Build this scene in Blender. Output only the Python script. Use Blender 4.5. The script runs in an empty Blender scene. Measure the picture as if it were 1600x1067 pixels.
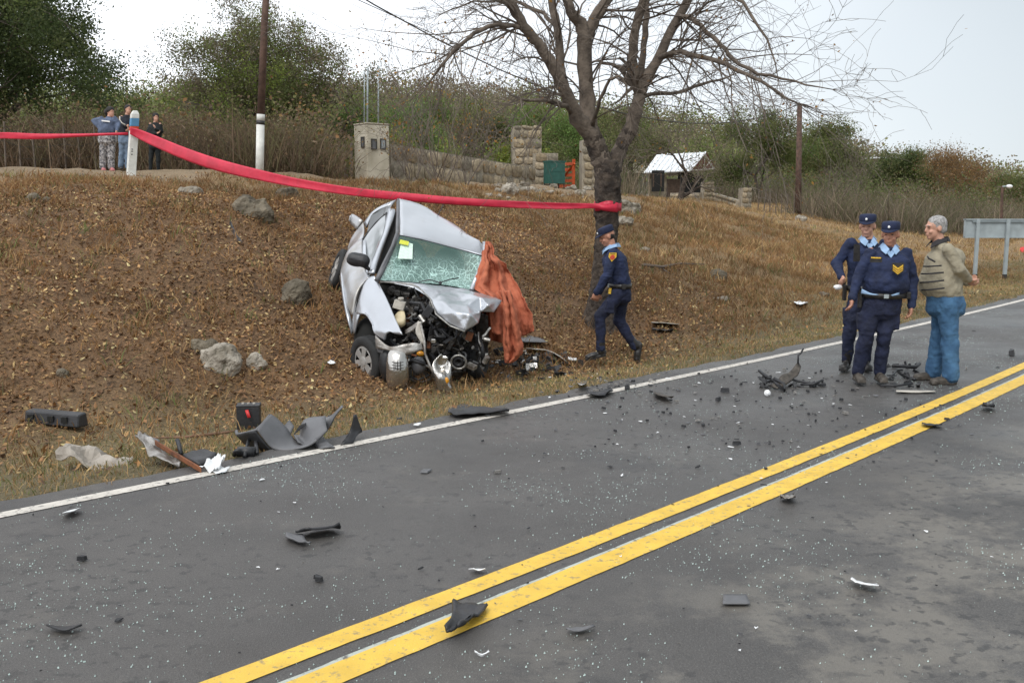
import bpy, math, random
import numpy as np
from mathutils import Vector, Matrix
rng = np.random.default_rng(7); random.seed(7)
C = bpy.context.scene.collection
SC = bpy.context.scene

# ------------------------------------------------------------------ camera, sky, sun, exposure
FPX = 1556.0; CAMH = 1.75; TH = math.atan(208.5/FPX); CT, ST = math.cos(TH), math.sin(TH)
cam = bpy.data.cameras.new('camera'); camo = bpy.data.objects.new('camera', cam); C.objects.link(camo)
cam.sensor_width = 36; cam.lens = 36*FPX/1600; cam.clip_start = .1; cam.clip_end = 2000
camo.location = (0, 0, CAMH); camo.rotation_euler = (math.radians(90)-TH, 0, 0)
SC.camera = camo
SUN_EL, SUN_AZ = math.radians(52), math.radians(200)
w = bpy.data.worlds.new('World'); SC.world = w; w.use_nodes = True
nt = w.node_tree; nt.nodes.clear()
def N(nt, t, **k):
    n = nt.nodes.new(t)
    for a, b in k.items(): setattr(n, a, b)
    return n
wo = N(nt, 'ShaderNodeOutputWorld'); bg = N(nt, 'ShaderNodeBackground'); bg.inputs['Strength'].default_value = .1
sky = N(nt, 'ShaderNodeTexSky', sky_type='NISHITA', sun_disc=False, sun_elevation=SUN_EL, sun_rotation=SUN_AZ)
tc = N(nt, 'ShaderNodeTexCoord'); sx = N(nt, 'ShaderNodeSeparateXYZ'); nt.links.new(tc.outputs['Generated'], sx.inputs[0])
mr = N(nt, 'ShaderNodeMapRange'); mr.inputs[1].default_value = -.35; mr.inputs[2].default_value = .5
nz = N(nt, 'ShaderNodeTexNoise'); nz.inputs['Scale'].default_value = 1.6; nz.inputs['Detail'].default_value = 3
nt.links.new(tc.outputs['Generated'], nz.inputs['Vector'])
ad = N(nt, 'ShaderNodeMath', operation='MULTIPLY_ADD'); ad.inputs[1].default_value = .55
nt.links.new(nz.outputs[0], ad.inputs[0]); nt.links.new(sx.outputs['X'], ad.inputs[2])
sb = N(nt, 'ShaderNodeMath', operation='SUBTRACT'); sb.inputs[1].default_value = .27
nt.links.new(ad.outputs[0], sb.inputs[0]); nt.links.new(sb.outputs[0], mr.inputs[0])
cm = N(nt, 'ShaderNodeMix', data_type='RGBA'); cm.inputs[6].default_value = (11.6, 12.0, 12.6, 1); cm.inputs[7].default_value = (5.3, 5.8, 6.15, 1)
nt.links.new(mr.outputs[0], cm.inputs[0])
mx = N(nt, 'ShaderNodeMix', data_type='RGBA'); mx.inputs[0].default_value = .93
nt.links.new(sky.outputs[0], mx.inputs[6]); nt.links.new(cm.outputs[2], mx.inputs[7])
nt.links.new(mx.outputs[2], bg.inputs[0]); nt.links.new(bg.outputs[0], wo.inputs[0])
sl = bpy.data.lights.new('sun', 'SUN'); sl.energy = 1.3; sl.angle = math.radians(22); sl.color = (1, .97, .92)
so = bpy.data.objects.new('sun', sl); C.objects.link(so)
sd = Vector((math.sin(SUN_AZ)*math.cos(SUN_EL), math.cos(SUN_AZ)*math.cos(SUN_EL), math.sin(SUN_EL)))
so.rotation_euler = sd.to_track_quat('Z', 'Y').to_euler(); so.location = (0, 0, 40)
SC.view_settings.view_transform = 'Standard'; SC.view_settings.look = 'None'; SC.view_settings.gamma = 1
SC.view_settings.use_curve_mapping = False; SC.view_settings.exposure = 0.42
SC.cycles.max_bounces = 6; SC.cycles.transparent_max_bounces = 8

# ------------------------------------------------------------------ measuring helpers
def ray(x, y):
    a = (x-800)/FPX; b = (533.5-y)/FPX
    return np.array([a, CT+b*ST, -ST+b*CT])
def at(x, y, Y):
    r = ray(x, y); return np.array([0, 0, CAMH])+r*(Y/r[1])
def gnd(x, y, z=0.):
    r = ray(x, y); return np.array([0, 0, CAMH])+r*((z-CAMH)/r[2])
RO = np.array([-2.96, 5.56]); RD = np.array([.6915, .7224]); RN = np.array([-.7224, .6915])
def toSN(X, Y): return (X-RO[0])*RD[0]+(Y-RO[1])*RD[1], (X-RO[0])*RN[0]+(Y-RO[1])*RN[1]
def toXY(s, n): return RO[0]+s*RD[0]+n*RN[0], RO[1]+s*RD[1]+n*RN[1]
def poly_lin(p, s, a=-4., b=34.):
    sc = np.clip(s, a, b); d = 2*p[0]*sc+p[1]
    return np.polyval(p, sc)+d*(s-sc)
def white(s): return poly_lin((.00207852, -.03190819, -.03202944), np.asarray(s, float))
def yellow(s): return poly_lin((.00243693, .0039369, -2.72388525), np.asarray(s, float))
_perm = rng.integers(0, 1 << 30, (256, 256))
def vnoise(x, y, seed=0):
    x = np.asarray(x, float)+seed*17.3; y = np.asarray(y, float)-seed*9.1
    xi = np.floor(x).astype(int); yi = np.floor(y).astype(int); fx = x-xi; fy = y-yi
    fx = fx*fx*(3-2*fx); fy = fy*fy*(3-2*fy)
    g = lambda a, b: (_perm[a & 255, b & 255] % 10007)/10007.
    return (g(xi, yi)*(1-fx)+g(xi+1, yi)*fx)*(1-fy)+(g(xi, yi+1)*(1-fx)+g(xi+1, yi+1)*fx)*fy
def fbm(x, y, o=4, seed=0):
    r = 0; a = .5
    for i in range(o): r = r+a*vnoise(x*2**i, y*2**i, seed+i); a *= .5
    return r/(1-.5**o)
def sstep(a, b, x):
    t = np.clip((x-a)/(b-a), 0, 1); return t*t*(3-2*t)
TS = np.array([-30, 0, 5, 10, 16, 23, 37, 58, 110, 300.])
TN = np.array([0, .8, 2, 3, 5, 8, 12, 18, 26, 45, 90, 300.])
TZ = np.array([
 [0, -.05, -.2, -.2, .5, 1.6, 2.2, 2.45, 2.8, 3.6, 4.5, 5],
 [0, -.05, -.25, -.26, .5, 1.6, 2.22, 2.5, 2.8, 3.5, 4.5, 5],
 [0, -.07, -.31, -.34, .60, 1.75, 2.25, 2.55, 2.8, 3.4, 4.5, 5],
 [0, -.07, -.30, -.12, .55, 1.45, 2.3, 2.6, 2.8, 3.2, 4.5, 5],
 [0, -.04, -.12, .0, .5, 1.15, 2.15, 2.55, 2.75, 3.1, 4, 5],
 [0, -.04, -.1, -.05, .2, .7, 2.1, 2.5, 2.7, 3.0, 4, 5],
 [0, -.05, -.1, -.1, .0, .2, .6, 1.75, 2.4, 3.0, 4, 5],
 [0, -.05, -.1, -.1, 0, .1, .3, .8, 2.0, 2.9, 4, 5],
 [0, -.05, -.1, -.1, 0, 0, .1, .3, .7, 1.6, 4, 5],
 [0, -.05, -.1, -.1, 0, 0, .1, .3, .5, 1, 3, 5]])
# fine smoothed lookup
_fs = np.arange(-30, 300.1, .5); _fn = np.arange(0, 300.1, .25)
_a = np.array([np.interp(_fn, TN, r) for r in TZ])
_G = np.array([np.interp(_fs, TS, _a[:, j]) for j in range(len(_fn))]).T
def _sm(G, ax, k):
    ker = np.hanning(k+2)[1:-1]; ker /= ker.sum()
    pad = [(0, 0), (0, 0)]; pad[ax] = (k//2, k//2); P = np.pad(G, pad, 'edge')
    return np.apply_along_axis(lambda v: np.convolve(v, ker, 'valid'), ax, P)
_G = _sm(_sm(_G, 0, 11), 1, 7)
def table(s, n):
    a = np.clip((s+30)/.5, 0, len(_fs)-1.001); b = np.clip(n/.25, 0, len(_fn)-1.001)
    i = a.astype(int); j = b.astype(int); u = a-i; v = b-j
    return (_G[i, j]*(1-u)+_G[i+1, j]*u)*(1-v)+(_G[i, j+1]*(1-u)+_G[i+1, j+1]*u)*v
def hillA(X): return np.interp(X, [-250, -98, -37, -12, 12, 37, 61, 79, 98, 250], [14, 14.5, 15.5, 16, 13, 9, 5.5, 3.5, 2.5, 2.5])
def tz(X, Y):
    X = np.asarray(X, float); Y = np.asarray(Y, float)
    s, n = toSN(X, Y); q = n-white(s)
    z = table(np.atleast_1d(s), np.atleast_1d(np.maximum(q, 0))).reshape(np.shape(q))
    z = z+hillA(X)*sstep(75, 195, Y)*sstep(5, 40, q)
    amp = sstep(1.5, 4, q)
    z = z+amp*((fbm(X*.45, Y*.45, 3, 3)-.5)*.45+(fbm(X*1.9, Y*1.9, 3, 5)-.5)*.16)
    z = z+sstep(.2, .6, q)*(fbm(X*2.5, Y*2.5, 3, 9)-.5)*.06
    e = (fbm(X*1.7, Y*1.7, 3, 21)-.5)*.22
    z = z-.05*(1-sstep(.12+e, .34+e, q))+.012*sstep(.2, .4, q)*(1-sstep(.5, .9, q))
    z = np.where(q < -6.2, -.01-.12*sstep(-6.2, -8, q), z)
    return z
def tz1(X, Y): return float(tz(np.array([X]), np.array([Y]))[0])

# ------------------------------------------------------------------ object helpers
LOC = {}
def tag(o, label=None, cat=None, group=None, kind=None):
    if label: o['label'] = label
    if cat: o['category'] = cat
    if group: o['group'] = group
    if kind: o['kind'] = kind
    return o
def thing(name, label, cat, loc, group=None):
    o = bpy.data.objects.new(name, None); C.objects.link(o); o.location = Vector([float(v) for v in loc]); o.empty_display_size = .2
    LOC[o.name] = np.array([float(v) for v in loc]); return tag(o, label, cat, group)
def link(me, name, parent=None):
    o = bpy.data.objects.new(name, me); C.objects.link(o)
    if parent is not None: o.parent = parent
    return o
def wl(parent):
    l = np.zeros(3)
    while parent is not None:
        l = l+np.array(parent.location); parent = parent.parent
    return l
def np_mesh(name, V, Fq, mat, parent=None, smooth=False, col=None, attrs=None):
    """V (n,3) world, Fq (m,k) uniform faces"""
    V = np.asarray(V, float)-wl(parent); Fq = np.asarray(Fq); k = Fq.shape[1]; m = len(Fq)
    me = bpy.data.meshes.new(name); me.vertices.add(len(V)); me.vertices.foreach_set('co', V.astype(np.float32).ravel())
    me.loops.add(m*k); me.loops.foreach_set('vertex_index', Fq.astype(np.int32).ravel())
    me.polygons.add(m); me.polygons.foreach_set('loop_start', (np.arange(m)*k).astype(np.int32))
    me.polygons.foreach_set('use_smooth', np.full(m, smooth))
    if col is not None:
        a = me.color_attributes.new('Col', 'FLOAT_COLOR', 'POINT'); c4 = np.ones((len(V), 4), np.float32); c4[:, :3] = col
        a.data.foreach_set('color', c4.ravel())
    for kx, vals in (attrs or {}).items():
        a = me.attributes.new(kx, 'FLOAT', 'POINT'); a.data.foreach_set('value', np.asarray(vals, np.float32))
    me.update(calc_edges=True)
    me.materials.append(mat)
    return link(me, name, parent)
def unit(v):
    v = np.asarray(v, float); return v/(np.linalg.norm(v)+1e-12)
class MB:
    def __init__(s): s.v = []; s.f = []
    def add(s, V, F):
        b = len(s.v); s.v.extend([tuple(float(c) for c in p) for p in V]); s.f.extend([tuple(i+b for i in f) for f in F]); return s
    def box(s, c, size, R=None):
        h = np.array(size)/2; V = np.array([[x, y, z] for x in (-1, 1) for y in (-1, 1) for z in (-1, 1)])*h
        if R is not None: V = V@np.asarray(R).T
        return s.add(V+np.array(c), [(0, 1, 3, 2), (4, 6, 7, 5), (0, 4, 5, 1), (2, 3, 7, 6), (0, 2, 6, 4), (1, 5, 7, 3)])
    def tube(s, pts, r, n=6, cap=True):
        pts = [np.asarray(p, float) for p in pts]; r = [r]*len(pts) if np.isscalar(r) else r
        V = []; F = []; prev = None
        for i, p in enumerate(pts):
            t = unit(pts[min(i+1, len(pts)-1)]-pts[max(i-1, 0)])
            a = np.cross(t, (0, 0, 1) if abs(t[2]) < .9 else (1, 0, 0)) if prev is None else prev-t*np.dot(prev, t)
            a = unit(a); b = np.cross(t, a); prev = a
            for k in range(n):
                q = 2*math.pi*k/n; V.append(p+r[i]*(math.cos(q)*a+math.sin(q)*b))
        for i in range(len(pts)-1):
            for k in range(n): F.append((i*n+k, i*n+(k+1) % n, (i+1)*n+(k+1) % n, (i+1)*n+k))
        if cap: F.append(tuple(range(n))[::-1]); F.append(tuple((len(pts)-1)*n+k for k in range(n)))
        return s.add(V, F)
    def rings(s, rs, n=16):
        """rs: list of (center, axisA vec, axisB vec) closed loft"""
        V = []; F = []
        for c, a, b in rs:
            for k in range(n):
                q = 2*math.pi*k/n; V.append(np.asarray(c)+math.cos(q)*np.asarray(a)+math.sin(q)*np.asarray(b))
        for i in range(len(rs)-1):
            for k in range(n): F.append((i*n+k, i*n+(k+1) % n, (i+1)*n+(k+1) % n, (i+1)*n+k))
        F.append(tuple(range(n))[::-1]); F.append(tuple((len(rs)-1)*n+k for k in range(n)))
        return s.add(V, F)
    def ell(s, c, r, R=None, n=12, m=8, noise=0, seed=0):
        V = [np.array([0, 0, 1.])]; F = []; rr = random.Random(seed)
        for i in range(1, m):
            t = math.pi*i/m
            for k in range(n):
                q = 2*math.pi*k/n; V.append(np.array([math.sin(t)*math.cos(q), math.sin(t)*math.sin(q), math.cos(t)])*(1+noise*rr.uniform(-1, 1)))
        V.append(np.array([0, 0, -1.])); L = len(V)-1
        for k in range(n): F.append((0, 1+k, 1+(k+1) % n)); F.append((L, 1+(m-2)*n+(k+1) % n, 1+(m-2)*n+k))
        for i in range(m-2):
            for k in range(n): F.append((1+i*n+k, 1+(i+1)*n+k, 1+(i+1)*n+(k+1) % n, 1+i*n+(k+1) % n))
        V = np.array(V)*np.array(r)
        if R is not None: V = V@np.asarray(R).T
        return s.add(V+np.array(c), F)
    def cap(s, a, b, ra, rb, n=10):
        """round cone from a to b"""
        a = np.asarray(a, float); b = np.asarray(b, float); t = unit(b-a)
        x = unit(np.cross(t, (0, 0, 1) if abs(t[2]) < .9 else (1, 0, 0))); y = np.cross(t, x); rs = []
        for q in (80, 55, 30, 0): rs.append((a-t*ra*math.sin(math.radians(q)), x*ra*math.cos(math.radians(q)), y*ra*math.cos(math.radians(q))))
        for q in (0, 30, 55, 80): rs.append((b+t*rb*math.sin(math.radians(q)), x*rb*math.cos(math.radians(q)), y*rb*math.cos(math.radians(q))))
        return s.rings(rs, n)
    def prism(s, poly, z0, z1, M):
        """poly in local xy, extruded z0..z1, mapped by 4x3 frame (o, x, y, z)"""
        o, X, Y, Z = [np.asarray(k, float) for k in M]; n = len(poly)
        V = [o+X*p[0]+Y*p[1]+Z*z0 for p in poly]+[o+X*p[0]+Y*p[1]+Z*z1 for p in poly]
        F = [tuple(range(n))[::-1], tuple(range(n, 2*n))]+[(i, (i+1) % n, n+(i+1) % n, n+i) for i in range(n)]
        return s.add(V, F)
    def build(s, name, mat, parent=None, smooth=False, mods=()):
        me = bpy.data.meshes.new(name); V = np.array(s.v)-wl(parent)
        me.from_pydata(V.tolist(), [], s.f); me.materials.append(mat)
        me.validate()
        if smooth: me.polygons.foreach_set('use_smooth', [True]*len(me.polygons))
        o = link(me, name, parent)
        for t, kw in mods:
            m = o.modifiers.new(t.lower(), t)
            for a, b in kw.items(): setattr(m, a, b)
        return o
_dtex = {}
def dtex(scale):
    if scale not in _dtex:
        t = bpy.data.textures.new('creases', 'CLOUDS'); t.noise_scale = scale; t.noise_depth = 2; _dtex[scale] = t
    return _dtex[scale]
def remesh(mb, name, mat, parent, vox=.012, smooth=4, disp=None, fac=.6):
    """union all overlapping pieces of mb into one continuous surface"""
    me = bpy.data.meshes.new('tmp'); me.from_pydata((np.array(mb.v)-wl(parent)).tolist(), [], mb.f)
    o = bpy.data.objects.new('tmp', me); C.objects.link(o)
    m = o.modifiers.new('r', 'REMESH'); m.mode = 'VOXEL'; m.voxel_size = vox; m.use_smooth_shade = True
    m = o.modifiers.new('s', 'SMOOTH'); m.iterations = smooth; m.factor = fac
    if disp:
        for sc, st in disp:
            m = o.modifiers.new('d', 'DISPLACE'); m.texture = dtex(sc); m.strength = st; m.mid_level = .5; m.texture_coords = 'LOCAL'
    dg = bpy.context.evaluated_depsgraph_get(); dg.update()
    r = bpy.data.meshes.new_from_object(o.evaluated_get(dg)); r.name = name
    bpy.data.objects.remove(o); bpy.data.meshes.remove(me)
    r.materials.clear(); r.materials.append(mat)
    r.polygons.foreach_set('use_smooth', [True]*len(r.polygons))
    return link(r, name, parent)
def patch(P, bulge=0., nu=6, nv=6, noise=0., seed=0):
    """P grid of control points [rows][cols] -> smooth grid verts (Catmull-Rom), faces"""
    P = np.array(P, float); 
    def cr(A, k):
        n = len(A); out = []
        for i in range(n-1):
            p0 = A[i-1] if i > 0 else 2*A[0]-A[1]; p1 = A[i]; p2 = A[i+1]; p3 = A[i+2] if i+2 < n else 2*A[-1]-A[-2]
            for j in range(k):
                t = j/k; out.append(.5*((2*p1)+(p2-p0)*t+(2*p0-5*p1+4*p2-p3)*t*t+(3*p1-p0-3*p2+p3)*t**3))
        out.append(A[-1]); return np.array(out)
    G = cr(P, nu); G = np.swapaxes(cr(np.swapaxes(G, 0, 1), nv), 0, 1)
    a, b = G.shape[:2]
    if bulge or noise:
        nrm = unit(np.cross(G[-1, 0]-G[0, 0], G[0, -1]-G[0, 0]))
        for i in range(a):
            for j in range(b):
                u = i/(a-1); v = j/(b-1)
                G[i, j] += nrm*(bulge*16*u*(1-u)*v*(1-v)+noise*(float(fbm(np.array(u*5+seed), np.array(v*5.)))-.5))
    F = [(i*b+j, i*b+j+1, (i+1)*b+j+1, (i+1)*b+j) for i in range(a-1) for j in range(b-1)]
    return G.reshape(-1, 3), F

# ------------------------------------------------------------------ materials
def mat(name, col, rough=.6, var=.15, scale=8., bump=0., bscale=40., metal=0., attr=False, col2=None, spec=.5, coat=0., trans=0., alpha=1., detail=4):
    m = bpy.data.materials.new(name); m.use_nodes = True; t = m.node_tree; b = t.nodes['Principled BSDF']
    b.inputs['Roughness'].default_value = rough; b.inputs['Metallic'].default_value = metal
    b.inputs['Specular IOR Level'].default_value = spec; b.inputs['Coat Weight'].default_value = coat
    b.inputs['Alpha'].default_value = alpha; b.inputs['Coat Roughness'].default_value = .12
    tcn = N(t, 'ShaderNodeTexCoord'); no = N(t, 'ShaderNodeTexNoise'); no.inputs['Scale'].default_value = scale; no.inputs['Detail'].default_value = detail
    t.links.new(tcn.outputs['Object'], no.inputs['Vector'])
    c2 = col2 if col2 else tuple(c*(1-var) for c in col); c1 = col if col2 else tuple(min(1, c*(1+var)) for c in col)
    rp = N(t, 'ShaderNodeValToRGB'); rp.color_ramp.elements[0].position = .35; rp.color_ramp.elements[1].position = .65
    rp.color_ramp.elements[0].color = (*c2, 1); rp.color_ramp.elements[1].color = (*c1, 1)
    t.links.new(no.outputs[0], rp.inputs[0]); out = rp.outputs[0]
    if attr:
        at_ = N(t, 'ShaderNodeAttribute', attribute_name='Col'); mm = N(t, 'ShaderNodeMix', data_type='RGBA', blend_type='MULTIPLY'); mm.inputs[0].default_value = 1
        t.links.new(out, mm.inputs[6]); t.links.new(at_.outputs['Color'], mm.inputs[7]); out = mm.outputs[2]
    t.links.new(out, b.inputs['Base Color'])
    if bump:
        n2 = N(t, 'ShaderNodeTexNoise'); n2.inputs['Scale'].default_value = bscale; n2.inputs['Detail'].default_value = 5
        t.links.new(tcn.outputs['Object'], n2.inputs['Vector'])
        bp = N(t, 'ShaderNodeBump'); bp.inputs['Strength'].default_value = 1; bp.inputs['Distance'].default_value = bump
        t.links.new(n2.outputs[0], bp.inputs['Height']); t.links.new(bp.outputs[0], b.inputs['Normal'])
    return m
WH = (1, 1, 1)
M = {}
M['ground'] = mat('soil and dead leaves', WH, .95, .55, 38, .03, 34, attr=True, detail=7)
M['leaf'] = mat('dry leaf', WH, .8, .2, 30, attr=True)
M['blade'] = mat('dry grass', WH, .85, .2, 5, attr=True)
M['foliage'] = mat('foliage', WH, .75, .25, 1.5, attr=True)
def translucent(m, f=.4):
    t = m.node_tree; b = t.nodes['Principled BSDF']; o = [n for n in t.nodes if n.type == 'OUTPUT_MATERIAL'][0]; src = b.inputs['Base Color'].links[0].from_socket
    tr = N(t, 'ShaderNodeBsdfTranslucent'); ms = N(t, 'ShaderNodeMixShader'); ms.inputs[0].default_value = f; t.links.new(src, tr.inputs[0]); t.links.new(b.outputs[0], ms.inputs[1]); t.links.new(tr.outputs[0], ms.inputs[2]); t.links.new(ms.outputs[0], o.inputs['Surface'])
translucent(M['foliage'], .5); translucent(M['blade'], .3); translucent(M['leaf'], .15)
M['bark'] = mat('rough bark', (.085, .064, .048), .95, 0, 9, .04, 20, col2=(.028, .021, .017))
M['bark2'] = mat('pale limb bark', (.17, .135, .105), .95, 0, 7, .02, 25, col2=(.075, .058, .045))
M['twig'] = mat('grey twig', (.13, .105, .085), .95, .2, 3)
M['rock'] = mat('weathered rock', (.19, .16, .115), .95, 0, 4, .05, 12, col2=(.075, .062, .042), detail=9)
M['palerock'] = mat('lichened pale rock', (.38, .34, .28), .95, 0, 4.5, .05, 12, col2=(.12, .10, .07), detail=9)
M['car'] = mat('silver car paint', (.47, .49, .52), .28, .05, 3, .003, 5, metal=.6, coat=.6)
M['cardirty'] = mat('dusty silver car paint', (.44, .45, .47), .38, 0, 4, .003, 5, metal=.5, coat=.3, col2=(.33, .31, .28))
M['crump'] = mat('buckled silver sheet', (.49, .51, .54), .28, .05, 3, .016, 6, metal=.6, coat=.4)
M['black'] = mat('black plastic', (.022, .022, .024), .5, .4, 6, .003, 40)
M['greyplastic'] = mat('grey plastic', (.115, .115, .12), .5, .2, 4, .003, 20)
M['rubber'] = mat('tyre rubber', (.02, .02, .02), .85, .3, 10, .003, 60)
M['hub'] = mat('silver hubcap', (.45, .44, .42), .4, .15, 8, metal=.4)
M['engine'] = mat('oily engine metal', (.06, .055, .05), .45, 0, 12, .01, 30, metal=.5, col2=(.012, .011, .01))
M['alu'] = mat('cast metal', (.30, .29, .27), .4, .35, 14, .006, 40, metal=.6)
M['chrome'] = mat('mirror reflector', (.46, .44, .41), .18, .15, 6, .004, 25, metal=.9)
M['tin'] = mat('torn galvanised sheet', (.48, .46, .43), .38, 0, 9, .01, 25, metal=.55, col2=(.16, .14, .12))
M['dirtywhite'] = mat('dirty white plastic', (.42, .39, .34), .6, .25, 10, .004, 30)
M['beigesheet'] = mat('dirty beige sheet metal', (.36, .32, .27), .6, 0, 6, .012, 20, col2=(.22, .19, .155))
M['cream'] = mat('yellowed plastic', (.5, .42, .26), .5, .2, 12)
M['whiteplastic'] = mat('white plastic', (.75, .76, .76), .5, .08, 10)
M['amber'] = mat('amber lens', (.65, .28, .02), .2, .2, 12)
M['rust'] = mat('rusty steel', (.24, .085, .03), .85, 0, 14, .004, 50, col2=(.09, .035, .018))
M['redplastic'] = mat('red plastic', (.6, .03, .03), .5, .1)
M['cloth'] = mat('orange woven cloth', (.46, .135, .068), .9, 0, 9, .006, 22, col2=(.33, .09, .045))
M['tape'] = mat('red plastic tape', (.56, .022, .055), .5, .12, 5, .006, 12)
M['navy'] = mat('navy uniform cloth', (.010, .018, .055), .85, .3, 8, .022, 15)
M['navy2'] = mat('navy trouser cloth', (.008, .012, .036), .85, .3, 8, .022, 13)
M['cap'] = mat('navy cap cloth', (.008, .014, .045), .85, .2, 20)
M['shirt'] = mat('light blue shirt', (.27, .40, .58), .85, .1, 20)
M['skin'] = mat('skin', (.50, .27, .19), .55, .12, 25, .001, 60)
M['skin2'] = mat('tanned skin', (.42, .20, .13), .55, .12, 25, .001, 60)
M['darkhair'] = mat('dark hair', (.012, .009, .008), .7, .3, 60, .004, 120)
M['greyhair'] = mat('grey hair', (.30, .29, .28), .8, .35, 50, .008, 90)
M['leather'] = mat('black leather', (.018, .016, .015), .42, .4, 30, .002, 60)
M['dustyleather'] = mat('dusty black leather', (.06, .05, .04), .6, .4, 25, .002, 60)
M['gold'] = mat('gold braid', (.65, .40, .03), .6, .2, 60)
M['badgered'] = mat('red crest thread', (.5, .06, .03), .7, .3, 80)
M['white'] = mat('white enamel', (.8, .8, .8), .5, .05)
M['khaki'] = mat('beige wool knit', (.31, .275, .20), .95, .12, 10, .012, 24)
M['knitline'] = mat('dark knitted stripe', (.03, .028, .03), .95, .2)
M['jeans'] = mat('blue denim', (.06, .15, .27), .9, 0, 7, .02, 12, col2=(.028, .08, .16))
M['paleconc'] = mat('whitewashed concrete', (.66, .66, .62), .9, .12, 7, .004, 30)
M['bluepaint'] = mat('faded blue paint', (.09, .25, .42), .8, .1, 8)
M['redpaint'] = mat('faded red paint', (.6, .07, .02), .8, .15, 8)
M['render'] = mat('stained cement render', (.56, .51, .41), .95, 0, 1.8, .006, 20, col2=(.38, .34, .26))
M['stone'] = mat('field stone', (.34, .30, .235), .95, 0, 3, .03, 9, attr=True, col2=(.19, .165, .125))
M['mortar'] = mat('lime mortar', (.30, .26, .20), .95, .2, 4, .01, 25)
M['pole'] = mat('creosoted wood', (.10, .06, .045), .9, .35, 6, .004, 50)
M['galv'] = mat('galvanised steel', (.33, .37, .38), .55, .12, 5, metal=.2)
M['greybin'] = mat('green painted sheet', (.02, .085, .068), .6, .2, 6)
M['darksteel'] = mat('dark steel', (.03, .028, .026), .6, .3)
M['redwood'] = mat('orange red painted wood', (.52, .085, .022), .75, .25, 5)
M['brownwood'] = mat('dark brown wood', (.07, .045, .03), .85, .3)
M['tinroof'] = mat('white metal roofing', (.80, .82, .84), .4, .05, 3)
M['redgable'] = mat('dark red gable boards', (.17, .045, .035), .85, .2)
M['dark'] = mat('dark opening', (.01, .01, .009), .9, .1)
M['glass'] = mat('car window glass', (.03, .035, .035), .08, .2, 3, spec=.8)
M['paper'] = mat('pale sticker', (.62, .78, .66), .6, .1, 30)
M['yellowpaper'] = mat('yellow sticker', (.6, .62, .06), .6, .1, 60)
M['shard'] = mat('green tinted glass crumbs', (.42, .52, .48), .2, .3, 30, spec=.8)
M['copper'] = mat('brown branch', (.16, .09, .055), .95, .3, 6)

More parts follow.
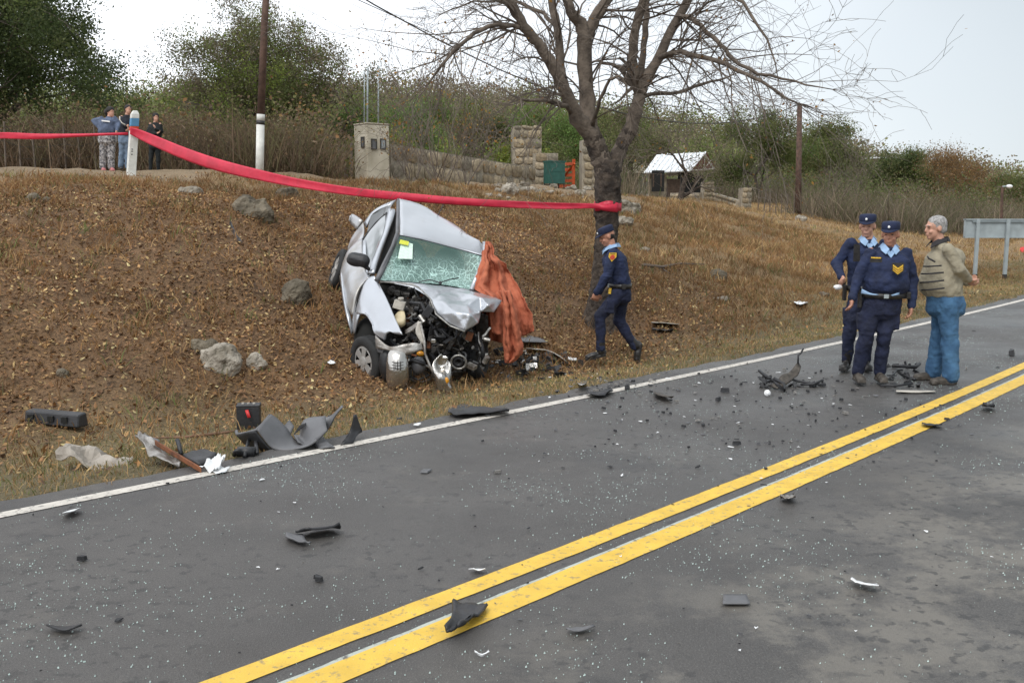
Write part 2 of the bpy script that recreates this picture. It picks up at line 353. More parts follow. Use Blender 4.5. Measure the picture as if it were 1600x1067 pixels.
# painted windscreen crack material (cracks are wear on the pane)
def windscreen_mat():
    m = bpy.data.materials.new('crazed windscreen glass'); m.use_nodes = True; t = m.node_tree; b = t.nodes['Principled BSDF']
    tcn = N(t, 'ShaderNodeTexCoord'); v = N(t, 'ShaderNodeTexVoronoi', feature='DISTANCE_TO_EDGE'); v.inputs['Scale'].default_value = 17
    v2 = N(t, 'ShaderNodeTexVoronoi', feature='DISTANCE_TO_EDGE'); v2.inputs['Scale'].default_value = 48
    nn = N(t, 'ShaderNodeTexNoise'); nn.inputs['Scale'].default_value = 5; nn.inputs['Detail'].default_value = 3
    mp = N(t, 'ShaderNodeMapping'); mp.inputs['Scale'].default_value = (1, 1, .5); mp.inputs['Rotation'].default_value = (0, .6, 0)
    t.links.new(tcn.outputs['Object'], nn.inputs['Vector']); 
    ma = N(t, 'ShaderNodeMix', data_type='RGBA'); ma.inputs[0].default_value = .16
    t.links.new(tcn.outputs['Object'], ma.inputs[6]); t.links.new(nn.outputs['Color'], ma.inputs[7]); t.links.new(ma.outputs[2], mp.inputs[0])
    t.links.new(mp.outputs[0], v.inputs['Vector']); t.links.new(mp.outputs[0], v2.inputs['Vector'])
    def thr(o, w_):
        r = N(t, 'ShaderNodeMapRange'); r.inputs[1].default_value = 0; r.inputs[2].default_value = w_; r.inputs[3].default_value = 1; r.inputs[4].default_value = 0
        t.links.new(o, r.inputs[0]); return r.outputs[0]
    c1 = thr(v.outputs[0], .075); c2 = thr(v2.outputs[0], .16)
    dm = N(t, 'ShaderNodeAttribute', attribute_name='damage')
    m1 = N(t, 'ShaderNodeMath', operation='MULTIPLY'); t.links.new(c2, m1.inputs[0]); t.links.new(dm.outputs['Fac'], m1.inputs[1])
    dm2 = N(t, 'ShaderNodeMapRange'); dm2.inputs[1].default_value = .12; dm2.inputs[2].default_value = .5; t.links.new(dm.outputs['Fac'], dm2.inputs[0])
    m2 = N(t, 'ShaderNodeMath', operation='MULTIPLY'); t.links.new(c1, m2.inputs[0]); t.links.new(dm2.outputs[0], m2.inputs[1])
    mxx = N(t, 'ShaderNodeMath', operation='MAXIMUM'); t.links.new(m1.outputs[0], mxx.inputs[0]); t.links.new(m2.outputs[0], mxx.inputs[1])
    hz = N(t, 'ShaderNodeMath', operation='MULTIPLY_ADD'); hz.inputs[1].default_value = .34; hz.inputs[2].default_value = .02; t.links.new(dm.outputs['Fac'], hz.inputs[0])
    mm = N(t, 'ShaderNodeMath', operation='MAXIMUM'); t.links.new(mxx.outputs[0], mm.inputs[0]); t.links.new(hz.outputs[0], mm.inputs[1])
    cl = N(t, 'ShaderNodeMath', operation='MINIMUM'); cl.inputs[1].default_value = 1; t.links.new(mm.outputs[0], cl.inputs[0])
    col = N(t, 'ShaderNodeMix', data_type='RGBA'); col.inputs[6].default_value = (.045, .105, .085, 1); col.inputs[7].default_value = (.50, .72, .66, 1)
    t.links.new(cl.outputs[0], col.inputs[0]); t.links.new(col.outputs[2], b.inputs['Base Color'])
    b.inputs['Roughness'].default_value = .16; b.inputs['Specular IOR Level'].default_value = .7
    al = N(t, 'ShaderNodeMath', operation='MULTIPLY_ADD'); al.inputs[1].default_value = .3; al.inputs[2].default_value = .72; t.links.new(cl.outputs[0], al.inputs[0])
    t.links.new(al.outputs[0], b.inputs['Alpha'])
    bp = N(t, 'ShaderNodeBump'); bp.inputs['Distance'].default_value = .01; bp.inputs['Strength'].default_value = .6
    t.links.new(nn.outputs[0], bp.inputs['Height']); t.links.new(bp.outputs[0], b.inputs['Normal'])
    return m
M['screen'] = windscreen_mat()

def asphalt_mat():
    m = bpy.data.materials.new('worn asphalt'); m.use_nodes = True; t = m.node_tree; b = t.nodes['Principled BSDF']
    tcn = N(t, 'ShaderNodeTexCoord'); P = tcn.outputs['Object']
    def noise(sc, det=4, rough=.5, warp=0):
        n = N(t, 'ShaderNodeTexNoise'); n.inputs['Scale'].default_value = sc; n.inputs['Detail'].default_value = det; n.inputs['Roughness'].default_value = rough
        t.links.new(P, n.inputs['Vector']); return n.outputs[0]
    def rng_(o, a, b_, c=0, d=1):
        r = N(t, 'ShaderNodeMapRange'); 
        for i, v in enumerate((a, b_, c, d)): r.inputs[i+1].default_value = v
        t.links.new(o, r.inputs[0]); return r.outputs[0]
    def mul(a, b_):
        r = N(t, 'ShaderNodeMath', operation='MULTIPLY'); t.links.new(a, r.inputs[0])
        if isinstance(b_, float): r.inputs[1].default_value = b_
        else: t.links.new(b_, r.inputs[1])
        return r.outputs[0]
    def mix(f, A, B):
        r = N(t, 'ShaderNodeMix', data_type='RGBA')
        t.links.new(f, r.inputs[0]) if not isinstance(f, float) else setattr(r.inputs[0], 'default_value', f)
        for k, v in ((6, A), (7, B)):
            if isinstance(v, tuple): r.inputs[k].default_value = (*v, 1)
            else: t.links.new(v, r.inputs[k])
        return r.outputs[2]
    lane = N(t, 'ShaderNodeAttribute', attribute_name='lane').outputs['Fac']
    base = mix(rng_(noise(.8, 5, .6), .35, .65), (.066, .061, .057), (.102, .095, .088))
    base = mix(mul(rng_(noise(110, 2), .50, .72), .6), base, (.19, .18, .165))
    base = mix(mul(rng_(noise(190, 2), .30, .5, 1, 0), .7), base, (.024, .023, .023))
    base = mix(mul(rng_(noise(.42, 7, .7), .54, .62), .45), base, (.034, .034, .035))
    # pale scuffed patches, mostly in the far-side lane (a stain with its own shape)
    pat = mul(rng_(noise(1.0, 9, .74), .475, .56), rng_(lane, -3.0, -3.9))
    base = mix(mul(pat, .60), base, (.22, .20, .168))
    pat2 = mul(rng_(noise(2.1, 9, .75), .56, .66), .38)
    base = mix(pat2, base, (.16, .145, .125))
    spots = mul(rng_(noise(13, 3, .6), .57, .62), rng_(noise(.8, 3), .44, .54))
    base = mix(mul(spots, .7), base, (.04, .038, .037))
    t.links.new(base, b.inputs['Base Color'])
    rg = rng_(noise(.55, 4, .6), .38, .62, .30, .60); t.links.new(rg, b.inputs['Roughness'])
    b.inputs['Specular IOR Level'].default_value = .5
    bp = N(t, 'ShaderNodeBump'); bp.inputs['Distance'].default_value = .006; t.links.new(noise(190, 3, .7), bp.inputs['Height']); t.links.new(bp.outputs[0], b.inputs['Normal'])
    return m
M['asphalt'] = asphalt_mat()
def paint_mat(name, col, worn, thr):
    m = mat(name, col, .6, .1, 6, .003, 120); t = m.node_tree; b = t.nodes['Principled BSDF']
    src = b.inputs['Base Color'].links[0].from_socket
    n = N(t, 'ShaderNodeTexNoise'); n.inputs['Scale'].default_value = 22; n.inputs['Detail'].default_value = 8; n.inputs['Roughness'].default_value = .7
    tcn = [k for k in t.nodes if k.type == 'TEX_COORD'][0]; t.links.new(tcn.outputs['Object'], n.inputs['Vector'])
    r = N(t, 'ShaderNodeMapRange'); r.inputs[1].default_value = thr; r.inputs[2].default_value = thr+.08; t.links.new(n.outputs[0], r.inputs[0])
    x = N(t, 'ShaderNodeMix', data_type='RGBA'); x.inputs[7].default_value = (*worn, 1); t.links.new(r.outputs[0], x.inputs[0]); t.links.new(src, x.inputs[6]); t.links.new(x.outputs[2], b.inputs['Base Color'])
    return m
M['yellowline'] = paint_mat('yellow road paint', (.70, .45, .06), (.36, .26, .10), .55)
M['whiteline'] = paint_mat('off white road paint', (.56, .52, .46), (.22, .20, .18), .53)
M['whitestrip'] = paint_mat('old white paint edge', (.40, .43, .38), (.12, .12, .11), .54)

# ------------------------------------------------------------------ ground, road, markings
def grow(a, b, st, g=1.12, mx_=12):
    o = [a]
    while o[-1] < b: o.append(o[-1]+st); st = min(st*g, mx_)
    return np.array(o)
def zone(s, q):
    """blend weights: verge green, leaf litter, tan grass, path"""
    j = (fbm(s*.35, q*.35, 3, 31)-.5)
    verge = 1-sstep(1.5, 3.4, q+j*3)
    verge = np.maximum(verge, sstep(16, 21, s+j*4)*(1-sstep(3.0, 5.0, q+j*2)))
    path = sstep(12.0+j*3, 13.2+j*3, q)*(1-sstep(19, 21, q+j*3))*(1-sstep(24, 32, s))
    tan_ = np.maximum(sstep(11, 16, s+j*5-.5*(q-4)), sstep(9.0, 12, q+j*3))*(1-path)*(1-verge)
    leaf = np.clip(1-verge-path-tan_, 0, 1)
    return verge, leaf, tan_, path
def zcol(s, q, X, Y):
    v, l, t_, p = zone(s, q); n1 = fbm(X*.9, Y*.9, 4, 41)[:, None]; n2 = fbm(X*4, Y*4, 3, 43)[:, None]
    cv = np.array([.17, .135, .065])*(.7+.6*n1)
    cl = np.array([.21, .12, .056])*(.35+.7*n2+.6*n1)
    ctn = np.array([.31, .205, .10])*(.65+.7*n1)
    cp = np.array([.30, .215, .125])*(.85+.3*n2)
    c = cv*v[:, None]+cl*l[:, None]+ctn*t_[:, None]+cp*p[:, None]
    far = sstep(26, 45, q)[:, None]
    return c*(1-far)+np.array([.07, .062, .032])*(.7+.6*n1)*far
sv = np.concatenate([-grow(8, 260, .6, 1.25, 40)[::-1], np.arange(-7.7, 34, .3), grow(34, 420, .35, 1.08, 14)])
qv = np.concatenate([-grow(7.5, 300, .8, 1.3, 50)[::-1], [-7, -6.4, -5.9, -4, -2, -.3, 0, .1], np.arange(.18, 24, .24), grow(24.1, 420, .3, 1.09, 14)])
S, Q = np.meshgrid(sv, qv, indexing='ij'); Nn = Q+white(S); GX, GY = toXY(S, Nn)
GZ = tz(GX, GY); GZ[(Q > -6.1) & (Q < .05)] = -.05
a, b_ = S.shape; idx = np.arange(a*b_).reshape(a, b_)
F4 = np.stack([idx[:-1, :-1], idx[1:, :-1], idx[1:, 1:], idx[:-1, 1:]], -1).reshape(-1, 4)
gcol = zcol(S.ravel(), Q.ravel(), GX.ravel(), GY.ravel())
g = np_mesh('ground', np.stack([GX, GY, GZ], -1).reshape(-1, 3), F4, M['ground'], smooth=True, col=gcol); tag(g, kind='structure')
def strip(name, f0, f1, z, m, s0=-60, s1=300, ncol=1, st=.5):
    ss = np.concatenate([np.arange(s0, 40, st), grow(40, s1, 1, 1.1, 8)]); V = []; lane = []
    for k in range(ncol+1):
        u = k/ncol; n = f0(ss)*(1-u)+f1(ss)*u; X, Y = toXY(ss, n); V.append(np.stack([X, Y, np.full_like(X, z)], -1)); lane.append(n-white(ss))
    V = np.array(V); m_ = len(ss); ii = np.arange((ncol+1)*m_).reshape(ncol+1, m_)
    Fq = np.stack([ii[:-1, :-1], ii[1:, :-1], ii[1:, 1:], ii[:-1, 1:]], -1).reshape(-1, 4)[:, ::-1]
    return tag(np_mesh(name, V.reshape(-1, 3), Fq, m, attrs={'lane': np.array(lane).ravel()}), kind='structure')
edge = lambda s: white(s)+.30+(fbm(s*2.3, s*0, 3, 51)-.5)*.22
strip('road', lambda s: white(s)-6.3, edge, 0, M['asphalt'], ncol=10, st=.12)
strip('white_edge_line', lambda s: white(s)-.055, lambda s: white(s)+.055, .004, M['whiteline'])
strip('white_edge_line', lambda s: white(s)-5.75, lambda s: white(s)-5.64, .004, M['whiteline'])
jag = lambda s, k: (fbm(s*9, s*0, 3, k)-.5)*.012
strip('yellow_centre_line', lambda s: yellow(s)-.125+jag(s, 3), lambda s: yellow(s)+jag(s, 4), .004, M['yellowline'], st=.05)
strip('yellow_centre_line', lambda s: yellow(s)-.385+jag(s, 5), lambda s: yellow(s)-.232, .004, M['yellowline'], st=.05)
strip('white_underpaint_line', lambda s: yellow(s)-.232, lambda s: yellow(s)-.212+jag(s, 6)*1.2, .004, M['whitestrip'], st=.05)

# ------------------------------------------------------------------ leaf litter, grass, glass crumbs (stuff)
def scatter(n, s0, s1, q0, q1, dens=None):
    s = rng.uniform(s0, s1, n); q = rng.uniform(q0, q1, n)
    if dens is not None:
        k = rng.random(n) < dens(s, q); s = s[k]; q = q[k]
    X, Y = toXY(s, q+white(s)); return s, q, X, Y, tz(X, Y)
def leaves(name, n, s0, s1, q0, q1, dens, lo, hi):
    s, q, X, Y, Z = scatter(n, s0, s1, q0, q1, dens); n = len(X)
    th = rng.uniform(0, 6.28, n); L = rng.uniform(lo, hi, n); W = L*rng.uniform(.45, .8, n)
    t1 = rng.normal(0, .45, n); t2 = rng.normal(0, .45, n)
    A = np.stack([np.cos(th), np.sin(th), t1], -1); B = np.stack([-np.sin(th), np.cos(th), t2], -1)
    c = np.stack([X, Y, Z+.012+rng.uniform(0, .035, n)], -1); cu = (rng.uniform(-.25, .5, n)*L)[:, None]*np.array([0, 0, 1])
    V = np.stack([c-A*L[:, None]/2, c+B*W[:, None]/2-cu*.6, c+A*L[:, None]/2, c-B*W[:, None]/2-cu*.6], 1)
    pal = 1.08*np.array([[.26, .135, .058], [.165, .085, .038], [.36, .21, .085], [.46, .32, .14], [.11, .062, .034], [.34, .17, .06], [.55, .45, .22]])
    p = np.array([.25, .21, .18, .12, .14, .07, .035]); pi = rng.choice(7, n, p=p/p.sum()); col = np.repeat(pal[pi]*rng.uniform(.7, 1.2, (n, 1))*(.5+1.05*fbm(X*.6, Y*.6, 4, 97))[:, None], 4, 0)
    ix = np.arange(n)[:, None]*4; Ft = np.concatenate([ix+[0, 1, 2], ix+[0, 2, 3]], 0)
    return tag(np_mesh(name, V.reshape(-1, 3), Ft, M['leaf'], col=col), kind='stuff')
o = leaves('leaf_litter', 270000, -6, 26, .5, 14, lambda s, q: np.clip(zone(s, q)[1]*.95*(.4+fbm(s*.8, q*.8, 3, 61))+.05, 0, 1)*np.where(s > 14, .6, 1), .024, .062)
tag(o, 'dry brown leaves covering the roadside bank', 'leaves')
def grass(name, n, s0, s1, q0, q1, dens, h0, h1, pal, probs, wd=.006, per=5, spread=.06, lean=.5):
    s, q, X, Y, Z = scatter(n, s0, s1, q0, q1, dens); n = len(X)
    X = np.repeat(X, per); Y = np.repeat(Y, per); Z = np.repeat(Z, per); n2 = n*per
    ox = rng.normal(0, spread, n2); oy = rng.normal(0, spread, n2)
    h = rng.uniform(h0, h1, n2)*np.repeat(rng.uniform(.6, 1.3, n), per); th = rng.uniform(0, 6.28, n2); dx = rng.normal(0, lean, n2)*h; dy = rng.normal(0, lean, n2)*h
    b0 = np.stack([X+ox, Y+oy, Z-.01], -1); wv = np.stack([np.cos(th), np.sin(th), th*0], -1)*(wd*rng.uniform(.6, 1.4, n2))[:, None]
    md = b0+np.stack([dx*.4, dy*.4, h*.6], -1); tp = b0+np.stack([dx, dy, h], -1)
    V = np.stack([b0-wv, b0+wv, md+wv*.7, md-wv*.7, tp], 1)
    pi = rng.choice(len(pal), n, p=probs); pn = (.5+1.0*fbm(X[::per]*.5, Y[::per]*.5, 4, 95))[:, None]; col = np.repeat(np.repeat(np.array(pal)[pi]*rng.uniform(.7, 1.25, (n, 1))*pn, per, 0), 5, 0)
    ix = np.arange(n2)[:, None]*5; Ft = np.concatenate([ix+[0, 1, 2], ix+[0, 2, 3], ix+[3, 2, 4]], 0)
    return tag(np_mesh(name, V.reshape(-1, 3), Ft, M['blade'], col=col), kind='stuff')
TAN = [(.50, .35, .17), (.39, .25, .115), (.28, .17, .08), (.22, .20, .08), (.14, .17, .05)]
o = grass('verge_grass', 42000, -6, 34, .22, 4.5, lambda s, q: zone(s, q)[0]*(.3+fbm(s*1.5, q*1.5, 3, 71)), .02, .065, TAN, [.26, .26, .12, .22, .14], .004, 5, .05)
tag(o, 'short tan and green grass on the road verge', 'grass')
o = grass('bank_grass', 48000, -6, 30, 1.8, 16, lambda s, q: (.20+.6*zone(s, q)[1]*(fbm(s*.9, q*.9, 3, 73) > .52)+.9*zone(s, q)[2])*(1-zone(s, q)[3]), .05, .17, [(.38, .24, .11), (.30, .165, .065), (.22, .115, .05), (.20, .18, .07), (.13, .15, .045)], [.2, .32, .34, .1, .04], .006, 5, .07, .6)
tag(o, 'dry tufted grass on the bank', 'grass')
o = grass('slope_grass', 34000, 12, 75, 2, 34, lambda s, q: zone(s, q)[2]*(.35+.8*fbm(s*.5, q*.5, 3, 77)), .07, .2, TAN, [.33, .36, .24, .05, .02], .012, 5, .14, .6)
tag(o, 'orange tan dry grass on the slope right of the tree', 'grass')
s, q, X, Y, Z = scatter(60000, -3, 16, -6, .1, lambda s, q: np.clip((fbm(s*1.1, q*1.1, 4, 81)-.42)*4, .06, 1)*(1-sstep(6, 15, s)*.7))
n = len(X); r = .0014+.0032*rng.random(n)**2.5; th = rng.uniform(0, 6.28, n); V = []
for k in range(4): V.append(np.stack([X+r*np.cos(th+k*1.571), Y+r*np.sin(th+k*1.571), np.full(n, .001)], -1))
tp = np.stack([X+r*.2, Y, .004+r*1.1], -1); V = np.stack(V+[tp], 1); ix = np.arange(n)[:, None]*5
Ft = np.concatenate([ix+[k, (k+1) % 4, 4] for k in range(4)], 0)
tag(np_mesh('glass_crumbs', V.reshape(-1, 3), Ft, M['shard']), 'green tinted crumbs of safety glass strewn on the asphalt', 'broken glass', kind='stuff')

# ------------------------------------------------------------------ vegetation builders
def rot_between(d, a, az):
    d = unit(d); x = unit(np.cross(d, (0, 0, 1) if abs(d[2]) < .9 else (1, 0, 0))); y = np.cross(d, x)
    return unit(d*math.cos(a)+math.sin(a)*(x*math.cos(az)+y*math.sin(az)))
def branch(rs, out, p, d, L, r, depth, lim, par):
    """append (points, radii, level) polylines; returns tips"""
    n = 4 if depth < 2 else 3; pts = [p]; rr = [r]; c = p
    for i in range(n):
        d = unit(d+np.array([rs.gauss(0, par['wig']), rs.gauss(0, par['wig']), rs.gauss(0, par['wig'])+par['up']*(1 if depth < 2 else .4)]))
        c = c+d*L/n; pts.append(c); rr.append(max(r*(1-(i+1)/n*.45), .004))
    out.append((pts, rr, depth))
    if depth >= lim: par['tips'].append((c, d)); return
    k = par['kids'][min(depth, len(par['kids'])-1)]
    for i in range(k):
        t = 1. if i < 2 else rs.uniform(.35, 1); j = min(n, max(1, int(round(t*n))))
        nd = rot_between(d, rs.uniform(*par['ang']), rs.uniform(0, 6.28))
        branch(rs, out, pts[j], nd, L*rs.uniform(.6, .85), rr[j]*.68, depth+1, lim, par)
def tubes_np(lst, sides=None):
    mb = MB()
    for pts, rr, dp in lst: mb.tube(pts, rr, sides or (7 if dp == 0 else 5 if dp < 2 else 3), cap=False)
    return mb
def leafcloud(cent, size, per, spread, pal, seed, flat=1.):
    r = np.random.default_rng(seed); cent = np.array(cent); n = len(cent)*per
    c = np.repeat(cent, per, 0)+r.normal(0, 1, (n, 3))*spread*np.array([1, 1, flat])
    A = r.normal(0, 1, (n, 3)); A /= np.linalg.norm(A, axis=1)[:, None]; B = np.cross(A, r.normal(0, 1, (n, 3))); B /= np.linalg.norm(B, axis=1)[:, None]
    L = (r.uniform(.5, 1.3, n)*size)[:, None]
    V = np.stack([c-A*L/2, c+B*L*.3, c+A*L/2, c-B*L*.3], 1)
    pi = r.integers(0, len(pal), len(cent)); col = np.array(pal)[pi]; col = np.repeat(col, per, 0)*r.uniform(.65, 1.35, (n, 1))
    ix = np.arange(n)[:, None]*4
    return V.reshape(-1, 3), ix+[0, 1, 2, 3], np.repeat(col, 4, 0)
OL = [(0.147, 0.187, 0.052), (0.186, 0.204, 0.067), (0.124, 0.152, 0.047), (0.217, 0.216, 0.081)]
YG = [(0.253, 0.324, 0.061), (0.178, 0.244, 0.047), (0.297, 0.341, 0.074)]
BR = [(0.207, 0.172, 0.111), (0.158, 0.129, 0.085), (0.248, 0.201, 0.131)]
DG = [(0.085, 0.121, 0.04), (0.109, 0.145, 0.049), (0.07, 0.101, 0.036), (0.139, 0.162, 0.06)]
RU = [(0.3, 0.163, 0.069), (0.237, 0.138, 0.062), (0.2, 0.144, 0.075), (0.338, 0.213, 0.088)]
FG = [(0.162, 0.27, 0.067), (0.211, 0.304, 0.081), (0.145, 0.22, 0.059)]
def tree(name, label, base, H, trunk_r, seed, pal, leaf=.14, per=40, spread=.4, lim=4, kids=(4, 3, 3, 2), ang=(.35, .85), lean=(0, 0), group=None, trunkL=.3, wig=.12, up=.05, pal2=None, mix=.0, squash=1., bark='bark', cat='tree'):
    rs = random.Random(seed); par = dict(wig=wig, up=up, kids=kids, ang=ang, tips=[]); out = []
    t = thing(name, label, cat, base, group); base = np.array(base, float)
    branch(rs, out, base-np.array([0, 0, .15]), unit(np.array([lean[0], lean[1], 1.])), H*trunkL, trunk_r, 0, lim, par)
    top = max(c[2] for c, d in par['tips'])-base[2]; k = H*.93/top
    sc = np.array([k*squash, k*squash, k]); out = [([base+(p-base)*sc for p in pts], rr, dp) for pts, rr, dp in out]
    tubes_np([x for x in out if x[2] < 2]).build('trunk', M[bark], t, True)
    tubes_np([x for x in out if x[2] >= 2]).build('branches', M['twig'], t)
    tips = [base+(c-base)*sc for c, d in par['tips']]
    if per:
        ext = [p for pts, rr, dp in out if dp >= lim-1 for p in pts[1:]]; r = random.Random(seed+1); r.shuffle(ext)
        cc = tips+ext[:len(tips)]; V, Fq, col = leafcloud(cc, leaf, per, spread, pal, seed)
        if pal2:
            rr_ = np.random.default_rng(seed+5); z = (V[:, 2]-base[2])/H; sel = np.repeat(rr_.random(len(cc)) < mix, per*4); sel &= z > .35
            pc = np.array(pal2)[rr_.integers(0, len(pal2), len(cc))]; col[sel] = np.repeat(pc, per*4, 0)[sel]*rr_.uniform(.7, 1.3, (sel.sum(), 1))
        np_mesh('crown', V, Fq, M['foliage'], t, col=col)
    return t
def gpos(px, py, Y):
    P = at(px, py, Y); P[2] = tz1(P[0], P[1]); return P
def clump_mass(name, label, cat, pts, sizes, pal, per, leafk, seed, hk=.8):
    """many shrub crowns joined: far-off growth nobody could count"""
    r = np.random.default_rng(seed); Vs = []; Fs = []; Cs = []; b = 0
    for (p, s_, pl) in zip(pts, sizes, pal):
        u = r.normal(0, 1, (per, 3)); u /= np.linalg.norm(u, axis=1)[:, None]; rad = r.uniform(.35, 1.05, (per, 1))**.6
        lob = 1+.35*np.sin(u[:, :1]*5+r.uniform(0, 6))*np.cos(u[:, 1:2]*5+r.uniform(0, 6))
        c = p+u*rad*lob*np.array([s_, s_, s_*hk])+np.array([0, 0, s_*hk*.75])
        A = r.normal(0, 1, (per, 3)); A /= np.linalg.norm(A, axis=1)[:, None]; B = np.cross(A, r.normal(0, 1, (per, 3))); B /= np.linalg.norm(B, axis=1)[:, None]
        L = r.uniform(.5, 1.2, (per, 1))*s_*leafk
        V = np.stack([c-A*L/2, c+B*L*.32, c+A*L/2, c-B*L*.32], 1).reshape(-1, 3)
        col = np.array(pl)[r.integers(0, len(pl), per)]*r.uniform(.6, 1.4, (per, 1))
        Vs.append(V); Fs.append(np.arange(per*4).reshape(-1, 4)+b); Cs.append(np.repeat(col, 4, 0)); b += per*4
    return tag(np_mesh(name, np.concatenate(Vs), np.concatenate(Fs), M['foliage'], col=np.concatenate(Cs)), label, cat, kind='stuff')
def brush(name, label, pts, hs, seed, pal, per=46, cat='brush', wd=.018, spread=.5, lean=.28):
    r = np.random.default_rng(seed); pts = np.array(pts); n = len(pts)*per; P = np.repeat(pts, per, 0)+np.concatenate([r.normal(0, spread, (n, 2)), np.zeros((n, 1))], 1)
    h = (np.repeat(np.array(hs), per)*r.uniform(.35, 1.1, n)); dx = r.normal(0, lean, n)*h; dy = r.normal(0, lean, n)*h; th = r.uniform(0, 6.28, n)
    wv = np.stack([np.cos(th), np.sin(th), th*0], -1)*(wd*r.uniform(.5, 1.5, n))[:, None]; st = r.uniform(.0, .45, n)
    b0 = P+np.stack([dx*st, dy*st, h*st-.05], -1); md = P+np.stack([dx*.5, dy*.5, h*.6], -1); tp = P+np.stack([dx, dy, h], -1)
    V = np.stack([b0-wv, b0+wv, md+wv, md-wv, tp], 1).reshape(-1, 3)
    pl = np.array(pal); ci = r.integers(0, len(pl), len(pts)); ci = np.where(r.random(n) < .5, np.repeat(ci, per), r.integers(0, len(pl), n)); col = np.repeat(pl[ci]*r.uniform(.6, 1.35, (n, 1)), 5, 0)
    ix = np.arange(n)[:, None]*5; Ft = np.concatenate([ix+[0, 1, 2], ix+[0, 2, 3], ix+[3, 2, 4]], 0)
    return tag(np_mesh(name, V, Ft, M['foliage'], col=col), label, cat, kind='stuff')

# far wooded hillside
pts = []; sz = []; pl = []; r = random.Random(3)
while len(pts) < 1000:
    Y = 70+150*r.random()**.8; X = r.uniform(-.62, .62)*Y*1.05; s_, n_ = toSN(X, Y); qq = n_-float(white(s_))
    if qq < 34 or (Y < 95 and 4 < X < 30): continue
    pts.append(np.array([X, Y, tz1(X, Y)])); sz.append(r.uniform(1.6, 3.6)*(.8+Y/300)); f = float(fbm(np.array(X*.03), np.array(Y*.03), 3, 91))+r.uniform(-.15, .15)
    pl.append([tuple(c*1.3 for c in k_) for k_ in (OL if f > .56 else BR if f < .42 else [OL[0], BR[0], BR[2], OL[3], (.2, .18, .1)])])
clump_mass('hillside_wood', 'grey green scrub woodland covering the far hillside', 'woodland', pts, sz, pl, 400, .105, 5)
# thicket belts (left behind the onlookers, right behind the slope)
BRN = [(.24, .165, .105), (.18, .12, .075), (.30, .22, .14), (.14, .10, .066), (.19, .17, .085)]
GRB = [(.25, .20, .14), (.18, .145, .10), (.15, .15, .075), (.30, .24, .165)]
def belt(n, x0, x1, Y0, Y1, h0, h1, seed, ok=None):
    r = random.Random(seed); P = []; Hh = []
    while len(P) < n:
        Y = r.uniform(Y0, Y1); px = r.uniform(x0, x1); X = (px-800)/FPX*Y
        if ok and not ok(px, Y): continue
        P.append((X, Y, tz1(X, Y))); Hh.append(r.uniform(h0, h1)*r.choice((.6, 1, 1)))
    return P, Hh
P, Hh = belt(520, -60, 500, 27.8, 44, .6, 2.1, 11); brush('dry_thicket', 'brown dry thicket of stalks behind the three onlookers', P, Hh, 1, BRN, 105, spread=.6, wd=.009, lean=.6)
P, Hh = belt(340, -60, 500, 28.0, 33, .5, 1.9, 18)
clump_mass('thicket_foliage', 'dry russet foliage tangled through the left thicket', 'undergrowth', [np.array(p) for p in P], [h*.5 for h in Hh], [BRN+([RU[0], OL[3]] if i % 4 == 0 else [BRN[2]]) for i in range(len(P))], 260, .085, 24, 1.25)
P, Hh = belt(300, -60, 510, 29, 44, 1.2, 2.6, 12, lambda px, Y: True)
clump_mass('thicket_shrubs', 'olive and rust coloured undergrowth mixed into the left thicket', 'undergrowth', [np.array(p) for p in P], [h*.6 for h in Hh], [[OL[3], BRN[0], (.13, .13, .04)] if i % 3 else RU+BRN for i in range(len(P))], 190, .10, 14, 1.0)
P, Hh = belt(150, 1265, 1680, 56, 72, 1.2, 2.8, 19); clump_mass('scrub_front_shrubs', 'dry brown and olive shrubs along the foot of the grey scrub on the right', 'shrubs', [np.array(p) for p in P], [h*.55 for h in Hh], [[GRB[0], GRB[1], BR[2]] if i % 3 == 0 else [OL[0], OL[3], GRB[2]] if i % 3 == 1 else [RU[1], RU[2], GRB[3]] for i in range(len(P))], 300, .08, 26, 1.0)
P, Hh = belt(420, 1120, 1680, 52, 92, 1.0, 2.4, 13, lambda px, Y: not (px < 1262 and Y < 80)); brush('grey_scrub', 'grey brown leafless scrub behind the right slope', P, Hh, 2, GRB, 90, wd=.016, spread=.9, lean=.55)
P, Hh = belt(230, 1125, 1680, 62, 100, 2.2, 4.2, 15, lambda px, Y: not (px < 1262 and Y < 82))
clump_mass('scrub_shrubs', 'dull green shrubs rising out of the grey scrub on the right', 'shrubs', [np.array(p) for p in P], [h*.52 for h in Hh], [[OL[2], OL[0], BR[0]] if i % 4 else [RU[1], RU[2], BR[2]] for i in range(len(P))], 330, .085, 16, 1.0)
P, Hh = belt(170, 600, 1120, 50, 66, .8, 2.2, 17, lambda px, Y: not (830 < px < 930 and Y < 60) and px < 985); brush('garden_scrub', 'pale dry stalks behind the stone wall', P, Hh, 3, GRB+[(.10, .12, .04)], 90, wd=.014, spread=.7)

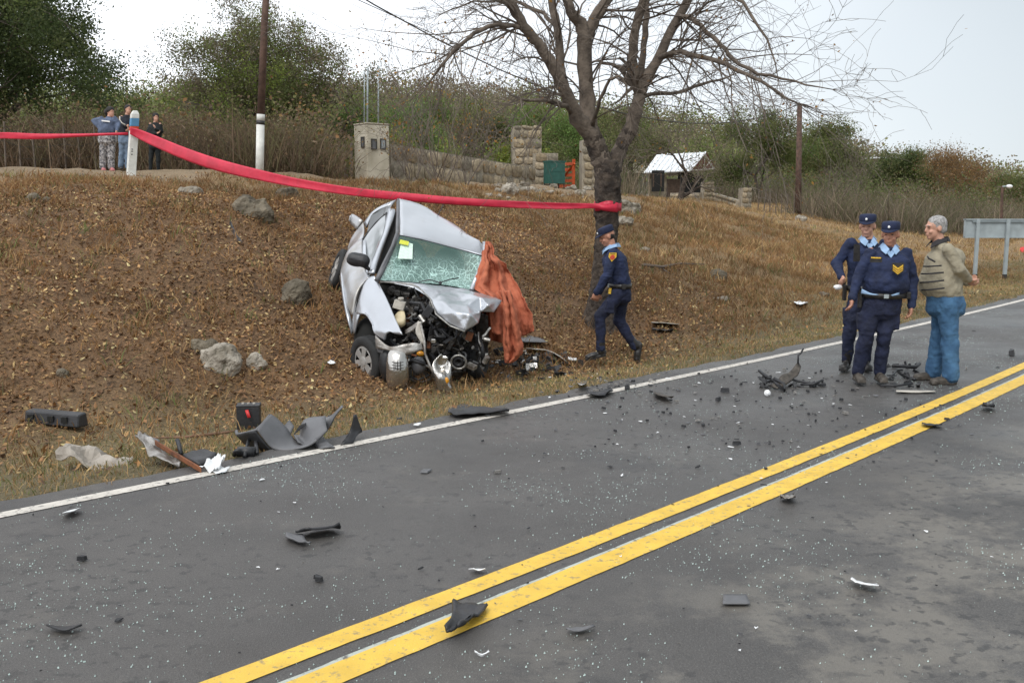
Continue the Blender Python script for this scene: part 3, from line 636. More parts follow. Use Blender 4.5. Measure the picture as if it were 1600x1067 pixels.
# ------------------------------------------------------------------ individual trees
tree('evergreen_tree', 'big dark evergreen tree at the left edge of the picture', gpos(-20, 262, 34), 9.6, .28, 21, DG, .10, 170, .27, trunkL=.2, kids=(6, 4, 4, 2), ang=(.5, 1.1), squash=.82)
tree('evergreen_tree', 'olive green tree leaning in from beyond the left picture edge', gpos(-110, 262, 30), 7.0, .22, 22, DG+[OL[0]], .10, 140, .27, trunkL=.2, kids=(5, 4, 3, 2), ang=(.5, 1.1))
tree('acacia_tree', 'broad thorny tree with brown seed clusters and yellow green lower leaves', gpos(385, 262, 41), 8.3, .22, 31, YG+OL, .085, 85, .22, trunkL=.14, kids=(7, 5, 4, 3), ang=(.45, 1.15), pal2=BR, mix=.42, squash=1.22)
tree('acacia_tree', 'second thorny tree rising behind the tall brown pole', gpos(465, 260, 42), 7.7, .2, 35, YG+OL+BR, .085, 70, .22, trunkL=.14, kids=(7, 5, 4, 2), ang=(.45, 1.15), pal2=BR, mix=.5, squash=1.1)
tree('acacia_tree', 'spreading tree with a bare forked trunk right of the thorny tree', gpos(522, 258, 43), 5.6, .17, 33, BR+[OL[0]], .13, 12, .35, trunkL=.22, kids=(4, 4, 3, 3), ang=(.5, 1.1), lean=(.25, 0))
tree('green_bush', 'fresh green bush directly behind the meter pillar', gpos(598, 255, 46), 4.3, .1, 41, [(.19, .29, .08), (.23, .31, .1), (.15, .22, .07)], .10, 120, .25, trunkL=.1, kids=(6, 4, 3, 2), ang=(.4, 1.2), cat='bush')
tree('green_bush', 'second green bush right of the meter pillar', gpos(655, 250, 50), 4.7, .1, 42, FG+OL, .10, 120, .27, trunkL=.1, kids=(6, 4, 3, 2), ang=(.4, 1.2), cat='bush')
tree('dark_oak_tree', 'dark forked tree standing in front of the white roofed house', gpos(1064, 298, 61), 6.0, .22, 51, BR+[OL[0], (.09, .08, .05)], .09, 22, .42, trunkL=.26, kids=(3, 4, 4, 3), ang=(.45, 1.0), squash=1.25)
tree('green_tree', 'bushy green tree left of the thin power pole on the right', gpos(1190, 285, 84), 8.2, .2, 61, OL+[FG[2]], .16, 130, .4, trunkL=.15, kids=(5, 4, 3, 2), ang=(.4, 1.0))
tree('green_tree', 'rounded green tree right of the thin power pole', gpos(1275, 290, 90), 8.0, .2, 62, OL, .16, 130, .4, trunkL=.15, kids=(5, 4, 3, 2), ang=(.4, 1.0), lean=(.1, 0))
tree('green_tree', 'dark green tree behind the heads of the standing men', gpos(1420, 320, 92), 5.6, .2, 63, DG+OL, .15, 130, .38, trunkL=.12, kids=(5, 4, 3, 2), ang=(.4, 1.1))
tree('rust_tree', 'rust brown half bare tree above the older man', gpos(1490, 325, 80), 6.3, .15, 64, RU, .12, 46, .45, trunkL=.15, kids=(5, 4, 3, 3), ang=(.3, .8))
tree('green_tree', 'small green tree on the skyline beside the far hut', gpos(1330, 300, 100), 5.2, .15, 65, OL+BR, .15, 100, .35, trunkL=.12, kids=(5, 4, 3, 2), ang=(.4, 1.0))
tree('green_tree', 'low green tree above the back of the road sign', gpos(1575, 330, 95), 4.6, .15, 66, OL+[RU[2]], .15, 100, .35, trunkL=.12, kids=(5, 4, 3, 2), ang=(.4, 1.1))
tree('garden_tree', 'olive garden tree behind the red gate', gpos(850, 268, 62), 6.2, .16, 67, OL+FG, .12, 120, .33, trunkL=.13, kids=(5, 4, 3, 2), ang=(.4, 1.1))
tree('garden_tree', 'brown green tree behind the dark tree trunk', gpos(985, 280, 80), 8.2, .16, 68, OL+BR, .14, 110, .38, trunkL=.13, kids=(5, 4, 3, 2), ang=(.4, 1.1))
tree('garden_tree', 'grey olive tree left of the stone gate pier', gpos(735, 262, 66), 6.4, .16, 69, OL+BR, .13, 110, .33, trunkL=.13, kids=(5, 4, 3, 2), ang=(.4, 1.1))
for i, (px, Y, h_, lb) in enumerate([(655, 40, 2.6, 'yellow green bush behind the wall nearest the meter pillar'), (725, 41, 1.9, 'low yellow green shrub above the middle of the stone wall'), (805, 43, 2.1, 'yellow green shrub left of the stone gate pier'), (835, 43.5, 2.3, 'yellow flowering shrub touching the stone gate pier')]):
    tree('yellow_shrub', lb, gpos(px, 275, Y), h_, .03, 80+i, YG+[(.2, .19, .03)], .12, 26, .22, trunkL=.08, kids=(6, 4, 3), lim=3, ang=(.25, .8), cat='shrub')
# thin bare shrub with a few orange leaves, in front of the wall
def stemshrub(label, base, H, seed, n, pal, per, spread=.5, leaf=.07):
    rs = random.Random(seed); t = thing('bare_shrub', label, 'shrub', base); out = []; par = dict(wig=.07, up=.06, kids=(3, 3, 2), ang=(.2, .6), tips=[]); b = np.array(base)
    for i in range(n):
        branch(rs, out, b+np.array([rs.gauss(0, .1), rs.gauss(0, .1), -.05]), unit([rs.gauss(0, spread), rs.gauss(0, spread), 1]), H*rs.uniform(.3, .5), .016, 0, 3, par)
    for pts, rr, dp in out: rr[:] = [max(.005, k_) for k_ in rr]
    tubes_np(out, 3).build('stems', M['twig'], t)
    V, Fq, col = leafcloud([c for c, d in par['tips']], leaf, per, .15, pal, seed); np_mesh('leaves', V, Fq, M['foliage'], t, col=col); return t
OR = [(.42, .22, .03), (.35, .15, .03), (.30, .22, .06), (.16, .12, .06)]
stemshrub('tall thin bare shrub with orange leaves before the stone wall', gpos(688, 292, 27), 3.3, 5, 13, OR, 3)
stemshrub('low bare shrub left of the tall orange leaved shrub', gpos(640, 288, 29), 1.9, 6, 8, OR, 2)
stemshrub('bare shrub at the foot of the wall right of the tall shrub', gpos(730, 290, 30), 1.8, 7, 8, OR, 2)
stemshrub('pale leafless shrub at the top of the right slope', gpos(1330, 345, 62), 4.6, 8, 12, BRN, 1, .35)
stemshrub('dead bush by the verge behind the older man', gpos(1290, 350, 58), 2.6, 9, 10, BRN, 1, .5)
stemshrub('twiggy dry bush beside the meter pillar', gpos(500, 268, 33), 1.6, 10, 14, BRN, 3, .8)

# ------------------------------------------------------------------ the big bare tree by the road
BT = gpos(932, 520, 14.5); bt = thing('bare_tree', 'large leafless roadside tree with the red tape tied round its trunk', 'tree', BT)
def limb(pl):   # pl: (px, py, dY, r)
    return [at(a, b, 14.5+c) for a, b, c, r in pl], [r for a, b, c, r in pl]
TRK = [(932, 533, 0, .36), (934, 512, 0, .27), (938, 480, 0, .20), (943, 430, 0, .168), (946, 390, 0, .158), (949, 345, 0, .162), (949, 310, 0, .18), (950, 285, 0, .19), (949, 262, 0, .17), (949, 250, 0, .14)]
LIMBS = [
 [(948, 285, 0, .15), (942, 258, 0, .145), (934, 235, 0, .14), (923, 208, -.05, .13), (902, 186, -.15, .11), (884, 145, -.3, .085), (866, 108, -.4, .08), (840, 68, -.5, .075), (818, 40, -.6, .07), (800, 12, -.7, .065), (770, -30, -.9, .06), (735, -90, -1.1, .05), (700, -170, -1.4, .035)],
 [(884, 145, -.3, .06), (877, 102, -.1, .062), (870, 46, 0, .058), (863, 0, .1, .055), (856, -60, .2, .045), (850, -150, .3, .03)],
 [(924, 210, 0, .12), (919, 173, .1, .12), (914, 124, .15, .112), (914, 62, .2, .108), (906, 37, .2, .09), (893, 18, .1, .075), (883, -2, .1, .07), (868, -60, .1, .055), (855, -140, 0, .04)],
 [(914, 62, .2, .09), (930, 28, .35, .088), (950, -2, .5, .08), (975, -60, .7, .06), (990, -150, .9, .04)],
 [(953, 282, 0, .13), (962, 250, .1, .115), (974, 222, .2, .105), (984, 205, .25, .11), (994, 173, .3, .098), (999, 150, .35, .09)],
 [(999, 150, .35, .075), (993, 124, .3, .072), (989, 90, .25, .07), (989, 62, .2, .068), (1001, 18, .1, .06), (1008, -20, 0, .055), (1015, -100, -.1, .04)],
 [(999, 150, .35, .05), (1002, 118, .5, .05), (1006, 71, .6, .048), (1010, 25, .7, .046), (1012, -20, .8, .04), (1030, -110, 1, .03)],
 [(999, 150, .35, .085), (1010, 124, .4, .08), (1029, 90, .45, .075), (1050, 46, .5, .068), (1075, 0, .6, .062), (1100, -60, .8, .05), (1120, -150, 1, .035)],
 [(1029, 92, .45, .045), (1045, 84, .2, .04), (1063, 82, 0, .038), (1097, 88, -.3, .035), (1134, 102, -.6, .03), (1165, 114, -.9, .026), (1200, 136, -1.1, .02), (1245, 161, -1.3, .012)],
 [(1060, 25, .5, .035), (1078, 28, .3, .035), (1094, 40, .1, .033), (1128, 71, -.3, .03), (1143, 93, -.5, .027), (1185, 115, -.8, .022), (1240, 128, -1.1, .014), (1300, 140, -1.4, .006)],
 [(996, 155, .35, .035), (1017, 148, .6, .032), (1063, 144, .9, .028), (1094, 133, 1.1, .024), (1140, 120, 1.5, .014)],
 [(893, 176, -.2, .035), (884, 167, -.4, .035), (865, 160, -.6, .03), (846, 158, -.8, .026), (814, 155, -1.1, .015)],
 [(822, 44, -.55, .035), (800, 41, -.7, .032), (771, 39, -.9, .03), (740, 53, -1.1, .027), (709, 80, -1.3, .024), (688, 105, -1.4, .018), (669, 132, -1.5, .01)],
 [(870, 46, 0, .03), (850, 20, .3, .028), (800, 2, .7, .02), (740, 2, 1.1, .014), (690, 22, 1.4, .008)],
 [(1008, -20, 0, .035), (1090, -30, -.6, .03), (1160, 5, -1.1, .022), (1200, 60, -1.4, .014), (1215, 120, -1.6, .006)],
 [(925, 200, -.1, .03), (938, 155, -.5, .026), (952, 125, -.7, .022), (968, 118, -.8, .018), (978, 135, -.8, .014), (982, 165, -.8, .008)]]
tb = MB(); pts, rr = limb(TRK)
rs_ = random.Random(4); P2 = []; R2 = []
for i in range(len(pts)-1):
    for j in range(5):
        u = j/5; P2.append(pts[i]*(1-u)+pts[i+1]*u); R2.append(rr[i]*(1-u)+rr[i+1]*u)
tb.tube(P2, R2, 16)
for i in range(34):       # burls and bark knots on the trunk head
    k = rs_.randrange(len(P2)*45//100, len(P2)); a = rs_.uniform(0, 6.28); d = np.array([math.cos(a), math.sin(a), rs_.uniform(-.3, .3)])
    tb.ell(P2[k]+d*R2[k]*.85, (rs_.uniform(.03, .07),)*2+(rs_.uniform(.05, .10),), n=8, m=6)
for i in range(7):
    a = i*.9; tb.cap(P2[8]+np.array([math.cos(a), math.sin(a), 0])*.10, P2[0]+np.array([math.cos(a), math.sin(a), 0])*.36-np.array([0, 0, .12]), .07, .06)
for L_ in (LIMBS[0][:4], LIMBS[4][:4]):
    p_, r_ = limb(L_); tb.tube(p_, r_, 12)
remesh(tb, 'trunk', M['bark'], bt, .022, 2, [(.06, .05), (.02, .02)])
TW = []
def twigs(p, d, L, r, dep, rs):
    n = 5; pts = [p]; c = p; rad = [r]; dd = d
    for i in range(n):
        dd = unit(dd+np.array([rs.gauss(0, .16), rs.gauss(0, .16), rs.gauss(-.02, .15)])); c = c+dd*L/n; pts.append(c); rad.append(max(r*(1-.7*(i+1)/n), .0022))
    TW.append((pts, rad, 3))
    if dep < 2:
        for k in range(rs.choice((3, 4, 5)) if dep == 0 else rs.choice((1, 2, 3))):
            j = rs.randint(1, n); twigs(pts[j], rot_between(dd, rs.uniform(.3, .9), rs.uniform(0, 6.28)), L*rs.uniform(.4, .75), max(rad[j]*.6, .0028), dep+1, rs)
for li, L_ in enumerate(LIMBS):
    p_, r_ = limb(L_); mb = MB(); PP = []; RR = []
    for i in range(len(p_)-1):
        for j in range(3):
            u = j/3; w_ = .012*math.sin(i*3+j*2.1+li); PP.append(p_[i]*(1-u)+p_[i+1]*u+np.array([w_, 0, w_])); RR.append((r_[i]*(1-u)+r_[i+1]*u)*(1+.08*math.sin(i*5+j*3)))
    PP.append(p_[-1]); RR.append(r_[-1]); mb.tube(PP, RR, 10).build('limb', M['bark2'], bt, True)
    rs = random.Random(100+li)
    for k in range(int(len(PP)*(1.3 if li > 7 else .75))):
        j = rs.randrange(len(PP)//3 if li in (0, 4) else 1, len(PP)); t_ = unit(PP[min(j+1, len(PP)-1)]-PP[j-1])
        if li in (4,) or rs.random() < .25: continue
        twigs(PP[j], rot_between(t_, rs.uniform(.5, 1.3), rs.uniform(0, 6.28)), rs.uniform(.6, 1.7), min(.02, RR[j]*.4), 0, rs)
    e = PP[-1]; t_ = unit(PP[-1]-PP[-2])
    for k in range(4): twigs(e, rot_between(t_, rs.uniform(.1, .6), rs.uniform(0, 6.28)), rs.uniform(.35, .8), RR[-1]*.7, 0, rs)
tubes_np(TW, 3).build('twigs', M['twig'], bt)
V, Fq, col = leafcloud([p[-1] for p, r, d in TW[::9]], .045, 2, .06, [(.38, .20, .05), (.25, .13, .05)], 3); np_mesh('leaves', V, Fq, M['foliage'], bt, col=col)

# ------------------------------------------------------------------ the wrecked car
def Z(x, y, Y): return at(500+x/3.047, 290+y/3.047, Y)      # points measured on the wreck
def Z8(x, y, Y): return at(500+x/5.93, 300+y/5.93, Y)
CB = np.array([-1.2, 12.3, .3])
car = thing('wrecked_car', 'silver hatchback wrecked against the bank with crushed front and crazed windscreen', 'car', CB)
SOL = lambda th: [('SOLIDIFY', dict(thickness=th, offset=-1))]
def sheet(name, P, m, parent, bulge=0., n=5, noise=0., th=.012, seed=0, rim=True):
    V, Fq = patch(P, bulge, n, n, noise, seed); return MB().add(V, Fq).build(name, M[m], parent, True, SOL(th) if th else ())
RF = {}
# roof (rows rear -> front)
roof = sheet('roof', [[Z(377, 66, 13.75), Z(470, 90, 13.8), Z(560, 143, 13.75), Z(640, 188, 13.65), Z(697, 232, 13.5)],
              [Z(378, 122, 13.25), Z(480, 143, 13.3), Z(580, 180, 13.3), Z(665, 214, 13.2), Z(722, 250, 13.05)],
              [Z(378, 180, 12.75), Z(485, 195, 12.8), Z(600, 230, 12.8), Z(690, 252, 12.75), Z(762, 268, 12.6)],
              [Z(378, 230, 12.34), Z(480, 250, 12.38), Z(590, 279, 12.40), Z(690, 304, 12.40), Z(780, 328, 12.37)],
              [Z(379, 241, 12.30), Z(480, 261, 12.34), Z(590, 290, 12.36), Z(690, 316, 12.37), Z(778, 340, 12.33)]], 'car', car, .0, 5, .018)
roofd = MB()
# drip rail and black seals
MB().tube([Z(372, 68, 13.72), Z(370, 150, 13.0), Z(368, 225, 12.32), Z(345, 290, 12.1), Z(300, 380, 11.85), Z(266, 452, 11.7)], .022, 6).build('roof_seal', M['greyplastic'], car, True)
MB().tube([Z(378, 238, 12.29), Z(480, 258, 12.33), Z(590, 287, 12.35), Z(690, 313, 12.36), Z(776, 338, 12.33)], .013, 6).build('windscreen_seal', M['black'], car, True)
MB().tube([Z(780, 275, 12.6), Z(786, 300, 12.45), Z(780, 338, 12.32), Z(752, 420, 12.05), Z(722, 496, 11.85)], .03, 6).build('windscreen_pillar', M['car'], car, True)
MB().tube([Z(372, 240, 12.30), Z(330, 330, 12.02), Z(290, 415, 11.78), Z(270, 452, 11.68)], .03, 8).build('windscreen_pillar', M['greyplastic'], car, True)
# dark dent / vent mark on the roof
MB().tube([Z(553, 152, 13.72), Z(575, 118, 13.9), Z(588, 90, 14.0)], .006, 5).build('aerial', M['black'], car)
MB().ell(Z(556, 150, 13.7), (.035, .05, .02)).build('aerial_base', M['black'], car, True)
# windscreen: a caved-in pane with its own damage map
wsP = [[Z(380, 240, 12.27), Z(480, 260, 12.31), Z(590, 288, 12.33), Z(690, 314, 12.34), Z(770, 338, 12.3)],
       [Z(345, 310, 12.08), Z(455, 328, 12.16), Z(570, 350, 12.18), Z(675, 372, 12.2), Z(757, 390, 12.16)],
       [Z(308, 385, 11.88), Z(430, 400, 11.98), Z(560, 415, 12.05), Z(660, 430, 12.08), Z(738, 446, 12.02)],
       [Z(275, 450, 11.70), Z(410, 458, 11.78), Z(530, 466, 11.84), Z(640, 480, 11.88), Z(720, 496, 11.86)]]
V, Fq = patch(wsP, 0, 6, 6, .012, 3); GA = 4*6-6+1; GB = 4*6+1
dmg = []
for i in range(GA):
    for j in range(GB):
        u = i/(GA-1); v = j/(GB-1); d1 = math.hypot((v-.72)*1.1, (u-.86)); d2 = math.hypot((v-.12)*1.6, (u-.75))
        dmg.append(max(0, 1-d1*1.35, .95-d2*1.5, .8*(v-.62)*2.2 if v > .62 else 0)*(.65+.7*float(fbm(np.array(u*7.), np.array(v*7.)))))
ws = np_mesh('windscreen', V, np.array(Fq), M['screen'], car, True, attrs={'damage': dmg})
MB().add(*patch([[Z(388, 262, 12.19), Z(442, 278, 12.21)], [Z(370, 348, 11.93), Z(440, 350, 11.99)]], 0, 2, 2)).build('windscreen_label', M['paper'], ws)
MB().add(*patch([[Z(382, 257, 12.17), Z(424, 267, 12.18)], [Z(377, 276, 12.1), Z(420, 286, 12.12)]], 0, 2, 2)).build('windscreen_label', M['yellowpaper'], ws)
MB().tube([Z(470, 460, 11.73), Z(520, 448, 11.72), Z(572, 462, 11.72)], .007, 5).tube([Z(572, 462, 11.72), Z(615, 448, 11.78), Z(660, 440, 11.86)], .007, 5).ell(Z(573, 463, 11.72), (.02, .02, .02)).build('wiper', M['black'], car)
# cabin: seats, dashboard and dark floor pan visible through the glass
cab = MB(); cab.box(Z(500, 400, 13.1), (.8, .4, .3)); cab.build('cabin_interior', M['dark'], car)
MB().add(*patch([[Z(285, 440, 11.9), Z(500, 450, 12.0), Z(715, 485, 12.05)], [Z(300, 425, 12.15), Z(500, 430, 12.25), Z(720, 465, 12.3)]], 0, 3, 3)).build('dashboard', M['black'], car, True, SOL(.05))
for x_, y_, Yd in ((430, 370, 12.75), (610, 400, 12.9)):
    MB().ell(Z(x_, y_, Yd), (.22, .1, .3)).ell(Z(x_+5, y_-70, Yd), (.11, .06, .09)).build('seat', M['greyplastic'], car, True)
# right side (viewer's left): rear quarter, pillars, door, sill
sheet('rear_quarter', [[Z8(702, 72, 13.75), Z8(600, 112, 13.72), Z8(520, 155, 13.75), Z8(462, 205, 13.8), Z8(405, 285, 13.85)],
                       [Z8(668, 116, 13.68), Z8(590, 142, 13.68), Z8(520, 178, 13.7), Z8(472, 224, 13.75), Z8(425, 330, 13.75)]], 'car', car, 0, 3, 0, .02)
sheet('rear_quarter', [[Z8(405, 285, 13.85), Z8(410, 320, 13.75), Z8(412, 380, 13.4), Z8(396, 445, 13.2)],
                       [Z8(350, 350, 13.9), Z8(352, 395, 13.75), Z8(356, 440, 13.35), Z8(362, 470, 13.15)],
                       [Z8(296, 430, 13.85), Z8(300, 470, 13.7), Z8(310, 505, 13.35), Z8(322, 540, 13.1)],
                       [Z8(262, 520, 13.75), Z8(266, 560, 13.6), Z8(275, 600, 13.3), Z8(285, 640, 13.05)]], 'cardirty', car, .0, 4, 0, .012)
MB().add(*patch([[Z8(672, 112, 13.66), Z8(560, 155, 13.7), Z8(470, 222, 13.75)], [Z8(630, 190, 13.4), Z8(530, 290, 13.45), Z8(430, 400, 13.5)]], 0, 3, 3)).build('side_window', M['glass'], car, True)
MB().tube([Z8(625, 192, 13.3), Z8(520, 285, 13.3), Z8(432, 395, 13.25), Z8(396, 445, 13.2)], .016, 6).build('window_trim', M['black'], car, True)
door = MB(); V, Fq = patch([[Z8(400, 448, 13.15), Z8(398, 520, 12.85), Z8(408, 640, 12.5), Z8(430, 740, 12.2), Z8(470, 800, 11.97)],
                  [Z8(345, 480, 13.15), Z8(340, 560, 12.85), Z8(348, 680, 12.5), Z8(365, 800, 12.2), Z8(392, 880, 11.95)],
                  [Z8(272, 560, 13.05), Z8(262, 660, 12.75), Z8(278, 790, 12.4), Z8(305, 900, 12.1), Z8(345, 985, 11.9)],
                  [Z8(228, 660, 13.0), Z8(205, 780, 12.7), Z8(225, 920, 12.35), Z8(262, 1050, 12.05), Z8(318, 1150, 11.85)]], 0, 5, 5, .012, 4)
door.add(V, Fq); dr = door.build('door', M['cardirty'], car, True, SOL(.03))
V, Fq = patch([[Z8(396, 450, 13.1), Z8(392, 560, 12.7), Z8(412, 680, 12.35), Z8(440, 785, 12.02)], [Z8(425, 440, 13.1), Z8(428, 560, 12.7), Z8(440, 670, 12.35), Z8(462, 765, 12.02)]], 0, 4, 2)
MB().add(V, Fq).build('door_window_ledge', M['car'], dr, True, SOL(.02))
MB().add(*patch([[Z8(612, 210, 13.15), Z8(560, 250, 13.2), Z8(470, 350, 13.2), Z8(405, 445, 13.15)], [Z8(608, 330, 12.9), Z8(560, 420, 12.75), Z8(500, 560, 12.6), Z8(425, 620, 12.6)], [Z8(590, 410, 12.7), Z8(545, 500, 12.5), Z8(490, 640, 12.25), Z8(447, 740, 12.05)]], 0, 3, 3)).build('door_window', mat('reflecting door glass', (.28, .30, .31), .12, .3, 2, spec=.9), dr, True)
V, Fq = patch([[Z8(640, 172, 13.2), Z8(700, 182, 13.15)], [Z8(622, 260, 13.0), Z8(682, 265, 12.95)], [Z8(600, 370, 12.75), Z8(640, 380, 12.72)], [Z8(555, 490, 12.45), Z8(592, 505, 12.42)], [Z8(505, 620, 12.2), Z8(548, 635, 12.17)], [Z8(448, 770, 11.97), Z8(512, 765, 11.92)]], 0, 4, 2)
MB().add(V, Fq).build('door_frame', M['car'], dr, True, SOL(.035))
MB().tube([Z8(612, 195, 13.1), Z8(614, 280, 12.95), Z8(592, 380, 12.7), Z8(548, 500, 12.4), Z8(495, 630, 12.15), Z8(445, 765, 11.95)], .011, 6).build('window_seal', M['black'], dr, True)
MB().add(*patch([[Z8(700, 180, 13.25), Z8(735, 190, 13.2)], [Z8(660, 300, 13.05), Z8(712, 330, 12.9)], [Z8(600, 480, 12.6), Z8(655, 510, 12.55)], [Z8(512, 750, 12.1), Z8(540, 770, 12.05)]], 0, 3, 2)).build('door_gap', M['dark'], car, True)
V, Fq = patch([[Z8(198, 775, 12.75), Z8(215, 900, 12.4), Z8(240, 1040, 12.1), Z(160, 692, 11.85)], [Z8(180, 782, 12.7), Z8(196, 910, 12.35), Z8(218, 1060, 12.05), Z(150, 716, 11.82)]], 0, 4, 2)
MB().add(V, Fq).build('sill', M['car'], car, True, SOL(.06))
MB().tube([Z8(500, 768, 11.9), Z8(455, 795, 11.88), Z8(415, 835, 11.86), Z8(380, 900, 11.83), Z8(350, 990, 11.8), Z(163, 640, 11.78), Z(160, 690, 11.76)], .008, 5).build('panel_gap', M['dark'], car, True)
MB().tube([Z8(300, 545, 13.02), Z8(306, 562, 12.98)], .02, 8).build('door_lock', M['black'], dr, True)
MB().add(*patch([[Z(140, 145, 14.1), Z(160, 137, 14.1), Z(208, 168, 13.9)], [Z(136, 168, 14.1), Z(155, 185, 14.1), Z(178, 210, 13.9)]], 0, 3, 3)).build('bent_rear_panel', M['cardirty'], car, True, SOL(.03))
mir = MB(); mir.ell(Z(180, 354, 11.95), (.14, .075, .085), n=16, m=10).cap(Z(200, 372, 11.93), Z(232, 398, 11.95), .035, .025).cap(Z(160, 345, 11.95), Z(205, 358, 11.95), .075, .085)
remesh(mir, 'wing_mirror', M['black'], car, .01, 3)
# right front wing
V, Fq = patch([[Z(262, 432, 11.8), Z(278, 460, 11.75), Z(300, 500, 11.6), Z(326, 552, 11.4), Z(360, 632, 11.2), Z(397, 712, 11.0)],
               [Z(236, 440, 11.83), Z(240, 490, 11.74), Z(262, 550, 11.58), Z(292, 610, 11.38), Z(318, 660, 11.22), Z(358, 706, 11.08)],
               [Z(205, 486, 11.86), Z(202, 550, 11.74), Z(232, 612, 11.56), Z(258, 665, 11.36), Z(283, 690, 11.25), Z(326, 700, 11.12)],
               [Z(178, 560, 11.86), Z(180, 610, 11.74), Z(214, 616, 11.58), Z(244, 656, 11.38), Z(266, 706, 11.28), Z(312, 736, 11.16)]], .0, 5, 5, .012, 6)
MB().add(V, Fq).build('wing', M['car'], car, True, SOL(.02))
V, Fq = patch([[Z(180, 555, 11.86), Z(200, 600, 11.7)], [Z(165, 610, 11.84), Z(184, 640, 11.68)], [Z(160, 690, 11.8), Z(168, 705, 11.7)]], 0, 4, 3)
MB().add(V, Fq).build('wing', M['car'], car, True, SOL(.02))
# wheel-arch liner and engine bay shell
MB().ell(Z(240, 730, 11.9), (.20, .25, .27), n=14, m=10).build('wheel_arch', M['dark'], car, True)
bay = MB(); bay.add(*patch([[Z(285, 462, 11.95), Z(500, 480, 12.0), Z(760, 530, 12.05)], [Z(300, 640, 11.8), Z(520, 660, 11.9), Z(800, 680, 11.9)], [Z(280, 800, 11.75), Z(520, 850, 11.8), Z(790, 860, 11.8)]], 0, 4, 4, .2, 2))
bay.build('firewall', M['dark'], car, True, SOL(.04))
# bonnet: buckled facets
hv = dict(a=(283, 452, 11.72), b=(440, 462, 11.78), c=(600, 478, 11.82), d=(720, 497, 11.86), e=(792, 515, 11.8), f=(872, 543, 11.62), g=(832, 604, 11.4), h=(768, 602, 11.36), i=(755, 655, 11.12), j=(690, 692, 11.02), k=(620, 663, 11.12), l=(556, 612, 11.25), m=(527, 538, 11.5), n=(445, 484, 11.7),
          o=(590, 562, 11.28), p=(672, 545, 11.55), q=(762, 528, 11.42), r=(640, 602, 11.08), s=(715, 612, 11.02), t=(560, 510, 11.62), u=(650, 505, 11.75), v=(800, 570, 11.32), w=(700, 570, 11.30))
ks = list(hv); V = [Z(*hv[k_]) for k_ in ks]; ix = {k_: i for i, k_ in enumerate(ks)}
tri = ['abn', 'bct', 'btn', 'ntm', 'mto', 'mol', 'lor', 'lrk', 'krj', 'jrs', 'jsi', 'ish', 'hsw', 'hwq', 'rws', 'row', 'owp', 'otp', 'tup', 'tcu', 'cdu', 'dqu', 'dde', 'deq', 'pqu', 'pwq', 'qef', 'qfv', 'vfg', 'vgh', 'qvh']
Fq = [tuple(ix[c_] for c_ in t_) for t_ in tri if len(set(t_)) == 3]
bon = MB().add(V, Fq).build('bonnet', M['crump'], car, True)
import bmesh
bm_ = bmesh.new(); bm_.from_mesh(bon.data); bmesh.ops.recalc_face_normals(bm_, faces=bm_.faces); bm_.to_mesh(bon.data); bm_.free()
for md_, kw in (('SUBSURF', dict(levels=3, render_levels=3, subdivision_type='SIMPLE')), ('SMOOTH', dict(iterations=1, factor=.4)), ('DISPLACE', dict(texture=dtex(.22), strength=.035, mid_level=.5)), ('DISPLACE', dict(texture=dtex(.07), strength=.014, mid_level=.5)), ('SOLIDIFY', dict(thickness=.012))):
    m_ = bon.modifiers.new(md_.lower(), md_)
    for a_, c_ in kw.items(): setattr(m_, a_, c_)
MB().tube([Z(285, 458, 11.7), Z(440, 470, 11.74), Z(470, 486, 11.7), Z(525, 540, 11.48), Z(552, 612, 11.22), Z(620, 668, 11.1), Z(690, 695, 11.0)], .011, 5).build('bonnet_lip', M['alu'], car, True)
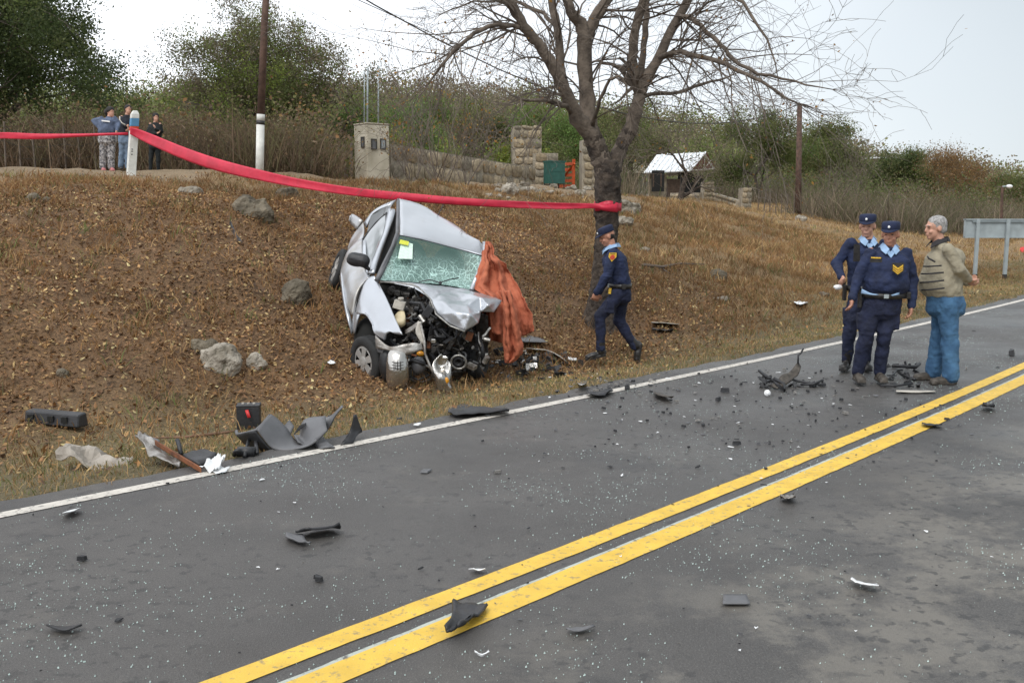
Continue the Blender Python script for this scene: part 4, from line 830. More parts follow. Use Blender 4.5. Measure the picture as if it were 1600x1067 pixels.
# wheels
def wheel(center, axis, R, wd, tiltlabel=None, parent=car, flat=0):
    ax = unit(axis); x = unit(np.cross(ax, (0, 0, 1))); y = np.cross(ax, x)
    wo_ = bpy.data.objects.new('wheel', None); C.objects.link(wo_); wo_.parent = parent; wo_.location = Vector((center-wl(parent)).tolist())
    prof = [(-.5, .62), (-.5, .9), (-.36, 1), (.36, 1), (.5, .9), (.5, .64), (.42, .62)]; mb = MB(); V = []; F = []; n = 32
    for i in range(n):
        q = 6.2832*i/n
        for a_, r_ in prof: V.append(center+ax*a_*wd+(x*math.cos(q)+y*math.sin(q))*r_*R)
    k = len(prof)
    for i in range(n):
        for j in range(k-1): F.append((i*k+j, i*k+j+1, ((i+1) % n)*k+j+1, ((i+1) % n)*k+j))
    mb.add(V, F).build('tyre', M['rubber'], wo_, True)
    tr = MB()
    for i in range(40):
        q = 6.2832*i/40; rd = x*math.cos(q)+y*math.sin(q); tg = -x*math.sin(q)+y*math.cos(q)
        tr.box(center+rd*R*.998, (.006, .03, wd*.62), np.stack([rd, tg, ax], 1))
    tr.build('tread_blocks', M['rubber'], wo_)
    MB().rings([(center+ax*wd*.18, x*R*.62, y*R*.62), (center+ax*wd*.2, x*R*.62, y*R*.62)], 28).build('rim_back', M['dark'], wo_, True)
    hb = MB(); c0 = center+ax*wd*.40
    for i in range(28):
        q0 = 6.2832*i/28; q1 = 6.2832*(i+1)/28; P = []
        for q in (q0, q1):
            rd = x*math.cos(q)+y*math.sin(q); P += [c0+rd*R*.66, c0+rd*R*.53+ax*.008]
        hb.add(P, [(0, 1, 3, 2)])
    for i in range(6):
        q = 6.2832*i/6+.3; rd = x*math.cos(q)+y*math.sin(q); tg = -x*math.sin(q)+y*math.cos(q)
        hb.prism([(.10*R, -.10*R), (.56*R, -.155*R), (.56*R, .155*R), (.10*R, .10*R)], .0, .014, (c0, rd, tg, ax))
    hb.rings([(c0, x*.22*R, y*.22*R), (c0+ax*.02, x*.2*R, y*.2*R), (c0+ax*.026, x*.08*R, y*.08*R)], 18)
    hb.build('hubcap', M['hub'], wo_, False)
    return wo_
wheel(Z(232, 832, 11.40), (-.74, -.67, -.04), .288, .17)
wheel(Z8(190, 728, 13.62), (-.90, -.30, .33), .29, .17)
wheel(Z(742, 812, 11.75), (.9, -.25, .1), .27, .17)
# engine bay junk
eng = MB(); r = random.Random(12)
ENG = [(480, 600, 11.75, .26, .2, .2), (600, 720, 11.6, .24, .2, .18), (560, 800, 11.55, .2, .16, .14), (680, 740, 11.6, .2, .16, .16), (400, 700, 11.7, .2, .14, .14), (470, 880, 11.6, .22, .12, .06), (380, 520, 11.95, .22, .1, .1), (640, 850, 11.6, .14, .12, .07)]
for x_, y_, Y_, a_, b2, c_ in ENG:
    q = r.uniform(-.5, .5); Rm = np.array(Matrix.Rotation(q, 3, 'Y')@Matrix.Rotation(r.uniform(-.4, .4), 3, 'X')); eng.box(Z(x_, y_, Y_), (a_*1.6, b2*1.4, c_*1.5), Rm)
    for k in range(5): eng.ell(Z(x_+r.uniform(-50, 50), y_+r.uniform(-40, 40), Y_-.14), (r.uniform(.03, .07),)*3, n=8, m=6, noise=.1, seed=k)
eng.build('engine_block', M['engine'], car)
def inbay():
    while 1:
        x_ = r.uniform(300, 800); y_ = r.uniform(480, 900)
        if x_ > 540 and y_ < 560+(x_-540)*.7: continue
        if x_ < 340+ (y_-480)*.0 or (y_ < 700 and x_ < 330+(y_-480)*.36): continue
        if y_ > 880-abs(x_-560)*.1: continue
        return x_, y_
jk = {k: MB() for k in ('engine', 'alu', 'black', 'tin', 'rust')}
for i in range(330):
    x_, y_ = inbay(); k = r.choice(['engine']*5+['black']*5+['alu']*4+['tin']*2+['rust']); Rm = np.array(Matrix.Rotation(r.uniform(0, 3), 3, 'X')@Matrix.Rotation(r.uniform(0, 3), 3, 'Y')@Matrix.Rotation(r.uniform(0, 3), 3, 'Z'))
    ym = max(11.24, 11.82-(y_-480)*.0034); p = Z(x_, y_, r.uniform(ym, ym+.3)); t_ = r.random(); s_ = r.uniform(.5, 1.15)
    if t_ < .4: jk[k].box(p, (r.uniform(.03, .14)*s_, r.uniform(.02, .08)*s_, r.uniform(.01, .06)*s_), Rm)
    elif t_ < .6: jk[k].rings([(p, Rm[:, 0]*.03*s_, Rm[:, 1]*.03*s_), (p+Rm[:, 2]*r.uniform(.03, .1), Rm[:, 0]*.03*s_, Rm[:, 1]*.03*s_)], 9)
    elif t_ < .9:
        q = [p]; d = Rm[:, 0]
        for j in range(5): d = unit(d*np.array([1, .3, 1])+np.array([r.gauss(0, .4), abs(r.gauss(0, .2)), r.gauss(-.15, .4)])); q.append(q[-1]+d*.034)
        jk['black' if t_ < .8 else k].tube(q, r.uniform(.005, .016), 5)
    else: jk[k].ell(p, (r.uniform(.02, .05)*s_,)*3, n=8, m=6, noise=.15, seed=i)
for k, nm in (('engine', 'oily_fittings'), ('alu', 'cast_fittings'), ('black', 'hoses_and_plastics'), ('tin', 'torn_brackets'), ('rust', 'rusty_fittings')): tag(jk[k].build(nm, M[{'engine': 'engine', 'alu': 'alu', 'black': 'black', 'tin': 'tin', 'rust': 'rust'}[k]], car), kind='stuff')
b_ = MB(); b_.box(Z(378, 568, 11.35), (.13, .1, .10), np.array(Matrix.Rotation(.3, 3, 'Y'))).rings([(Z(385, 545, 11.33), (.035, 0, 0), (0, .035, 0)), (Z(385, 532, 11.33), (.035, 0, 0), (0, .035, 0))], 12); b_.build('washer_tank', M['dirtywhite'], car, False, [('BEVEL', dict(width=.015, segments=2))])
MB().rings([(Z(386, 655, 11.22), (.055, 0, .01), (0, .03, .045)), (Z(380, 622, 11.26), (.062, 0, .01), (0, .03, .05)), (Z(384, 608, 11.3), (.045, 0, .01), (0, .03, .035))], 14).build('fluid_cap', M['cream'], car, True)
MB().box(Z(515, 600, 11.28), (.09, .07, .13), np.array(Matrix.Rotation(.6, 3, 'Y'))).box(Z(540, 622, 11.24), (.10, .03, .02), np.array(Matrix.Rotation(.6, 3, 'Y'))).build('relay_box', M['black'], car, False, [('BEVEL', dict(width=.006))])
def ringp(c, R_, r_, m_, nm, tilt=0):
    mb = MB(); x = np.array([1, 0, 0.]); y = unit(np.array([0, -.3-tilt, 1])); q = [c+R_*(x*math.cos(a)+y*math.sin(a)) for a in np.linspace(0, 6.2832, 25)]
    mb.tube(q, r_, 8, cap=False); return mb.build(nm, M[m_], car, True)
ringp(Z(660, 840, 11.2), .085, .013, 'alu', 'pulley'); ringp(Z(658, 838, 11.22), .045, .02, 'black', 'pulley_hub')
ringp(Z(475, 893, 11.2), .15, .013, 'alu', 'fan_ring', .5); ringp(Z(645, 770, 11.3), .05, .014, 'engine', 'pulley')
MB().ell(Z(468, 855, 11.1), (.085, .06, .10), noise=.04).build('fan_motor', M['greyplastic'], car, True)
MB().ell(Z(478, 800, 11.15), (.045, .03, .03)).build('indicator_lamp', M['amber'], car, True)
# torn front crossmember and hanging lamps
def ribbon(P, Wd, m_, nm, parent=car, noise=.02, th=.01, n=4, smooth=True):
    rows = [[np.array(a) for a in p] for p in P]; V, Fq = patch(rows, 0, n, n, noise, len(P)); return MB().add(V, Fq).build(nm, M[m_], parent, smooth, SOL(th))
ribbon([[Z(262, 712, 11.1), Z(266, 775, 11.08)], [Z(330, 765, 11.0), Z(325, 785, 10.98)], [Z(400, 755, 10.95), Z(395, 812, 10.95)], [Z(450, 748, 10.97), Z(455, 790, 10.95)], [Z(485, 755, 11.0), Z(490, 780, 11.0)]], 0, 'tin', 'front_crossmember')
ribbon([[Z(265, 735, 11.14), Z(300, 745, 11.06)], [Z(270, 770, 11.14), Z(305, 785, 11.06)], [Z(275, 790, 11.14), Z(298, 800, 11.06)]], 0, 'greyplastic', 'bracket')
ribbon([[Z(400, 690, 11.2), Z(408, 705, 11.15)], [Z(440, 665, 11.12), Z(448, 685, 11.1)], [Z(468, 645, 11.1), Z(480, 665, 11.06)]], 0, 'tin', 'torn_strut')
ribbon([[Z(466, 645, 11.05), Z(480, 650, 11.05)], [Z(455, 700, 11.0), Z(498, 720, 11.0)], [Z(488, 755, 10.98), Z(505, 752, 10.98)]], 0, 'dirtywhite', 'torn_strut')
MB().tube([Z(478, 655, 11.02), Z(496, 730, 10.96), Z(500, 800, 10.92), Z(520, 850, 10.9), Z(545, 900, 10.88), Z(560, 955, 10.88)], .014, 6).build('torn_rail', M['tin'], car, True)
ribbon([[Z(572, 800, 10.95), Z(600, 812, 10.95), Z(612, 825, 11.0)], [Z(540, 840, 10.9), Z(575, 865, 10.98), Z(622, 860, 10.92)], [Z(538, 890, 10.88), Z(575, 905, 10.8), Z(626, 915, 10.9)], [Z(556, 950, 10.86), Z(595, 960, 10.8), Z(630, 962, 10.9)], [Z(592, 1012, 10.86), Z(605, 1006, 10.85), Z(622, 990, 10.88)]], 0, 'chrome', 'crushed_headlight', noise=.09)
MB().ell(Z(602, 928, 10.82), (.028, .02, .038)).build('amber_lens', M['amber'], car, True)
hl = MB()
hl.rings([(Z(362, 772, 11.0), (.055, 0, .0), (0, .03, .02)), (Z(366, 795, 10.97), (.10, 0, .01), (0, .06, .02)), (Z(368, 840, 10.95), (.125, 0, .0), (0, .08, .02)), (Z(370, 900, 10.95), (.13, 0, 0), (0, .09, .0)), (Z(368, 945, 10.97), (.12, 0, 0), (0, .08, .0)), (Z(366, 975, 11.0), (.08, 0, 0), (0, .05, 0)), (Z(366, 985, 11.02), (.05, 0, 0), (0, .03, 0))], 20)
hlo = hl.build('hanging_headlight', M['chrome'], car, True)
gb = MB()
for k in range(3): gb.tube([Z(342, 840+k*14, 10.84), Z(368, 844+k*14, 10.825), Z(398, 840+k*14, 10.84)], .004, 4)
for k in range(3): gb.tube([Z(352+k*16, 836, 10.83), Z(352+k*16, 880, 10.83)], .004, 4)
gb.build('lens_ribs', M['darksteel'], hlo)
MB().ell(Z(318, 850, 11.12), (.09, .1, .2), n=12, noise=.05).build('lamp_housing', M['black'], car, True)
MB().tube([Z(420, 905, 11.15), Z(470, 925, 11.12), Z(520, 900, 11.15)], .012, 6).build('lower_hose', M['black'], car, True)
for P_, nm in (([Z(430, 560, 11.4), Z(480, 560, 11.32), Z(520, 640, 11.4), Z(560, 720, 11.3), Z(600, 720, 11.3)], 'radiator_hose'), ([Z(730, 720, 11.4), Z(770, 760, 11.3), Z(780, 830, 11.3)], 'radiator_hose'), ([Z(420, 850, 11.1), Z(440, 830, 11.05), Z(500, 850, 11.05)], 'radiator_hose')): MB().tube(P_, .024, 8).build(nm, M['black'], car, True)
MB().box(Z(540, 740, 11.2), (.06, .05, .05)).build('bright_bracket', M['chrome'], car, False, [('BEVEL', dict(width=.01))])
MB().add(*patch([[Z(740, 600, 11.6), Z(800, 620, 11.65)], [Z(735, 740, 11.65), Z(800, 740, 11.7)], [Z(720, 870, 11.65), Z(780, 860, 11.7)]], 0, 4, 4, .06)).build('crushed_inner_wing', M['engine'], car, False, SOL(.02))
# left side body shell so the wreck has a volume seen from the side
V, Fq = patch([[Z(697, 232, 13.5), Z(722, 250, 13.05), Z(762, 268, 12.6), Z(780, 330, 12.35), Z(722, 496, 11.9)], [Z(760, 330, 13.6), Z(790, 360, 13.1), Z(800, 400, 12.6), Z(800, 470, 12.3), Z(790, 530, 12.0)], [Z(740, 470, 13.6), Z(780, 500, 13.1), Z(800, 560, 12.6), Z(800, 640, 12.3), Z(780, 700, 12.0)]], 0, 4, 4)
MB().add(V, Fq).build('crushed_left_side', M['cardirty'], car, True, SOL(.02))
# orange cloth thrown over the left side
cloth = thing('orange_cloth', 'orange sheet draped over the crushed left side of the silver car', 'cloth', Z(850, 600, 11.6))
WR = [('SUBSURF', dict(levels=1, render_levels=1)), ('DISPLACE', dict(texture=dtex(.13), strength=.07, mid_level=.5)), ('DISPLACE', dict(texture=dtex(.04), strength=.022, mid_level=.5)), ('SOLIDIFY', dict(thickness=.006))]
rows = [(268, 788, 800, 12.3), (300, 782, 828, 12.25), (345, 772, 836, 12.12), (370, 766, 882, 12.05), (410, 752, 905, 11.98), (450, 736, 925, 11.9), (485, 722, 948, 11.84), (520, 780, 965, 11.72), (560, 800, 988, 11.66), (610, 808, 1006, 11.62), (660, 812, 1020, 11.6), (698, 818, 1024, 11.6)]
P = []
for i, (y_, a_, c_, Y_) in enumerate(rows):
    row = []
    for j in range(17):
        u = j/16; fold = .06*math.sin(u*15+i*.25)*min(1, i/3)+.03*math.sin(u*31+i*.4+1); row.append(Z(a_+(c_-a_)*u, y_+(8*math.sin(u*11) if i == 11 else 0)+10*math.sin(u*2.8)*(i > 6), Y_+fold+.18*u*(i > 3)))
    P.append(row)
V, Fq = patch(P, 0, 3, 2); MB().add(V, Fq).build('upper_sheet', M['cloth'], cloth, True, WR)
rows = [(500, 846, 905, 11.5), (560, 868, 918, 11.44), (630, 872, 935, 11.42), (700, 872, 950, 11.42), (750, 872, 962, 11.42), (790, 876, 966, 11.44), (818, 880, 945, 11.46), (843, 884, 905, 11.48)]
P = [[Z(a_+(c_-a_)*j/8, y_, Y_+.045*math.sin(j*1.6+i*.3)) for j in range(9)] for i, (y_, a_, c_, Y_) in enumerate(rows)]
V, Fq = patch(P, 0, 3, 3); MB().add(V, Fq).build('hanging_fold', M['cloth'], cloth, True, WR)
P = [[Z(770+j*14+i*2, 560+i*34+j*3, 11.95+.04*math.sin(j*2)) for j in range(8)] for i in range(6)]
V, Fq = patch(P, 0, 2, 3); MB().add(V, Fq).build('inner_fold', M['cloth'], cloth, True, SOL(.006))

# ------------------------------------------------------------------ people
M['eyecol'] = mat('dark eye', (.05, .035, .03), .4)
def solveY(px, py, Y0):
    Ys = np.linspace(Y0*.85, Y0*1.2, 160); return float(min(Ys, key=lambda y_: abs(at(px, py, y_)[2]-tz1(at(px, py, y_)[0], y_))))
def person(label, Y, J, W, opt, loc=None, group=None):
    """J: joints as (px, py, dY). W: part widths in metres"""
    a3 = lambda k: at(J[k][0], J[k][1], Y+(J[k][2] if len(J[k]) > 2 else 0))
    G = {k: a3(k) for k in J}; f = unit(np.array([opt['face'][0], opt['face'][1], 0])); side = np.array([f[1], -f[0], 0])  # side = person's right
    bf = unit(np.array([opt.get('body', opt['face'])[0], opt.get('body', opt['face'])[1], 0])); bs = np.array([bf[1], -bf[0], 0])
    feet = (G['anL']+G['anR'])/2; base = np.array([feet[0], feet[1], min(G['anL'][2], G['anR'][2])-.08]) if loc is None else loc
    t = thing('person', label, 'person', base, group); h = opt.get('scale', 1.); det = opt.get('detail', 1)
    up = np.array([0, 0, 1.]); hd = G['head']; tilt = opt.get('nod', 0); hf = unit(f*math.cos(tilt)-up*math.sin(tilt)); hu = unit(up*math.cos(tilt)+f*math.sin(tilt))
    HR = np.stack([side, hf, hu], 1)
    def hp(x, y, z): return hd+h*(side*x+hf*y+hu*z)
    body = MB()
    # head
    body.ell(hp(0, -.012, .03), np.array((.074, .095, .088))*h, HR, 18, 12).ell(hp(0, .02, -.04), np.array((.058, .068, .07))*h, HR, 14, 10)
    body.ell(hp(0, .05, -.085), np.array((.034, .032, .026))*h, HR, 10, 8)
    if det:
        body.cap(hp(0, .086, .014), hp(0, .099, -.020), .011*h, .015*h, 8).ell(hp(0, .078, .03), np.array((.05, .018, .012))*h, HR, 10, 6)
        for sx in (-1, 1): body.ell(hp(.076*sx, -.008, -.002), np.array((.012, .022, .032))*h, HR, 10, 8).ell(hp(.036*sx, .066, -.03), np.array((.022, .018, .02))*h, HR, 8, 6)
        body.ell(hp(0, .086, -.052), np.array((.026, .012, .007))*h, HR, 10, 6).ell(hp(0, .084, -.064), np.array((.022, .012, .008))*h, HR, 10, 6)
    neck = G['neck'] = G['neck']-up*.035*h; body.cap(hp(0, -.02, -.06), neck-up*.03, .055*h, .062*h, 12)
    pel = (G['hipL']+G['hipR'])/2; chest = (G['shL']+G['shR'])/2-up*.08
    body.cap(chest, pel, .11*h, .11*h, 10)
    for s_ in 'LR':
        body.cap(G['sh'+s_], G['el'+s_], .045*h, .038*h).cap(G['el'+s_], G['wr'+s_], .036*h, .026*h)
        body.cap(G['hip'+s_], G['kn'+s_], .07*h, .05*h).cap(G['kn'+s_], G['an'+s_], .048*h, .036*h)
        d = unit(G['wr'+s_]-G['el'+s_]); hdn = unit(G['ha'+s_]-G['wr'+s_]) if 'ha'+s_ in G else d
        x = unit(np.cross(hdn, opt.get('palm', bs))); nrm = np.cross(x, hdn); w0 = G['wr'+s_]
        Hm = np.stack([x, nrm, hdn], 1); body.cap(w0, w0+hdn*.03*h, .026*h, .026*h)
        body.ell(w0+hdn*.055*h, np.array((.040, .018, .048))*h, Hm, 12, 8)
        curl = opt.get('curl', .5)
        for k in range(4):
            o0 = w0+hdn*.085*h+x*(.028-.0187*k)*h; L = (.036, .042, .040, .030)[k]*h; d1 = unit(hdn*math.cos(curl)+nrm*math.sin(curl)); d2 = unit(hdn*math.cos(curl*2.1)+nrm*math.sin(curl*2.1))
            body.cap(o0, o0+d1*L, .0095*h, .009*h, 7).cap(o0+d1*L, o0+d1*L+d2*L*.8, .009*h, .0075*h, 7)
        o0 = w0+hdn*.035*h+x*.034*h; d1 = unit(hdn*.7+x*.6+nrm*.3); body.cap(o0, o0+d1*.04*h, .012*h, .0105*h, 7).cap(o0+d1*.04*h, o0+d1*.04*h+unit(hdn+nrm*.4)*.03*h, .0105*h, .009*h, 7)
        if opt.get('bareshin'): body.ell(G['an'+s_]+G['toe'+s_]*0+ (G['toe'+s_]-G['an'+s_])*.5-up*.0, (.04, .10, .035), np.stack([bs, bf, up], 1), 10, 8)
    bo = remesh(body, 'body', M[opt.get('skin', 'skin')], t, .0075 if det else .013, 3 if det else 2, fac=.5)
    # eyes
    if det:
        for sx in (-1, 1): MB().ell(hp(.031*sx, .0815, .008), np.array((.011, .006, .005))*h, HR, 10, 6).build('eye', M['eyecol'], t, True)
        if opt.get('brow'): MB().cap(hp(-.042, .084, .03), hp(-.018, .09, .032), .004, .004, 6).cap(hp(.042, .084, .03), hp(.018, .09, .032), .004, .004, 6).build('eyebrows', M[opt['brow']], t, True)
    # hair
    hr = MB()
    if opt['hair'] == 'cap':
        hr.ell(hp(0, -.03, .0), np.array((.075, .066, .062))*h, HR, 14, 10)
    elif opt['hair'] == 'short':
        hr.ell(hp(0, -.022, .048), np.array((.084, .098, .082))*h, HR, 18, 12).ell(hp(0, -.052, -.005), np.array((.077, .062, .06))*h, HR, 14, 10)
    elif opt['hair'] == 'bun':
        hr.ell(hp(0, -.022, .045), np.array((.088, .102, .085))*h, HR, 16, 12).ell(hp(0, -.13, .01), np.array((.07, .07, .08))*h, HR, 12, 10).cap(hp(0, -.13, 0), hp(0, -.14, -.14), .05, .03)
    else:
        hr.ell(hp(0, -.02, .045), np.array((.086, .1, .085))*h, HR, 16, 12).ell(hp(0, -.06, -.03), np.array((.08, .055, .09))*h, HR, 12, 10)
    remesh(hr, 'hair', M[opt.get('haircol', 'darkhair')], t, .01, 2, [(.03, .012)])
    if opt['hair'] == 'cap':
        cp = MB(); rr = []
        for z_, a_, c_ in ((.05, .084, .102), (.066, .087, .105), (.092, .089, .105), (.118, .086, .100), (.130, .074, .086), (.134, .04, .05)): rr.append((hp(0, -.01-(.0 if z_ < .1 else .006), z_), side*a_*h, hf*c_*h))
        cp.rings(rr, 22)
        co = cp.build('cap', M['cap'], t, True)
        V = []; F_ = []; nb = 11
        for i in range(nb):
            a_ = math.radians(25+130*i/(nb-1)); c1 = hp(math.cos(a_)*.088, -.01+math.sin(a_)*.102, .060); k_ = math.sin((a_-math.radians(25))/math.radians(130)*math.pi)
            c2 = hp(math.cos(a_)*.094, -.01+math.sin(a_)*.106+.062*k_**.6, .060-.024*k_); V += [c1, c2]
        for i in range(nb-1): F_.append((2*i, 2*i+1, 2*i+3, 2*i+2))
        MB().add(V, F_).build('peak', M['cap'], co, True, [('SOLIDIFY', dict(thickness=.006))])
        MB().ell(hp(0, .100, .085), np.array((.012, .008, .014))*h, HR, 8, 6).build('cap_badge', M['white'], co, True)
    # jacket / jumper
    wc, dc = W['chest']; ww, dw = W['waist']; wh, dh = W['hem']; hem = G.get('hem', pel+up*.05); bl = W.get('belly', 0)
    sh = (G['shL']+G['shR'])/2; tp = MB(); ax = hem-sh
    def tr(u, a_, c_, fw): return (sh+ax*u+bf*fw, bs*a_/2, bf*c_/2)
    tp.rings([(neck+up*.015, bs*.065, bf*.065), (neck-up*.025, bs*.09, bf*.08), tr(.06, wc*.80, dc*.75, 0), tr(.2, wc, dc, .01), tr(.42, wc*.97, dc*1.02, .015+bl*.4), tr(.68, ww*1.0, dw, .01+bl), tr(.88, ww, dw*.98, .005+bl*.8), tr(1.0, wh, dh, bl*.35), tr(1.02, wh*.94, dh*.94, bl*.3)], 24)
    ar = W.get('arm', .062)
    for s_ in 'LR':
        s0 = G['sh'+s_]; e0 = G['el'+s_]; w0 = G['wr'+s_]
        s0 = s0-up*.015; tp.ell(s0, (ar*1.02,)*3, n=12).cap(s0, e0, ar*1.0, ar*.90, 12).cap(e0, s0*.0+w0, ar*.93, ar*.68, 12).cap(w0-unit(w0-e0)*.05, w0, ar*.74, ar*.70, 12)
        # sleeve folds
        for k in range(4): q_ = e0+(s0-e0)*(.12*k-.05); tp.ell(q_, (ar*1.02, ar*1.02, .02), n=12, m=6)
    cut = opt.get('jacketname', 'jacket')
    jk_ = remesh(tp, cut, M[opt['top']], t, .011 if det else .016, 3, [(.11, .034 if det else .03), (.045, .012 if opt['top'] == 'navy' else .004)] if det else [(.08, .03)], fac=.5)
    # trousers
    tr_ = MB(); lt = W.get('leg', .088); sL, sR = G['hipL'], G['hipR']
    tr_.rings([(hem+up*.03+bf*bl*.3, bs*wh*.46, bf*dh*.46), (pel+up*.02, bs*wh*.5, bf*dh*.5), (pel-up*.08, bs*wh*.48, bf*dh*.5), (pel-up*.13, bs*wh*.3, bf*dh*.35)], 20)
    for s_ in 'LR':
        a_, k_, n_ = G['hip'+s_], G['kn'+s_], G['an'+s_]
        tr_.ell(a_, (lt*1.12,)*3).cap(a_, k_, lt*1.12, lt*.88, 14).cap(k_, n_, lt*.86, lt*W.get('cuff', .66), 14)
        d_ = n_-k_
        for q_ in (.55, .75, .9, .98): tr_.ell(k_+d_*q_, (lt*.86*(1-q_*.2)*W.get('bag', 1),)*2+(.03,), n=12, m=6)
        tr_.ell(k_+up*.01, (lt*.93, lt*.93, .04))
        if opt.get('pocket'): tr_.box(a_*.45+k_*.55+bs*(.0 if opt.get('pocket') == 2 else (lt*.85 if s_ == 'R' else -lt*.85)), (.07, .1, .17), np.stack([bs, bf, up], 1))
    remesh(tr_, 'trousers', M[opt['bottom']], t, .011 if det else .016, 3, [(.13, .036 if det else .03), (.045, .013)] if det else [(.08, .03)], fac=.5)
    # footwear
    for s_ in 'LR':
        an, toe = G['an'+s_], G['toe'+s_]; d_ = toe-an; fd = unit(d_); 
        if not opt.get('footdir'): fd = unit(np.array([d_[0], d_[1], 0])+1e-6)
        upx = unit(up-fd*np.dot(up, fd)); sd_ = np.cross(fd, upx); FR = np.stack([sd_, fd, upx], 1); sole = an-upx*.075*h; fl = W.get('foot', .27)*h
        b_ = MB(); b_.ell(sole+fd*fl*.40+upx*.028*h, np.array((.046, fl*.34, .04))*h, FR, 14, 8).ell(sole+fd*fl*.62+upx*.024*h, np.array((.05, fl*.2, .034))*h, FR, 14, 8).ell(sole-fd*.02+upx*.035*h, np.array((.042, .052, .045))*h, FR, 12, 8)
        b_.box(sole+fd*fl*.32+upx*.0*h, (.085*h, fl*.98, .022*h), FR)
        if opt.get('boots'):
            sh_ = unit(G['kn'+s_]-an); b_.cap(sole+upx*.05, an+sh_*.12, .052*h, .056*h, 12)
        remesh(b_, opt.get('shoename', 'boot'), M[opt['shoes']], t, .0085 if det else .012, 2)
        if det and opt.get('boots'):
            MB().box(sole+fd*fl*.32-upx*.010, (.088*h, fl*1.0, .014), FR).build('boot_sole', M['rubber'], t, False, [('BEVEL', dict(width=.006))])
    # collar
    if opt.get('collar'):
        cb = MB(); 
        for sx in (-1, 1):
            o_ = neck; f_ = lambda x, y, z: o_+bs*sx*x*.88*h+bf*y*.95*h+up*z*.9*h
            V = [f_(.062, -.05, .055), f_(.05, .045, .045), f_(.014, .098, -.005), f_(.052, .128, -.06), f_(.098, .075, -.018), f_(.092, -.03, .015)]
            cb.add(V, [(0, 1, 4, 5), (1, 2, 3, 4)])
        g_ = lambda x, y, z: neck+bs*x*h+bf*y*h+up*z*h
        cb.add([g_(.062, -.05, .055), g_(0, -.085, .06), g_(-.062, -.05, .055), g_(-.10, -.03, .012), g_(0, -.115, .01), g_(.10, -.03, .012)], [(0, 1, 4, 5), (1, 2, 3, 4)])
        if opt['collar'] == 'shirt': cb.add([g_(.04, .06, .02), g_(.034, .112, -.04), g_(0, .128, -.085), g_(-.034, .112, -.04), g_(-.04, .06, .02), g_(0, .082, -.025)], [(0, 1, 5), (1, 2, 5), (2, 3, 5), (3, 4, 5)])
        cb.build('collar', M[opt['collar']], t, False, [('SOLIDIFY', dict(thickness=.006))])
    return t, G, dict(bf=bf, bs=bs, hem=hem, pel=pel, sh=sh, ax=ax, up=up, hp=hp)
def belt_(t, I, W, m='leather', z=-.015):
    c = I['hem']+I['up']*z+I['bf']*W.get('belly', 0)*.3; wh, dh = W['hem']; mb = MB(); a_ = wh*.53; b_ = dh*.54
    V = []; F_ = []; n = 28
    for i in range(n):
        q = 6.2832*i/n
        for dz, k in ((-.028, 1), (.028, 1), (.028, .9), (-.028, .9)): V.append(c+I['up']*dz+I['bs']*math.cos(q)*a_*k+I['bf']*math.sin(q)*b_*k)
    for i in range(n):
        for k in range(4): F_.append((i*4+k, i*4+(k+1) % 4, ((i+1) % n)*4+(k+1) % 4, ((i+1) % n)*4+k))
    mb.add(V, F_); o = mb.build('belt', M[m], t, True); return c, a_, b_
def duty(t, I, c, a_, b_, right=True):
    MB().box(c+I['bs']*(a_+.02)-I['up']*.05, (.04, .06, .17), np.stack([I['bs'], I['bf'], I['up']], 1)).box(c+I['bs']*(a_+.03)+I['up']*.04, (.035, .035, .06), np.stack([I['bs'], I['bf'], I['up']], 1)).build('holster', M['leather'], t, False, [('BEVEL', dict(width=.01, segments=2))])
    MB().box(c-I['bs']*(a_+.02), (.05, .05, .07), np.stack([I['bs'], I['bf'], I['up']], 1)).build('belt_pouch', M['leather'], t, False, [('BEVEL', dict(width=.01, segments=2))])
    MB().box(c+I['bf']*(b_+.004), (.045, .01, .04), np.stack([I['bs'], I['bf'], I['up']], 1)).build('belt_buckle', M['galv'], t, False)
NAVY = dict(hair='cap', top='navy', bottom='navy2', shoes='leather', boots=1, collar='shirt', skin='skin2', footdir=0, pocket=1)

# policeman walking on the verge (profile, facing left)
def P6(x, y, d=0): return (1280+x/3.557, 320+y/3.557, d)
def P7(x, y, d=0): return (860+x/3.95, 330+y/3.95, d)
W1 = dict(chest=(.42, .31), waist=(.38, .30), hem=(.35, .27), arm=.066, leg=.088, cuff=.62)
J = dict(head=P7(350, 158), neck=P7(382, 208), shL=P7(385, 255, -.19), shR=P7(400, 255, .19), elL=P7(350, 395, -.24), elR=P7(360, 395, .24), wrL=P7(285, 498, -.22), wrR=P7(300, 500, .2), haL=P7(262, 560, -.2), haR=P7(280, 560, .2),
         hipL=P7(425, 505, -.09), hipR=P7(440, 505, .09), hem=P7(430, 452), knL=P7(306, 650, -.1), knR=P7(425, 680, .1), anL=P7(310, 855, -.1), anR=P7(520, 830, .1), toeL=P7(215, 878, -.12), toeR=P7(505, 922, .1))
Ycop = solveY(955, 570, 13.0)
t, G, I = person('policeman in navy uniform and cap walking left along the verge past the bare tree', Ycop, J, W1, dict(NAVY, face=(-1, -.12), nod=.38, curl=.7, footdir=1))
c_, a_, b2 = belt_(t, I, W1); duty(t, I, c_, a_, b2)
pc = G['shL']+(G['elL']-G['shL'])*.18+np.array([0, -.078, .0])
MB().prism([(-.045, .05), (.045, .05), (.05, .0), (.0, -.06), (-.05, .0)], 0, .01, (pc, (1, 0, 0), (.12, 0, 1), (0, -1, 0))).build('sleeve_crest', M['gold'], t)
MB().prism([(.03*math.cos(a), .032*math.sin(a)-.005) for a in np.linspace(0, 6.28, 13)[:-1]], .01, .014, (pc, (1, 0, 0), (.12, 0, 1), (0, -1, 0))).build('sleeve_crest_centre', M['badgered'], t)
